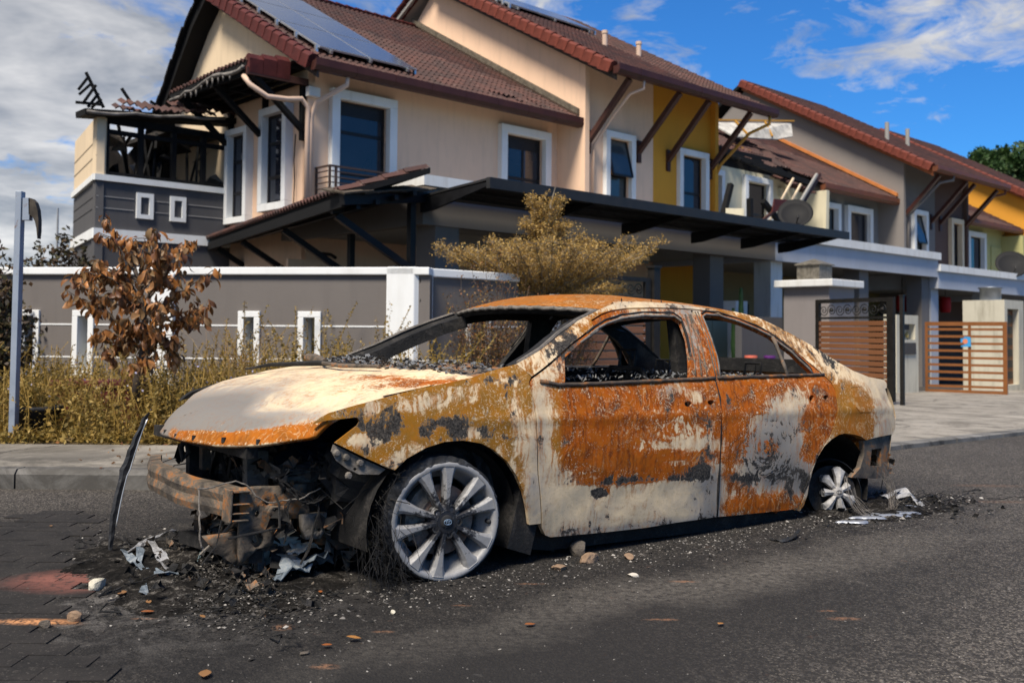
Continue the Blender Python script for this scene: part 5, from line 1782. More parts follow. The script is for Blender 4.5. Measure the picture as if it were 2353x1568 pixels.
def _burnt(t):
    tcn = t.n('ShaderNodeTexCoord').outputs['Object']
    at = t.n('ShaderNodeAttribute', attribute_name='burn', attribute_type='GEOMETRY')
    sp = t.n('ShaderNodeSeparateXYZ', {0: at.outputs['Vector']})
    dec = lambda s: t.math('MULTIPLY', t.math('SUBTRACT', s, .25), 2.0)
    R, D, O, A = dec(sp.outputs[0]), dec(sp.outputs[1]), dec(sp.outputs[2]), dec(at.outputs['Alpha'])
    warp = t.n('ShaderNodeVectorMath', {0: tcn, 1: t.n('ShaderNodeVectorMath', {0: t.noise(tcn, 5, 4, .6, 0, out=1), 'Scale': .10}, operation='SCALE').outputs[0]}, operation='ADD').outputs[0]
    n_l = t.noise(warp, 5.5, 4, .58, 1.8)
    n_m = t.noise(warp, 26, 6, .7, .4)
    n_f = t.noise(tcn, 95, 6, .8)
    streak = t.noise(t.n('ShaderNodeMapping', {0: warp, 'Scale': (38, 38, 2.6)}).outputs[0], 1.6, 5, .65)
    streakf = t.noise(t.n('ShaderNodeMapping', {0: tcn, 'Scale': (120, 120, 9)}).outputs[0], 1.0, 4, .7)
    rag = t.math('ADD', t.math('MULTIPLY', t.math('SUBTRACT', n_l, .5), 2.1), t.math('ADD', t.math('MULTIPLY', t.math('SUBTRACT', n_m, .5), .9), t.math('ADD', t.math('MULTIPLY', t.math('SUBTRACT', n_f, .5), 1.0), t.math('MULTIPLY', t.math('SUBTRACT', streak, .5), .7))))
    rv = t.math('ADD', R, t.math('MULTIPLY', rag, .85))
    rust = t.ramp(rv, .44, .52)
    R2, D2 = R, D
    # ash
    an = t.math('ADD', A, t.math('MULTIPLY', t.math('SUBTRACT', n_l, .5), 1.4))
    ash = t.mix(t.ramp(an, .1, .95), (.68, .53, .335), (.28, .255, .225))
    ash = t.mix(t.math('MULTIPLY', t.ramp(n_m, .48, .66), .35), ash, (.42, .30, .17))
    ash = t.mix(t.math('MULTIPLY', t.ramp(n_f, .57, .66), .5), ash, (.12, .11, .10))
    # rust running down over the ash
    near = t.math('MULTIPLY', t.ramp(rv, -.25, .42), t.ramp(streak, .47, .60))
    ash = t.mix(t.math('MULTIPLY', near, .85), ash, (.34, .125, .022))
    # concentric tide rings where the paint boiled
    for (ex, ey), ru_, rz2_, fr_, amp in (((1766, 1026), .26, .20, 4.5, .34), ((1545, 985), .36, .15, 3.5, .20), ((1420, 1010), .42, .13, 3.0, .14)):
        cu, cz = sd_(ex, ey)
        mp = t.n('ShaderNodeMapping', {0: tcn, 'Location': (-cu / ru_, 0, -cz / rz2_), 'Scale': (1 / ru_, 0, 1 / rz2_)})
        dd = t.n('ShaderNodeVectorMath', {0: mp.outputs[0]}, operation='LENGTH').outputs[1]
        de = t.math('ADD', dd, t.math('ADD', t.math('MULTIPLY', t.math('SUBTRACT', n_l, .5), 1.1), t.math('MULTIPLY', t.math('SUBTRACT', n_m, .5), .35)))
        bd_ = t.math('SINE', t.math('MULTIPLY', de, fr_ * 2 * math.pi))
        bd_ = t.math('MULTIPLY', bd_, t.math('MULTIPLY', t.ramp(dd, 1.25, .7), amp))
        R2 = t.math('ADD', R2, bd_); D2 = t.math('SUBTRACT', D2, t.math('MULTIPLY', bd_, .8))
    rv = t.math('ADD', R2, t.math('MULTIPLY', rag, .85))
    rust = t.ramp(rv, .36, .60)
    # rust tones
    on = t.math('ADD', O, t.math('MULTIPLY', t.math('SUBTRACT', n_l, .5), 1.1))
    rc = t.mix(t.ramp(on, .1, .9), (.33, .072, .002), (.27, .118, .010))
    rc = t.mix(t.math('MULTIPLY', t.ramp(n_m, .42, .68), .45), rc, (.41, .135, .010))
    deep = t.math('MULTIPLY', t.ramp(t.math('ADD', t.math('MULTIPLY', streak, .5), t.math('MULTIPLY', n_l, .6)), .50, .64), t.ramp(O, .9, .1))
    rc = t.mix(t.math('MULTIPLY', deep, .9), rc, (.105, .022, .003))
    # greenish brown film on the ochre parts
    film = t.math('MULTIPLY', t.ramp(t.noise(warp, 11, 5, .6, .5), .45, .65), t.ramp(O, .35, .9))
    rc = t.mix(t.math('MULTIPLY', film, .6), rc, (.155, .095, .028))
    # tide marks: pale rings and flecks left by the evaporating paint
    fr = t.math('FRACT', t.math('MULTIPLY', t.noise(warp, 4.2, 3, .55, 1.2), 9.0))
    ring = t.math('MULTIPLY', t.ramp(t.math('ABSOLUTE', t.math('SUBTRACT', fr, .5)), .38, .47), t.ramp(n_f, .40, .56))
    ring = t.math('MULTIPLY', ring, t.ramp(t.noise(tcn, 2.7, 3, .6), .45, .6))
    rc = t.mix(t.math('MULTIPLY', ring, .7), rc, (.48, .33, .17))
    fleck = t.ramp(t.math('ADD', n_f, t.math('MULTIPLY', t.math('SUBTRACT', n_l, .5), .5)), .60, .63)
    solid = t.ramp(R, 1.45, .95)
    fleck = t.math('MULTIPLY', fleck, solid)
    rc = t.mix(t.math('MULTIPLY', fleck, .9), rc, (.62, .50, .34))
    fl2 = t.math('MULTIPLY', t.ramp(t.noise(tcn, 55, 5, .8, .2), .60, .63), solid)
    rc = t.mix(t.math('MULTIPLY', fl2, .85), rc, (.50, .37, .22))
    ash = t.mix(t.math('MULTIPLY', t.ramp(A, .9, 1.5), .75), ash, (.13, .125, .12))
    c = t.mix(rust, ash, rc)
    # char
    dv = t.math('ADD', D2, t.math('MULTIPLY', rag, .95))
    char = t.ramp(dv, .47, .57)
    edge = t.math('MULTIPLY', t.ramp(dv, .46, .50), t.math('SUBTRACT', 1.0, char))
    c = t.mix(t.math('MULTIPLY', edge, .55), c, (.40, .36, .30))
    cc = t.mix(t.ramp(n_f, .42, .66), (.010, .0095, .0095), (.11, .095, .08))
    cc = t.mix(t.ramp(n_m, .64, .70), cc, (.05, .06, .075))
    c = t.mix(char, c, cc)
    h = t.math('ADD', t.math('MULTIPLY', rust, .5), t.math('MULTIPLY', n_f, .45))
    h = t.math('ADD', h, t.math('MULTIPLY', char, -.5))
    h = t.math('ADD', h, t.math('MULTIPLY', n_m, .8))
    ro = t.math('ADD', .66, t.math('MULTIPLY', n_m, .3))
    return pbsdf(t, c, ro, 0, h, .5, .003, .18)


M_BURNT = mat('burnt_rusty_car_paint', _burnt)


def _sootmetal(name, c1, c2, spot, k=.5, rough=.75):
    def f(t):
        tcn = t.n('ShaderNodeTexCoord').outputs['Object']
        a = t.noise(tcn, 9, 6, .7, .6); b = t.noise(tcn, 60, 5, .75)
        c = t.mix(t.ramp(a, .35, .65), c1, c2)
        c = t.mix(t.math('MULTIPLY', t.ramp(t.math('ADD', a, t.math('MULTIPLY', b, .5)), .78, .90), k), c, spot)
        return pbsdf(t, c, rough, 0, t.math('ADD', a, b), .7, .006, .35)
    return mat(name, f)


M_INNER = _sootmetal('charred_inner_metal', (.0035, .0035, .0038), (.0135, .0125, .012), (.07, .062, .055), .3)
M_RUSTDK = _sootmetal('rust_and_soot_metal', (.035, .028, .024), (.105, .075, .050), (.28, .10, .02), .8)
M_ASHMET = _sootmetal('ash_grey_metal', (.075, .068, .058), (.24, .21, .18), (.03, .026, .024), .8)
M_MIXMET = _sootmetal('patchy_burnt_metal', (.035, .030, .026), (.17, .135, .10), (.30, .11, .022), .9)

CAR = thing('car', 'burnt out rusty orange saloon car with missing bumpers and bare front wheel', 'car', tuple(CARO))
CAR.rotation_euler = (0, PIT, CTH)


def attach(o, burn=None):
    me = o.data
    if burn is not None:
        ca = me.color_attributes.new('burn', 'FLOAT_COLOR', 'POINT')
        ca.data.foreach_set('color', burn.ravel())


def side_panel(name, outline, side, base='door', holes=(), h=.02, th=.012, off=0.0, parent=None, m=None, dent=.0015, inner=True):
    V, F = cdt(outline, holes, h)
    u, z = V[:, 0], V[:, 1]
    y = hw(u, z) + off
    y = y + dent * (np.sin(u * 23 + 1.3) * np.sin(z * 31) + .7 * np.sin(u * 9.1 + z * 17))
    # a shallow crease along the flank
    y = y + .007 * np.exp(-((z - (.655 + .02 * u)) / .028) ** 2) * np.clip((u + .2) * 2, 0, 1)
    y = y - .010 * np.exp(-((z - .30) / .09) ** 2) * np.clip((u - .5) * 3, 0, 1) * np.clip((2.5 - u) * 3, 0, 1)
    P = np.stack([u, side * y, z], 1)
    if side > 0: F = F[:, ::-1]
    nv = np.cross(P[F[:, 1]] - P[F[:, 0]], P[F[:, 2]] - P[F[:, 0]])
    if nv[:, 1].sum() * side < 0: F = F[:, ::-1]
    me = np_mesh(name, P, F, m or M_BURNT, smooth=True)
    me.materials.append(M_INNER)
    o = link(name, me, parent or CAR)
    attach(o, paint(P, base))
    s = o.modifiers.new('thickness', 'SOLIDIFY')
    s.thickness = th; s.offset = -1
    s.material_offset = 1 if inner else 0
    s.material_offset_rim = 1 if side > 0 else 0
    s.use_even_offset = False
    e = o.modifiers.new('sharp_edges', 'EDGE_SPLIT'); e.split_angle = R_(40)
    return o


# ---- outlines on the flank (u, z)
FENDER = S_(Z2, (1505, 292), (1560, 247), (1620, 214), (1800, 163), (2050, 98), (2330, 25)) + S_(Z3, (500, 945), (750, 893), (1000, 845), (1200, 800), (1330, 755), (1480, 712), (1560, 692),
    (1625, 735), (1684, 792), (1664, 838), (1675, 880), (1700, 1000), (1718, 1200), (1730, 1400), (1735, 1560)) + S_(Z5, (1500, 400), (1518, 600), (1524, 795), (1432, 806), (1418, 680), (1385, 540), (1330, 410), (1250, 292), (1150, 205), (1050, 152), (900, 128), (750, 140), (600, 186), (450, 272), (350, 368),
    (180, 290)) + S_(Z2, (2040, 598), (1850, 512), (1657, 418), (1745, 348), (1808, 300), (1822, 272), (1812, 252), (1795, 246), (1600, 268), (1520, 288))
INNER_B = S_(Z3, (1690, 790), (1835, 675), (2000, 530), (2180, 385)) + S_(Z4, (40, 280), (105, 240), (180, 214), (280, 200), (450, 196), (620, 200), (715, 206), (800, 216), (1000, 260), (1150, 311), (1270, 380), (1400, 480), (1500, 565), (1600, 648))
RDOOR_BACK = S_(Z4, (1650, 700), (1680, 755), (1694, 850), (1680, 960), (1640, 1060), (1570, 1175), (1510, 1310), (1465, 1430)) + S_(G6, (1000, 520), (975, 585), (930, 618))
SF = (S_(Z3, (1563, 690), (1760, 577), (1900, 467), (2060, 340), (2240, 249), (2351, 203)) + S_(Z4, (180, 163), (250, 156), (400, 160), (600, 170), (750, 194), (1000, 224), (1150, 260), (1300, 330), (1500, 440), (1700, 567), (1800, 622), (1900, 662), (2000, 682), (2018, 702),
      (2020, 735), (2008, 742), (2030, 800), (2060, 880), (2080, 950), (2078, 1010), (2060, 1045), (1970, 1062), (1885, 1085), (1850, 1060), (1800, 1046), (1740, 1040), (1700, 1048), (1650, 1078), (1600, 1128), (1555, 1205), (1525, 1290), (1500, 1390)) + S_(G6, (1015, 520), (992, 588), (965, 625))
      + [p for p in RDOOR_BACK[::-1]] + INNER_B[::-1] + S_(Z3, (1625, 735),))
FLAP = S_(Z4, (1781, 732), (1852, 724), (1876, 742), (1912, 872), (1908, 900), (1835, 900), (1808, 866))
BELT_F = S_(Z3, (1750, 828), (1900, 858)) + S_(Z4, (60, 708), (300, 697), (600, 683), (868, 670))
BELT_R = S_(Z4, (884, 668), (1100, 662), (1400, 652), (1596, 646))
gapB = S_(Z4, (878, 700), (905, 800), (914, 1000), (904, 1250), (893, 1480)) + S_(G6, (458, 662),)
FD = (S_(Z3, (1676, 835), (1688, 880), (1711, 1000), (1729, 1200), (1742, 1400), (1747, 1560)) + S_(Z5, (1512, 400), (1530, 600), (1534, 830), (1560, 888), (1600, 905), (2000, 870), (2340, 833)) + S_(G6, (200, 697), (452, 662))
      + [(u - .006, z) for u, z in gapB[::-1][1:]] + S_(Z4, (862, 668), (840, 560), (790, 400), (705, 212)) + [(u, z - .008) for u, z in INNER_B[4:11][::-1]] + [(u + .008, z - .006) for u, z in INNER_B[0:4][::-1]])
FWIN = S_(Z3, (1952, 842), (1949, 640), (2080, 520), (2250, 395)) + S_(Z4, (20, 395), (70, 350), (150, 303), (250, 270), (400, 252), (600, 256), (650, 290), (690, 400), (708, 520), (714, 664), (400, 682), (0, 702))
RD = ([(u + .006, z) for u, z in gapB[1:]] + S_(G6, (600, 648), (800, 628), (925, 614), (958, 600), (985, 545)) + [(u - .008, z) for u, z in RDOOR_BACK[:-2][::-1]]
      + [(u - .006, z - .007) for u, z in INNER_B[-1:-9:-1]] + S_(Z4, (722, 212), (770, 330), (825, 490), (868, 664), (880, 700)))
RWIN = S_(Z4, (905, 655), (885, 520), (845, 400), (790, 262), (812, 243), (900, 250), (1050, 298), (1150, 340), (1240, 385), (1390, 500), (1500, 605), (1528, 638), (1300, 645))
handleF = [S_(Z4, *[(690 + 24 * math.cos(a), 842 + 20 * math.sin(a)) for a in np.linspace(0, 2 * math.pi, 10, False)]), S_(Z4, *[(843 + 24 * math.cos(a), 832 + 17 * math.sin(a)) for a in np.linspace(0, 2 * math.pi, 10, False)])]
handleR = [S_(Z4, *[(1520 + 18 * math.cos(a), 806 + 24 * math.sin(a)) for a in np.linspace(0, 2 * math.pi, 10, False)]), S_(Z4, *[(1614 + 18 * math.cos(a), 798 + 16 * math.sin(a)) for a in np.linspace(0, 2 * math.pi, 10, False)])]

REARC = S_(Z4, (1880, 1092), (1970, 1068), (2058, 1052), (2052, 1180), (2050, 1330), (1960, 1345), (1800, 1338), (1860, 1270), (1885, 1180))
REARH = S_(Z4, (1935, 1150), (2003, 1140), (1998, 1262), (1925, 1262))
for side in (-1, 1):
    side_panel('front_fender', FENDER, side, 'fender', h=.018, th=.02)
    side_panel('side_frame', SF, side, 'quarter', [resample([(u, z) for u, z in FLAP], .05)] if side < 0 else (), h=.018, th=.05)
    d1 = side_panel('front_door', FD, side, 'door', [FWIN] + (handleF if side < 0 else []), h=.018, th=.03)
    d2 = side_panel('rear_door', RD, side, 'door', [RWIN] + (handleR if side < 0 else []), h=.018, th=.03)
    for dd, outl in ((d1, FD), (d2, RD)):
        # charred inner door skin, only below the window line
        q = clip_poly([(min(p[0] for p in outl) + .03, .17), (max(p[0] for p in outl) - (.20 if dd is d2 else .03), .17), (max(p[0] for p in outl) - .03, .55), (max(p[0] for p in outl) - .05, .845), (min(p[0] for p in outl) + .03, .80)], [])
        side_panel('inner_skin', q, side, 'door', h=.06, th=.01, off=-.10, parent=dd, m=M_INNER)
    if side < 0:
        side_panel('fuel_flap', [(u * .97 + .03 * sum(p[0] for p in FLAP) / len(FLAP), z * .97 + .03 * sum(p[1] for p in FLAP) / len(FLAP)) for u, z in FLAP], side, 'quarter', h=.02, th=.01, off=.001)
    side_panel('sill', [(.50, .075), (.52, .20), (.56, .20), (.60, .142), (1.2, .14), (2.30, .15), (2.36, .20), (2.40, .12), (2.32, .085), (1.4, .07), (.62, .06)], side, 'door', h=.03, th=.10, off=-.05, m=M_INNER)
    side_panel('rear_body_corner', REARC, side, 'quarter', [REARH], h=.02, th=.03, off=-.015, m=M_MIXMET)
    # mirror bracket and weatherstrips
    side_panel('mirror_bracket', S_(Z3, (1945, 630), (1775, 785), (1800, 812), (1948, 842)), side, 'quarter', h=.015, th=.02, off=-.006)
    for belt, nm in ((BELT_F, 'front'), (BELT_R, 'rear')):
        m = MB(); m.tube([(u, side * (float(hw(u, z)) + .006), z) for u, z in resample(belt[:-1] + [belt[-1]], .08)[:-2] if True], .011, 6)
        pass
    def strip(pts, wd_, off, nm, mt, par=CAR, r=.010):
        P = []
        for i in range(len(pts) - 1):
            a, b = pts[i], pts[i + 1]
            n = max(1, int(math.hypot(b[0] - a[0], b[1] - a[1]) / .04))
            P += [(a[0] + (b[0] - a[0]) * k / n, a[1] + (b[1] - a[1]) * k / n) for k in range(n)]
        P.append(pts[-1])
        m = MB(); m.tube([(u, side * (float(hw(u, z)) + off + .0015 * math.sin(k * 1.7)), z + .001 * math.sin(k * 2.3)) for k, (u, z) in enumerate(P)], r, 6)
        return m.build(nm, mt, par, smooth=True)
    strip(BELT_F, 0, .003, 'belt_moulding', M_RUSTDK, d1)
    strip(BELT_R, 0, .003, 'belt_moulding', M_RUSTDK, d2)
    FT = FWIN[1:-2]; RT = RWIN[0:-1]
    strip([(u, z) for u, z in FT[1:-1]], 0, -.004, 'window_channel', M_ASHMET, d1, .007)
    strip([(u, z + .0) for u, z in RT], 0, -.004, 'window_channel', M_ASHMET, d2, .007)
    strip([(u + .0, z + .018) for u, z in FT[3:12]], 0, .0, 'window_channel', M_INNER, d1, .006)
    strip([(u + .0, z + .018) for u, z in RT[3:]], 0, .0, 'window_channel', M_INNER, d2, .006)
    strip(S_(Z4, (1258, 395), (1305, 500), (1340, 590), (1358, 650)), 0, -.004, 'quarter_bar', M_MIXMET, d2, .011)
    strip([(p[0], p[1]) for p in gapB], 0, -.008, 'door_seal', M_INNER, d1, .009)
    # B pillar ribs
    for k, (x0, x1) in enumerate(((665, 735), (690, 775), (700, 812))):
        strip(S_(Z4, (x0 + 5, 245), ((x0 + x1) / 2 + 12, 420), (x1 + 5, 655)), 0, .001, 'pillar_rib', M_MIXMET, d1, .005)
    for k, (x0, x1) in enumerate(((735, 872), (752, 890))):
        strip(S_(Z4, (x0, 225), ((x0 + x1) / 2 + 12, 420), (x1, 655)), 0, .001, 'pillar_rib', M_MIXMET, d2, .004)

# ---- hood
ffu = [-.585, -.517, -.351, -.189, -.014, .151, .30]
fz_ = [.652, .690, .741, .777, .806, .841, .875]
def hood_edge_z(u): return np.interp(u, [-.9, -.70] + ffu, [.585, .625] + fz_)
def hood_b(u):
    z = hood_edge_z(u)
    return hw(u, z) - .004
def hood_front(q): return -.865 + .30 * np.abs(q) ** 2.3
def hood_back(q): return .02 + .14 * np.abs(q) ** 2
na_, nb_ = 70, 81
Pts = []
for i in range(na_):
    a = (i / (na_ - 1)) ** 1.25
    for j in range(nb_):
        q = -1 + 2 * j / (nb_ - 1)
        q = math.copysign(abs(q) ** .9, q)
        u = hood_front(q) + (hood_back(q) - hood_front(q)) * a
        b = float(hood_b(u)); wv = q * b
        d_ = u - hood_front(q)
        z = float(hood_edge_z(max(u, -.80))) + (.040 + .01 * (u + .8)) * (1 - q * q)
        z -= .105 * math.exp(-(d_ / .060)) * (1 - .55 * abs(q) ** 4) + .02 * math.exp(-d_ / .2)
        z += .007 * math.exp(-((abs(q) - .70) / .07) ** 2) * min(1, d_ * 3)
        z += .0016 * math.sin(u * 19 + q * 5) * math.sin(q * 11) - .006 * math.exp(-((q + .2) / .3) ** 2 - ((u + .3) / .25) ** 2)
        if abs(q) > .93: z -= .006 * (abs(q) - .93) / .07
        Pts.append((u, wv, z))
Pn = np.array(Pts)
Fh = np.array([(i * nb_ + j, (i + 1) * nb_ + j, (i + 1) * nb_ + j + 1, i * nb_ + j + 1) for i in range(na_ - 1) for j in range(nb_ - 1)])
me = np_mesh('hood', Pn, Fh, M_BURNT, smooth=True)
me.materials.append(M_INNER)
HD = link('hood', me, CAR); attach(HD, paint(Pn, 'hood'))
s = HD.modifiers.new('thickness', 'SOLIDIFY'); s.thickness = .02; s.offset = -1 if me.polygons[0].normal.z > 0 else 1; s.material_offset = 1; s.material_offset_rim = 0
# little rubber buffers and spots under the lip
for q in (-.75, -.55, -.3, -.05, .2, .45, .7):
    u = hood_front(q) + .012
    m = MB(); m.tube([(u, q * float(hood_b(u)), .535 + .03 * abs(q)), (u, q * float(hood_b(u)), .515 + .03 * abs(q))], .010, 8); m.build('rubber_buffer', M_INNER, HD)

# ---- cowl with wiper remains and broken glass
cw = []
nc, nq = 12, 41
for i in range(nc):
    for j in range(nq):
        q = -1 + 2 * j / (nq - 1); u0 = hood_back(q) + .005; u1 = .06 + .34 * q * q + .10
        u = u0 + (u1 - u0) * i / (nc - 1)
        b = float(hood_b(min(u, .3))) - .02
        z = float(hood_edge_z(min(u, .3))) + .045 * (1 - q * q) - .012 + .010 * math.sin(j * 1.9 + i) * math.sin(i * 2.1)
        cw.append((u, q * b, z))
cw = np.array(cw)
me = np_mesh('cowl', cw, np.array([(i * nq + j, (i + 1) * nq + j, (i + 1) * nq + j + 1, i * nq + j + 1) for i in range(nc - 1) for j in range(nq - 1)]), M_MIXMET)
CWL = link('cowl', me, CAR)
rs_ = random.Random(3)
gv, gf = [], []
for k in range(420):
    q = rs_.uniform(-.95, .9); u = hood_back(q) + rs_.uniform(-.03, .16)
    b = float(hood_b(min(u, .3))) - .02
    z = float(hood_edge_z(min(u, .3))) + .045 * (1 - q * q) + rs_.uniform(-.005, .02)
    r = rs_.uniform(.004, .018); a = rs_.random() * 6.3
    c = Vector((u, q * b, z)); base_ = len(gv)
    for kk in range(4):
        aa = a + kk * math.pi / 2 + rs_.uniform(-.4, .4)
        gv.append((c.x + r * math.cos(aa), c.y + r * 1.4 * math.sin(aa), c.z + rs_.uniform(-.008, .012)))
    gf.append((base_, base_ + 1, base_ + 2, base_ + 3))
me = np_mesh('cowl_debris', np.array(gv), np.array(gf), _sootmetal('glass_and_ash_crumbs', (.05, .055, .062), (.26, .26, .25), (.02, .02, .022), .8, .5))
tag(link('cowl_debris', me, CAR), kind='stuff')
wp = MB(); wp.tube([fromc for fromc in [(.02, -.05, .86), (-.10, .18, .86), (-.24, .44, .84), (-.30, .60, .81)]], [.010, .014, .010, .005], 6)
wp.build('wiper_arm', M_INNER, CAR)
wp = MB(); wp.tube([(.0, .30, .865), (.02, .45, .88), (.05, .62, .885), (.12, .72, .88)], [.02, .026, .018, .01], 7)
wp.tube([(-.05, -.35, .862), (-.12, -.10, .855), (-.10, .12, .862), (-.02, .3, .87)], [.008, .011, .010, .006], 6)
wp.build('wiper_arm', M_MIXMET, CAR)

# ---- roof
ru = [.86, .95, 1.03, 1.147, 1.379, 1.781, 2.1, 2.268, 2.40]
rz_ = [1.13, 1.163, 1.19, 1.227, 1.252, 1.251, 1.240, 1.226, 1.18]
def redge(u): return np.interp(u, ru, rz_)
_ru = np.linspace(.7, 2.6, 200); _rz = np.convolve(np.pad(redge(_ru), 9, mode='edge'), np.ones(19) / 19, 'valid')
redge = lambda u: float(np.interp(u, _ru, _rz))
Pts = []
na_, nb_ = 60, 41
for i in range(na_):
    for j in range(nb_):
        q = -1 + 2 * j / (nb_ - 1)
        uf_ = 1.03 - .13 * (1 - q * q); ub = 2.30 + .06 * (1 - q * q)
        u = uf_ + (ub - uf_) * i / (na_ - 1)
        z = redge(u); b = float(hw(u, z)) - .002
        z += .062 * (1 - abs(q) ** 2.2) - .014 * math.exp(-((q) / .45) ** 2 - ((u - 1.6) / .35) ** 2)
        Pts.append((u, q * b, z))
Pn = np.array(Pts)
me = np_mesh('roof_skin', Pn, np.array([(i * nb_ + j, (i + 1) * nb_ + j, (i + 1) * nb_ + j + 1, i * nb_ + j + 1) for i in range(na_ - 1) for j in range(nb_ - 1)]), M_BURNT, smooth=True)
me.materials.append(M_INNER)
RF = link('roof', me, CAR); attach(RF, paint(Pn, 'roof'))
s = RF.modifiers.new('thickness', 'SOLIDIFY'); s.thickness = .045; s.offset = -1 if me.polygons[0].normal.z > 0 else 1; s.material_offset = 1; s.material_offset_rim = 1
hd_ = MB(); hd_.tube([(1.03 - .13 * (1 - q * q) - .006, q * (float(hw(1.0, 1.19)) - .01), redge(1.03 - .13 * (1 - q * q)) + .062 * (1 - abs(q) ** 2.2) - .012 + .003 * math.sin(q * 40)) for q in np.linspace(-1, 1, 41)], .012, 6)
hd_.build('header_seal', M_ASHMET, CAR, smooth=True)
for side in (-1, 1):       # white burnt seal along the windscreen pillar
    P = SF[0:6]
    m = MB(); pp = resample(P, .03)
    pp = [p for p in pp if p[0] < 1.1]
    pp = sorted(set(pp))[:40]
    pp = [p for p in pp if p[1] > .90]
    line = [(.40, .905), (.55, .972), (.70, 1.052), (.86, 1.127), (1.0, 1.178)]
    m.tube([(u - .004 + .002 * math.sin(k * 2.1), side * (float(hw(u, z)) - .012), z + .003 + .003 * math.sin(k * 3.3)) for k, (u, z) in enumerate(resample(line, .03)[:-22] if len(resample(line, .03)) > 44 else line)], .009, 5)
    m.build('screen_seal', M_ASHMET, CAR)
    # inner pillar: wide charred box section seen through the car
    m = MB()
    for k in range(len(line) - 1):
        a, b = line[k], line[k + 1]
        m.bar((a[0] + .03, side * (float(hw(*a)) - .075), a[1] - .045), (b[0] + .03, side * (float(hw(*b)) - .075), b[1] - .045), .09, .07)
    m.build('inner_pillar', M_INNER, CAR)
    m = MB()
    m.prism([(1.60, .15), (1.80, .15), (1.74, 1.20), (1.58, 1.20)], .0, .05, 'y')
    o = m.build('inner_pillar', M_INNER, CAR); o.location = (0, side * .80 - (.0 if side > 0 else .0), 0); o.rotation_euler = (side * .16, 0, 0)
    if side < 0: continue
    m = MB()
    m.prism([(2.45, .80), (2.98, .80), (3.05, .90), (2.62, 1.03), (2.30, 1.19), (2.05, 1.21), (2.25, 1.12), (2.45, .98)], .0, .06, 'y')
    o = m.build('inner_pillar', M_INNER, CAR); o.location = (0, side * .92 - (.06 if side > 0 else 0), 0); o.rotation_euler = (side * .30, 0, 0)

# ---- rear glass frame, trunk lid, rear panel
Pts = []
na_, nb_ = 24, 31
for i in range(na_):
    for j in range(nb_):
        q = -1 + 2 * j / (nb_ - 1)
        u = 3.0 + .36 * i / (na_ - 1) + .03 * (1 - q * q) * (i / (na_ - 1))
        z = float(np.interp(u, [2.9, 2.988, 3.15, 3.339, 3.42], [.95, .930, .905, .894, .878])) + .028 * (1 - q * q)
        Pts.append((u, q * (float(hw(u, .9)) - .02), z))
Pn = np.array(Pts)
me = np_mesh('trunk_lid', Pn, np.array([(i * nb_ + j, (i + 1) * nb_ + j, (i + 1) * nb_ + j + 1, i * nb_ + j + 1) for i in range(na_ - 1) for j in range(nb_ - 1)]), M_BURNT, smooth=True)
TL_ = link('trunk_lid', me, CAR); attach(TL_, paint(Pn, 'hood'))
s = TL_.modifiers.new('thickness', 'SOLIDIFY'); s.thickness = .02; s.offset = -1 if me.polygons[0].normal.z > 0 else 1
Pts = []
for i in range(20):
    for j in range(nb_):
        q = -1 + 2 * j / (nb_ - 1); f = i / 19
        z = .895 - .55 * f
        u = float(np.interp(z, [.34, .56, .656, .80, .90], [3.30, 3.33, 3.385, 3.37, 3.345])) + .10 * (1 - q * q)
        Pts.append((u, q * (float(hw(3.36, z)) - .004), z + (.028 * (1 - q * q) if i == 0 else 0)))
Pn = np.array(Pts)
me = np_mesh('rear_panel', Pn, np.array([(i * nb_ + j, (i + 1) * nb_ + j, (i + 1) * nb_ + j + 1, i * nb_ + j + 1) for i in range(19) for j in range(nb_ - 1)]), M_BURNT, smooth=True)
RP = link('rear_panel', me, CAR); attach(RP, paint(Pn, 'quarter'))

MB().bar((2.97, -.66, .955), (2.97, .66, .955), .07, .085).build('rear_hinge_panel', M_INNER, CAR)
# ---- inside: floor, firewall, seats, parcel shelf
def lump(name, u0, u1, w0, w1, z0, z1, n, m, amp=.03, seed=0, parent=CAR):
    r = random.Random(seed); V = []
    bmx = bmesh.new(); bmesh.ops.create_cube(bmx, size=1.0)
    bmesh.ops.subdivide_edges(bmx, edges=bmx.edges[:], cuts=n, use_grid_fill=True)
    for v in bmx.verts:
        x, y, z = v.co
        f = 1 - .18 * (abs(x * 2) ** 6 + abs(y * 2) ** 6 + abs(z * 2) ** 6) / 3
        v.co = ((u0 + u1) / 2 + x * (u1 - u0) * f + r.gauss(0, amp), (w0 + w1) / 2 + y * (w1 - w0) * f + r.gauss(0, amp), (z0 + z1) / 2 + z * (z1 - z0) * f + r.gauss(0, amp))
    me = bpy.data.meshes.new(name); bmx.to_mesh(me); bmx.free(); me.materials.append(m)
    return link(name, me, parent)
lump('floor_pan', .15, 3.25, -.80, .80, .07, .15, 5, M_INNER, .006, 1)
lump('dashboard', .30, .70, -.72, .72, .35, .80, 7, M_INNER, .018, 2)
lump('firewall', .22, .34, -.80, .80, .10, .80, 5, M_INNER, .008, 3)
lump('rear_bulkhead', 2.55, 2.70, -.70, .70, .12, .80, 5, M_INNER, .012, 4)
lump('parcel_shelf', 2.50, 3.0, -.66, .66, .80, .845, 6, M_INNER, .008, 5)
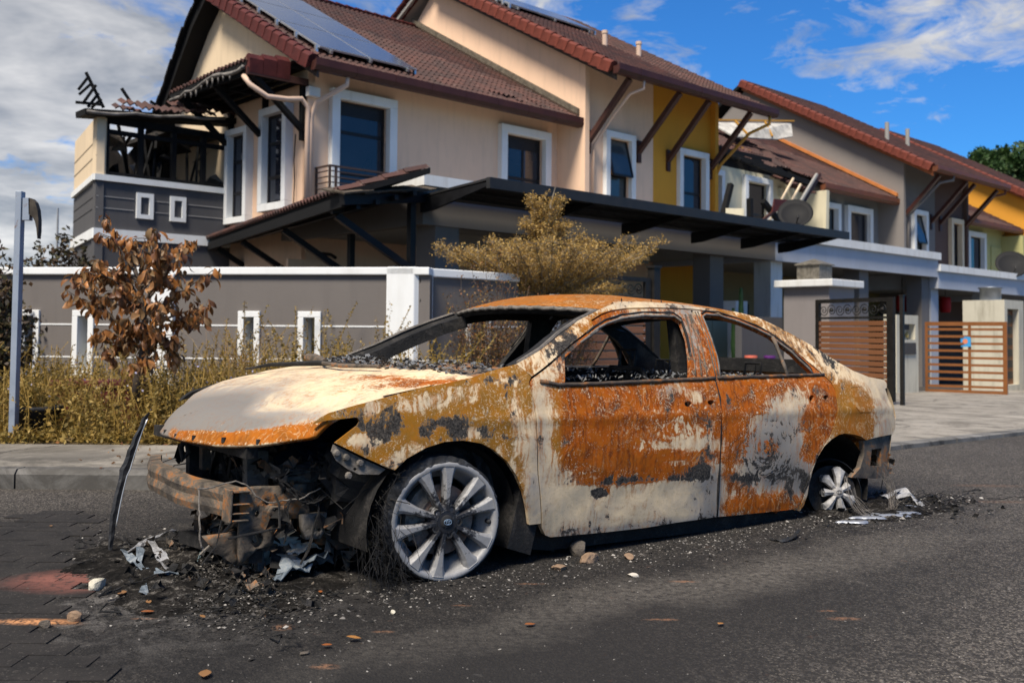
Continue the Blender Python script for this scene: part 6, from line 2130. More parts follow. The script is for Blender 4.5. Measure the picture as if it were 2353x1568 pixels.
for wv in (-.38, .38):
    for ub, zt_ in ((1.35, .90), (2.40, .86)):
        st_ = MB()
        for dw in (-.20, .20):
            st_.tube([(ub - .25, wv + dw, .20), (ub - .05, wv + dw, .24), (ub + .10, wv + dw * .95, zt_ - .08), (ub + .12, wv + dw * .6, zt_)], .014, 6)
        st_.tube([(ub + .12, wv - .13, zt_), (ub + .12, wv + .13, zt_)], .014, 6)
        for k in range(6):
            z = .32 + k * .09
            st_.tube([(ub + .02 + k * .015, wv - .19, z), (ub + .03 + k * .015, wv, z - .02), (ub + .02 + k * .015, wv + .19, z)], .005, 4)
        for k in range(5):
            st_.tube([(ub - .25 + k * .05, wv - .19, .21), (ub - .25 + k * .05, wv + .19, .21)], .005, 4)
        S1 = st_.build('seat_frame', M_INNER, CAR)
        hr = MB(); hr.tube([(ub + .12, wv - .06, zt_), (ub + .13, wv - .06, zt_ + .10), (ub + .13, wv + .06, zt_ + .10), (ub + .12, wv + .06, zt_)], .009, 6)
        hr.tube([(ub + .12, wv - .02, zt_), (ub + .13, wv - .02, zt_ + .09)], .004, 4)
        hr.build('headrest_frame', M_INNER, S1)
# rubble lying along the window sills
gv, gf = [], []
for k in range(1000):
    side = -1 if rs_.random() < .5 else 1
    u = rs_.uniform(.75, 2.55) if rs_.random() < .8 else rs_.uniform(2.45, 2.95)
    w_ = side * rs_.uniform(.55, .79)
    if rs_.random() < .35: w_ = rs_.uniform(-.6, .6); u = rs_.uniform(2.45, 3.0)
    z = .835 + .02 * (u - .8) + rs_.uniform(0, .022) + (.015 if 1.35 < u < 1.75 else 0)
    r = rs_.uniform(.004, .016); a = rs_.random() * 6.3; b0_ = len(gv)
    for kk in range(4):
        aa = a + kk * math.pi / 2
        gv.append((u + r * math.cos(aa), w_ + r * math.sin(aa), z + rs_.uniform(-.012, .014)))
    gf.append((b0_, b0_ + 1, b0_ + 2, b0_ + 3))
tag(link('sill_rubble', np_mesh('sill_rubble', np.array(gv), np.array(gf), MATS['glass_and_ash_crumbs']), CAR), kind='stuff')

# ---- wheel housings
for side in (-1, 1):
    for uc_, zc0, rr in ((.02, .22, .37), (2.72, .25, .34)):
        prof_ = []
        m = MB()
        n = 20
        for k in range(n + 1):
            a = math.pi * (-.08 + 1.16 * k / n)
            for w_ in (.50, .60, .72, .84):
                m.v.append((uc_ - rr * math.cos(a), side * w_, zc0 + rr * math.sin(a) * .93))
        for k in range(n):
            for j in range(3):
                m.f.append((k * 4 + j, k * 4 + j + 1, (k + 1) * 4 + j + 1, (k + 1) * 4 + j))
        cI = len(m.v); m.v.append((uc_, side * .50, zc0))
        for k in range(n): m.f.append((k * 4, (k + 1) * 4, cI))
        m.build('wheel_housing', M_INNER, CAR, smooth=True)
# splash shield behind the front wheel
m = MB(); m.prism([(.34, .10), (.40, .35), (.36, .50), (.46, .40), (.50, .19), (.47, .06)], -.86, -.70, 'y'); m.build('splash_panel', M_INNER, CAR)

# ---- wheels
def _alloy(t):
    tcn = t.n('ShaderNodeTexCoord').outputs['Object']
    s3 = t.n('ShaderNodeSeparateXYZ', {0: tcn})
    rad = t.math('SQRT', t.math('ADD', t.math('POWER', s3.outputs[0], 2.0), t.math('POWER', s3.outputs[2], 2.0)))
    a = t.noise(tcn, 14, 6, .7, .4); b = t.noise(tcn, 90, 5, .75)
    st = t.noise(t.n('ShaderNodeMapping', {0: tcn, 'Scale': (90, 1, 9)}).outputs[0], 1.5, 5, .7)
    c = t.mix(t.ramp(a, .3, .7), (.19, .19, .195), (.31, .305, .30))
    c = t.mix(t.math('MULTIPLY', t.ramp(st, .50, .68), .5), c, (.20, .205, .225))
    k = t.math('ADD', t.math('MULTIPLY', t.math('SUBTRACT', .165, rad), 6.0), t.math('ADD', t.math('MULTIPLY', t.math('SUBTRACT', a, .5), 2.6), t.math('MULTIPLY', t.math('SUBTRACT', b, .5), 1.8)))
    c = t.mix(t.ramp(k, .15, .50), c, (.014, .014, .017))
    c = t.mix(t.ramp(b, .66, .70), c, (.05, .045, .04))
    return pbsdf(t, c, .52, .15, t.math('ADD', a, b), .35, .003, .5)
M_ALLOY = mat('sooty_alloy_wheel', _alloy)
M_TYRE = _sootmetal('burnt_tyre_rubber', (.006, .006, .0065), (.022, .023, .026), (.07, .075, .085), .5, .8)
M_DISC = _sootmetal('rusty_brake_disc', (.16, .085, .055), (.26, .19, .15), (.05, .03, .02), .6, .55)


def wheel(loc, rz, rx, full=True, star=False, lab=None):
    WH = bpy.data.objects.new('wheel', None); COL.objects.link(WH); WH.parent = CAR
    WH.location = loc; WH.rotation_euler = (rx, 0, rz)      # outer face looks along -y
    if lab: WH['label'] = lab
    def rot(m):   # lathe built round z, turned so that +z points along -y
        m.v = [(x, -z, y) for x, y, z in m.v]; return m
    R = .241
    if full:
        m = MB()
        m.lathe([(R, .0), (R + .004, -.006), (R, -.016), (R - .014, -.020), (R - .018, -.05), (R - .040, -.08), (R - .045, -.17), (R - .005, -.195), (R, -.20), (R - .006, -.21), (R - .06, -.18), (R - .062, -.07), (R - .034, -.05), (R - .028, -.012), (R - .020, -.002), (R - .008, .004), (R, 0)], 64)
        rot(m).build('rim', M_ALLOY, WH, smooth=True)
        sp = MB()
        for k in range(10):
            a0 = math.radians(36 * k + (3.2 if k % 2 else -3.2) + 4)
            def pol(r, da, y): return (r * math.sin(a0 + da), y, r * math.cos(a0 + da))
            sgn = 1 if k % 2 else -1
            secs = [(.045, .31, .026, .012), (.085, .17, .018, .004), (.14, .122, .012, -.004), (.19, .135, .010, -.010), (.226, .172, .008, -.014)]
            V = []
            for r, ha, yo, yi in secs:
                V += [pol(r, -ha, -.004 + .024 - yo * 0 - .03 * (.23 - r) * 0 - .012), pol(r, -ha * .55 * 1, -.004 - .0), pol(r, ha * .55, -.004), pol(r, ha, .012), pol(r, ha * .9, .045), pol(r, -ha * .9, .045)]
            F = []
            n = 6
            for i in range(len(secs) - 1):
                for j in range(n):
                    F.append((i * n + j, i * n + (j + 1) % n, (i + 1) * n + (j + 1) % n, (i + 1) * n + j))
            F.append(tuple(range(n))); F.append(tuple(range((len(secs) - 1) * n, len(secs) * n))[::-1])
            s_ = MB(); s_.add(V, F); s_.build('spoke', M_ALLOY, WH, bevel=.002)
        hb = MB(); hb.lathe([(0, .004), (.040, .004), (.066, .0), (.074, -.012), (.076, -.05), (0, -.05)], 40)
        H = rot(hb).build('hub', M_ALLOY, WH, smooth=True)
        for k in range(5):
            a = math.radians(72 * k + 22)
            l = MB(); l.lathe([(0, -.010), (.007, -.010), (.0095, -.004), (.010, .0030), (.0155, .0042), (.0155, -.01)], 16, (.055 * math.sin(a), .055 * math.cos(a), .0))
            rot(l).build('lug_recess', M_TYRE, WH)
        cpp = MB(); cpp.lathe([(0, .012), (.020, .011), (.028, .006), (.030, -.002)], 28)
        C_ = rot(cpp).build('centre_cap', M_TYRE, WH, smooth=True)
        em = MB()
        for rx_, rz2, cz in ((.017, .0115, 0), (.006, .0105, .0), (.0125, .0045, .006)):
            pts = [(rx_ * math.cos(a), -.0135, cz + rz2 * math.sin(a)) for a in np.linspace(0, 2 * math.pi, 21)]
            em.tube(pts, .0013, 5, cap=False)
        em.build('emblem', plain('pale_blue_metal', (.25, .33, .42), .3, .1, 5, metal=.5), C_)
        va = MB(); va.lathe([(0, .012), (.006, .011), (.010, .004), (.010, -.02)], 12, (R - .035, -.01, -.02)); rot(va).build('valve', M_TYRE, WH)
        dk = MB(); dk.lathe([(.06, -.055), (.145, -.055), (.148, -.075), (.145, -.085), (.06, -.085)], 48); rot(dk).build('brake_disc', M_DISC, WH)
        cal = MB()
        for k in range(9):
            a = math.radians(-115 + 10 * k)
            cal.add([(r * math.sin(a + da), y, r * math.cos(a + da)) for r in (.10, .165) for da in (-.09, .09) for y in (.048, .10)], [(0, 1, 3, 2), (4, 6, 7, 5), (0, 4, 5, 1), (2, 3, 7, 6), (0, 2, 6, 4), (1, 5, 7, 3)])
        cal.build('brake_caliper', M_ASHMET, WH)
        # scrap of tyre left on the rim, thickest at the front
        V, F = [], []
        n = 90; secs = 6
        for k in range(n):
            a = 2 * math.pi * k / n
            th = .010 + .030 * max(0, math.cos(a - math.radians(-52))) ** 1.3 + .006 * rs_.random()
            for j, (dr, y) in enumerate(((0, .0), (th, .012), (th * 1.1, .07), (th * 1.15, .14), (th, .19), (0, .205))):
                V.append(((R + dr - .002) * math.sin(a), y + rs_.uniform(-.003, .003), (R + dr - .002) * math.cos(a)))
        for k in range(n):
            for j in range(secs - 1):
                F.append((k * secs + j, ((k + 1) % n) * secs + j, ((k + 1) % n) * secs + j + 1, k * secs + j + 1))
        ty = MB(); ty.add([v if v[2] > -.243 else (v[0], v[1], -.243) for v in V], F); ty.build('tyre', M_TYRE, WH)
    else:
        m = MB(); m.lathe([(.19, -.06), (.20, -.07), (.185, -.10), (.175, -.20), (.20, -.24), (.10, -.25), (.02, -.24)], 40)
        rot(m).build('rim', M_INNER, WH, smooth=True)
        m = MB(); m.lathe([(0, -.06), (.155, -.06), (.155, -.08), (0, -.08)], 40); rot(m).build('brake_disc', M_INNER, WH)
        for k in range(7):
            a0 = math.radians(360 / 7 * k + 12); L = (.150, .10, .13, .155, .125, .085, .12)[k]
            def pol(r, da, y): return (r * math.sin(a0 + da), y, r * math.cos(a0 + da))
            V = []
            for r, ha, y in ((.02, .5, -.006), (.05, .30, -.010), (.09, .26, -.004), (L * .9, .30, .006), (L, .08, .02)):
                V += [pol(r, -ha, y + .006), pol(r, 0, y - .007), pol(r, ha, y + .006), pol(r, ha * .9, y + .035), pol(r, -ha * .9, y + .035)]
            F = []; n = 5
            for i in range(4):
                for j in range(n): F.append((i * n + j, i * n + (j + 1) % n, (i + 1) * n + (j + 1) % n, (i + 1) * n + j))
            F.append(tuple(range(n))); F.append(tuple(range(20, 25))[::-1])
            s_ = MB(); s_.add(V, F); s_.build('spoke', plain('bare_silver_alloy', (.34, .33, .32), .75, .35, 30, metal=.0, bump=.9, bscale=60, stain=.8, staincol=(.08, .08, .08)), WH, bevel=.002)
        hb = MB(); hb.lathe([(0, .018), (.026, .016), (.034, .006), (.036, -.02)], 24); Hb = rot(hb).build('hub', plain('dull_grey_alloy', (.28, .27, .26), .5, .15, 30), WH, smooth=True)
        em = MB()
        for rx_, rz2, cz in ((.017, .0115, 0), (.006, .0105, .0)):
            em.tube([(rx_ * math.cos(a), -.0185, cz + rz2 * math.sin(a)) for a in np.linspace(0, 2 * math.pi, 17)], .0014, 4, cap=False)
        em.build('emblem', M_INNER, Hb)
    return WH
w0 = sd_(1031, 1198)
wheel((0.0, -.885, .240), R_(-9), 0, True, lab='front wheel with bare sooty ten spoke alloy rim')
wheel((0.0, .885, .240), R_(171), 0, True)
wheel((2.72, -.865, .235), R_(-24), R_(-9), False, lab='collapsed rear wheel with a broken silver spoke star')
wheel((2.735, .83, .26), R_(180), 0, False)
# stub axles and struts
ax = MB(); ax.tube([(0, -.84, .24), (0, -.45, .22)], .045, 10); ax.tube([(0, .84, .24), (0, .45, .22)], .045, 10)
ax.tube([(0.02, -.62, .26), (.06, -.55, .62)], .055, 10); ax.tube([(0.02, .62, .26), (.06, .55, .62)], .055, 10)
ax.tube([(-.30, -.45, .12), (.0, -.78, .15), (.25, -.45, .13)], .03, 8)
ax.tube([(2.73, -.62, .24), (2.73, .62, .24)], .06, 10)
ax.build('axle', M_ASHMET, CAR)

# ---- front end: crash beam, members, radiator support, wires
def beam_u(w_): return -.835 + .13 * ((w_ - .08) / .58) ** 2
bm2 = MB(); nB_ = 40; sec = [(-.028, -.058), (-.036, -.03), (-.028, .0), (-.036, .03), (-.028, .058), (.026, .062), (.030, -.062)]
for i in range(nB_ + 1):
    w_ = -.50 + 1.12 * i / nB_
    for du, dz_ in sec:
        bm2.v.append((beam_u(w_) + du, w_, .298 + .03 * w_ + .012 * math.cos(w_ * 3) + dz_ + .004 * math.sin(w_ * 13)))
n = len(sec)
for i in range(nB_):
    for j in range(n): bm2.f.append((i * n + j, i * n + (j + 1) % n, (i + 1) * n + (j + 1) % n, (i + 1) * n + j))
bm2.f.append(tuple(range(n))); bm2.f.append(tuple(range(nB_ * n, (nB_ + 1) * n))[::-1])
bm2.build('crash_beam', M_MIXMET, CAR)
def box_member(name, u0, u1, w0_, w1_, z0, z1, m, holes=(), rot_=None):
    o = MB().box(u0, u1, w0_, w1_, z0, z1).build(name, m, CAR, bevel=.004)
    for (a, b, r) in holes:
        h = MB(); h.lathe([(0, 0), (r, 0), (r, .002), (0, .002)], 12); h.v = [(x + a, w0_ - .0025 + z, y + b) for x, y, z in h.v]
        h.build('bolt_hole', M_INNER, o)
    return o
# crush can with its slots at the near end of the beam
for z0_, z1_ in ((.232, .240), (.262, .267), (.298, .303), (.345, .353)):
    box_member('crush_can_fin', -.785, -.715, -.545, -.47, z0_, z1_, M_MIXMET)
box_member('crush_can', -.797, -.786, -.545, -.46, .228, .358, M_MIXMET)
box_member('crush_can_back', -.786, -.715, -.47, -.455, .232, .352, M_INNER)
# perforated side member plate
def plate(name, outline, w_, th, m, holes=(), par=CAR, tilt=0.0):
    V, F = cdt(outline, holes, .03)
    rr_ = random.Random(len(name) + int(w_ * 100))
    P = np.array([(u, w_ + tilt * (u + .6) + .004 * math.sin(u * 40 + z * 30), z) for u, z in V])
    nv = np.cross(P[F[:, 1]] - P[F[:, 0]], P[F[:, 2]] - P[F[:, 0]])
    if nv[:, 1].sum() > 0: F = F[:, ::-1]
    o = link(name, np_mesh(name, P, F, m), par)
    s = o.modifiers.new('thickness', 'SOLIDIFY'); s.thickness = th; s.offset = -1
    return o
def circ(u, z, r, rz2=None, n=10): return [(u + r * math.cos(a), z + (rz2 or r) * math.sin(a)) for a in np.linspace(0, 2 * math.pi, n, False)]
def PW(w_, *pts): return [tuple(float(v) for v in onw(Z2(*p), w_)) for p in pts]
plate('side_member', PW(-.52, (1022, 718), (1250, 706), (1462, 690), (1470, 800), (1500, 905), (1440, 922), (1275, 925), (1240, 1100), (1140, 1130), (1010, 1242), (1016, 1000)), -.52, .02, M_MIXMET,
      [circ(*PW(-.52, (1133, 893))[0], .012), circ(*PW(-.52, (1205, 822))[0], .009), circ(*PW(-.52, (1140, 1070))[0], .024, .032), circ(*PW(-.52, (1330, 745))[0], .009), circ(*PW(-.52, (1268, 873))[0], .012)])
plate('tow_bracket', PW(-.54, (1230, 842), (1330, 838), (1336, 912), (1232, 920), (1205, 885)), -.54, .008, M_MIXMET, [circ(*PW(-.54, (1268, 873))[0], .010)])
plate('lower_bracket', PW(-.56, (1440, 900), (1600, 885), (1590, 1010), (1560, 1060), (1460, 1062), (1440, 980)), -.56, .03, M_ASHMET, [circ(*PW(-.56, (1562, 930))[0], .012), circ(*PW(-.56, (1555, 1000))[0], .008)])
plate('frame_rail', PW(-.48, (1450, 700), (1760, 620), (2010, 640), (2050, 720), (1800, 745), (1620, 800), (1500, 900)), -.48, .08, M_RUSTDK)
# headlamp carrier hanging under the fender tip
side_panel('headlamp_bracket', S_(Z2, (1662, 432), (1648, 478), (1680, 540), (1760, 598), (1835, 632), (1965, 634), (2012, 598), (1840, 520)), -1, 'quarter', [S_(Z2, *[(1808 + 12 * math.cos(a), 598 + 12 * math.sin(a)) for a in np.linspace(0, 6.28, 8, False)])], h=.02, th=.01, off=-.02, m=M_ASHMET)
for p in ((1680, 488), (1745, 517), (1838, 553), (1760, 640)):
    u, z = sd_(*Z2(*p)); b = MB(); b.lathe([(0, .012), (.011, .011), (.014, .004), (.016, 0)], 10); b.v = [(x + u, -float(hw(u, z)) + .018 - zz_, y + z) for x, y, zz_ in b.v]
    b.build('bolt', M_ASHMET, CAR)
# radiator support uprights and lower tie
def vpost(px0, px1, py0, py1, w_, dep, m, nm='radiator_post'):
    a = PW(w_, (px0, py0), (px1, py0), (px1, py1), (px0, py1))
    o = MB().prism(a, w_, w_ + dep, 'y').build(nm, m, CAR, bevel=.003)
vpost(1065, 1212, 470, 705, -.22, .05, M_ASHMET)
vpost(680, 815, 380, 690, .20, .05, M_INNER)
vpost(765, 825, 380, 600, .10, .04, M_RUSTDK)
MB().bar((-.70, -.50, .50), (-.72, .62, .50), .05, .05).build('upper_tie_bar', M_INNER, CAR)
MB().tube([(-.74, .16, .50), (-.76, .17, .46), (-.75, .16, .40), (-.73, .15, .44), (-.74, .16, .50)], .014, 8).build('tow_eye', M_INNER, CAR)
MB().bar((-.66, -.50, .08), (-.74, .10, .07), .06, .05).build('lower_tie_bar', M_INNER, CAR)
plate('lower_lip', PW(-.46, (770, 1050), (1000, 1010), (1022, 1240), (985, 1235), (860, 1155)), -.46, .02, M_MIXMET)
lump('inner_arch', -.45, .30, -.72, -.56, .30, .56, 4, M_INNER, .012, 11)
lump('inner_arch', -.45, .30, .56, .72, .15, .60, 4, M_INNER, .012, 12)
lump('engine_block', -.50, .02, -.30, .35, .12, .46, 5, M_INNER, .022, 13)
lump('gearbox', -.38, .0, -.52, -.25, .10, .34, 4, M_RUSTDK, .02, 14)
lump('strut_tower', -.05, .20, -.66, -.45, .42, .66, 3, M_INNER, .01, 15)
lump('battery_tray', -.55, -.32, -.48, -.20, .36, .42, 4, M_ASHMET, .014, 16)
fan = MB()
fan.lathe([(.16, 0), (.17, .0), (.17, .03), (.16, .03)], 30); fan.v = [(-.60 + z, .05 + x, .30 + y) for x, y, z in fan.v]
for k in range(7):
    a = k * .9
    fan.bar((-.58, .05, .30), (-.58, .05 + .155 * math.cos(a), .30 + .155 * math.sin(a)), .03, .006, (1, 0, 0))
fan.build('cooling_fan', M_INNER, CAR)
# crumpled sheets and melted lumps filling the bay
def bent_sheet(mb, c, sz, r, nseg=3):
    ax_ = Vector((r.gauss(0, 1), r.gauss(0, 1), r.gauss(0, 1))).normalized()
    q = ax_.to_track_quat('Z', 'Y').to_matrix() @ Matrix.Rotation(r.random() * 6.3, 3, 'Z')
    vs = []
    for i in range(nseg + 1):
        for j in range(2):
            p = Vector(((i / nseg - .5) * sz * r.uniform(.7, 1.3), (j - .5) * sz * r.uniform(.3, .9), r.gauss(0, sz * .16)))
            p = q @ p + Vector(c)
            vs.append(tuple(p))
    mb.add(vs, [(i * 2, i * 2 + 1, i * 2 + 3, i * 2 + 2) for i in range(nseg)])
for nm, mt, cnt_, seed in (('engine_bay_debris', M_INNER, 200, 21), ('engine_bay_debris', M_ASHMET, 130, 22), ('engine_bay_debris', M_RUSTDK, 120, 23)):
    r = random.Random(seed); mb = MB()
    for k in range(cnt_):
        u, w_ = r.uniform(-.66, .15), r.uniform(-.62, .60)
        bent_sheet(mb, (u, w_, r.uniform(.10, .48) if r.random() < .7 else r.uniform(.05, .3)), r.uniform(.03, .11), r)
    for k in range(cnt_ // 6):
        p = [(r.uniform(-.62, 0), r.uniform(-.60, .5), r.uniform(.15, .50))]
        for i in range(5): p.append((p[-1][0] + r.gauss(0, .05), p[-1][1] + r.gauss(0, .06), p[-1][2] + r.gauss(-.01, .04)))
        mb.tube(p, r.uniform(.002, .006), 5)
    tag(mb.build(nm, mt, CAR), kind='stuff')
# wires hanging from the near corner
r = random.Random(5)
def wire(pts_px, w0_, w1_, rad, nm, m, wob=.006, copies=1):
    mb = MB()
    for c in range(copies):
        P = []
        n = len(pts_px)
        for i, p in enumerate(pts_px):
            w_ = w0_ + (w1_ - w0_) * i / (n - 1)
            u, z = onw(Z2(*p), w_)
            P.append((u + r.gauss(0, wob), w_ + r.gauss(0, wob * 1.5), z + r.gauss(0, wob)))
        Q = []
        for i in range(len(P) - 1):      # denser, slightly wavy
            for k in range(4):
                f = k / 4; Q.append(tuple(P[i][j] * (1 - f) + P[i + 1][j] * f + r.gauss(0, wob * .25) for j in range(3)))
        Q.append(P[-1]); mb.tube(Q, rad, 5)
    return mb.build(nm, m, CAR)
wire([(745, 730), (860, 690), (980, 685), (1075, 705), (1130, 760), (1230, 825), (1320, 805), (1420, 790), (1560, 740)], -.54, -.60, .0035, 'wire', M_ASHMET)
wire([(745, 730), (738, 850), (745, 960), (762, 1080), (770, 1150)], -.55, -.60, .0035, 'wire', M_ASHMET)
wire([(1270, 660), (1360, 730), (1450, 790), (1520, 820), (1600, 760), (1700, 640), (1740, 560)], -.56, -.62, .004, 'wire', M_INNER, .009, 7)
wire([(1545, 820), (1540, 900), (1510, 1020), (1480, 1130), (1425, 1240)], -.60, -.62, .0035, 'wire', M_INNER, .003, 2)
wire([(1360, 790), (1330, 850), (1335, 950), (1320, 1080)], -.58, -.60, .003, 'wire', M_INNER, .004, 4)
wire([(890, 940), (870, 1040), (850, 1120), (800, 1190), (770, 1240)], -.56, -.60, .003, 'wire', M_INNER, .003)
wire([(1560, 760), (1580, 700), (1650, 690), (1700, 600), (1690, 500), (1640, 560), (1520, 540)], -.50, -.58, .006, 'wire', M_INNER, .02, 8)
# steel cords of the burnt tyre, in a haze of fine wire before the wheel
r = random.Random(9); mb = MB()
for k in range(70):
    a = math.radians(r.uniform(170, 320)); R0 = r.uniform(.24, .30)
    P = []
    for i in range(7):
        aa = a + i * .09 * (1 if r.random() < .9 else -1)
        P.append((R0 * math.sin(aa) * 1.05 + r.gauss(0, .006) - .02, -.86 + r.uniform(-.03, .14), max(.006, .24 + R0 * math.cos(aa) + r.gauss(0, .006))))
    mb.tube(P, .0011, 3, cap=False)
for k in range(70):
    P = [(r.uniform(-.34, -.20), r.uniform(-.95, -.72), r.uniform(.01, .32))]
    for i in range(5): P.append((P[-1][0] + r.gauss(-.01, .02), P[-1][1] + r.gauss(-.02, .02), max(.006, P[-1][2] - abs(r.gauss(0, .05)))))
    mb.tube(P, .0012, 3, cap=False)
tag(mb.build('tyre_cords', M_INNER, CAR), kind='stuff')
mb = MB()
for k in range(26):
    R0 = r.uniform(.15, .25); ph = r.uniform(-.7, .5); P = []
    for i in range(16):
        a = math.radians(70 + 200 * i / 15) + ph
        P.append((2.78 + R0 * math.sin(a) + r.gauss(0, .004) + .06, -.90 - .10 + r.gauss(0, .008) + .07 * math.cos(a), max(.13, .27 + R0 * .9 * math.cos(a))))
    mb.tube(P, .0012, 3, cap=False)
tag(mb.build('tyre_cords', M_ASHMET, CAR), kind='stuff')
mb = MB(); r = random.Random(31)
for k in range(50):
    c = (r.uniform(3.30, 3.42), -.70 + r.gauss(0, .05), r.uniform(.30, .48)); bent_sheet(mb, c, r.uniform(.03, .09), r)
mb.tube([(3.42, -.70, .42), (3.44, -.70, .30), (3.43, -.69, .18)], .003, 4)
mb.build('torn_bumper_bracket', M_MIXMET, CAR)
# ================================================================== PLANTS
def _leafmat(name, cols, trans=.25, rough=.6):
    def f(t):
        va = t.n('ShaderNodeVertexColor', layer_name='tint')
        oi = t.n('ShaderNodeObjectInfo').outputs['Random']
        sp = t.n('ShaderNodeSeparateXYZ', {0: va.outputs[0]})
        x = t.math('FRACT', t.math('ADD', sp.outputs[0], t.math('MULTIPLY', oi, .999)))
        c = cols[0]
        for i, cc in enumerate(cols[1:]):
            c = t.mix(t.ramp(x, (i + .35) / (len(cols) - 1), (i + .85) / (len(cols) - 1)), c, cc)
        tc = t.n('ShaderNodeTexCoord').outputs['Object']
        c = t.mix(t.math('MULTIPLY', t.ramp(t.noise(tc, 30, 3), .45, .7), .35), c, tuple(v * .45 for v in cols[0]))
        a = pbsdf(t, c, rough, 0, spec=.3)
        tr = t.n('ShaderNodeBsdfTranslucent', {0: c})
        return t.n('ShaderNodeMixShader', {0: trans, 1: a, 2: tr}).outputs[0]
    return mat(name, f)


M_BARK = plain('dry_grey_brown_bark', (.09, .07, .055), .9, .35, 20, bump=.7, bscale=60)
M_BARKP = plain('pale_bark', (.20, .17, .13), .9, .3, 14, bump=.5, bscale=60)
M_WEED = _leafmat('dying_golden_weed_leaves', [(.13, .08, .018), (.30, .19, .040), (.20, .145, .035), (.42, .29, .085)])
M_MAG = _leafmat('scorched_brown_leaves', [(.13, .055, .025), (.32, .13, .035), (.21, .13, .062), (.46, .20, .065)], .18, .45)
M_GOLD = _leafmat('dead_golden_leaves', [(.26, .15, .035), (.50, .32, .09), (.36, .22, .055), (.64, .46, .17)], .3)
M_RUSSET = _leafmat('russet_scorched_leaves', [(.07, .035, .02), (.22, .085, .03), (.27, .17, .05), (.10, .055, .03)], .2)
M_DARKL = _leafmat('dark_scorched_leaves', [(.025, .019, .013), (.075, .042, .02), (.055, .052, .02), (.12, .085, .04)], .15)
M_GREEN = _leafmat('green_tree_leaves', [(.02, .045, .012), (.035, .075, .018), (.06, .10, .03)], .2)

g_ = np.random.default_rng(11)


def leaves(C, Dr, L, Wd, tint, up=None, rng=g_):
    """rhombic leaves with a central fold: centres, directions, lengths, widths -> verts, quads"""
    n = len(C)
    Dr = Dr / (np.linalg.norm(Dr, axis=1, keepdims=True) + 1e-9)
    rv = rng.normal(size=(n, 3))
    S = np.cross(Dr, rv); S /= (np.linalg.norm(S, axis=1, keepdims=True) + 1e-9)
    N = np.cross(S, Dr)
    L = L[:, None]; Wd = Wd[:, None]
    V = np.stack([C, C + Dr * L * .45 + S * Wd + N * L * .07, C + Dr * L + N * L * -.08, C + Dr * L * .45 - S * Wd + N * L * .07], 1).reshape(-1, 3)
    F = np.arange(n * 4).reshape(n, 4)
    T = np.repeat(np.stack([tint, tint, tint], 1), 4, axis=0)
    return V, F, T


# ---- weeds along the wall
def weeds(name, label, cat, regions, n, hmin, hmax, seed, m=M_WEED, leafl=.045, dens=26, spikes=.35):
    rng = np.random.default_rng(seed)
    Vs, Fs, Ts = [], [], []
    stems = MB(); nb = 0
    rr = random.Random(seed)
    for k in range(n):
        x, y = regions(rr)
        h = rr.uniform(hmin, hmax) * (1 if rr.random() > .22 else 1.35)
        lean = Vector((rr.gauss(0, .22), rr.gauss(0, .18), 1)); z0 = .12
        curve = Vector((rr.gauss(0, .18), rr.gauss(0, .12), 0))
        m_ = int(dens * h / .6 * rr.uniform(.7, 1.3)) + 3
        f = np.linspace(.08, 1, m_)
        P = np.stack([x + lean.x * f * h + curve.x * f ** 2 * h, y + lean.y * f * h + curve.y * f ** 2 * h, z0 + f * h], 1)
        D = rng.normal(size=(m_, 3)) * np.array([1, 1, .5]) + np.array([0, 0, -.45 if rr.random() < .6 else .5])
        L = leafl * rng.uniform(.5, 1.4, m_) * (1.25 - .7 * f); Wd = L * rng.uniform(.16, .30, m_)
        ti = np.clip(rr.random() * .75 + rng.uniform(-.2, .25, m_), 0, .999)
        V, F, T = leaves(P, D, L, Wd, ti, rng=rng)
        Vs.append(V); Fs.append(F + nb); Ts.append(T); nb += len(V)
        if k % 2 == 0:
            # stem as a thin folded strip
            q = [(P[0][0], P[0][1], z0)] + [tuple(P[min(m_ - 1, int(m_ * s))]) for s in (.35, .7, 1)]
            w_ = .0035
            V = np.array([(p[0] + s * w_, p[1], p[2]) for p in q for s in (-1, 1)])
            F = np.array([(i * 2, i * 2 + 1, i * 2 + 3, i * 2 + 2) for i in range(3)])
            Vs.append(V); Fs.append(F + nb); Ts.append(np.full((8, 3), .1)); nb += 8
    o = link(name, np_mesh(name, np.concatenate(Vs), np.concatenate(Fs), m, np.concatenate(Ts)))
    return tag(o, label, cat, kind='stuff')


def wall_y(x): return float(WC[1] + (x - WC[0]) * wd[1] / wd[0])
def reg1(r):
    while True:
        x = r.uniform(-6.2, -.5)
        y = r.uniform(8.0, wall_y(x) - .15)
        if (np.array([x, y]) - RO) @ AX > -3.7: continue
        if math.hypot(x + 4.0, y - 8.35) < .25: continue
        return x, y
weeds('weeds', 'dying golden green weeds along the grey wall', 'weeds', reg1, 3300, .22, .60, 5)
def reg2(r):
    x = r.uniform(-3.6, -.6)
    return x, wall_y(x) - r.uniform(.15, .8)
weeds('tall_weeds', 'tall seeding weeds in front of the grey wall', 'weeds', reg2, 120, .60, .92, 6, leafl=.055, dens=46)
def reg3(r):
    return r.uniform(-6.2, -.2), 7.9 + abs(r.gauss(0, .22))
weeds('dry_grass', 'short dry grass at the pavement edge', 'grass', reg3, 1500, .03, .10, 7, leafl=.05, dens=50)
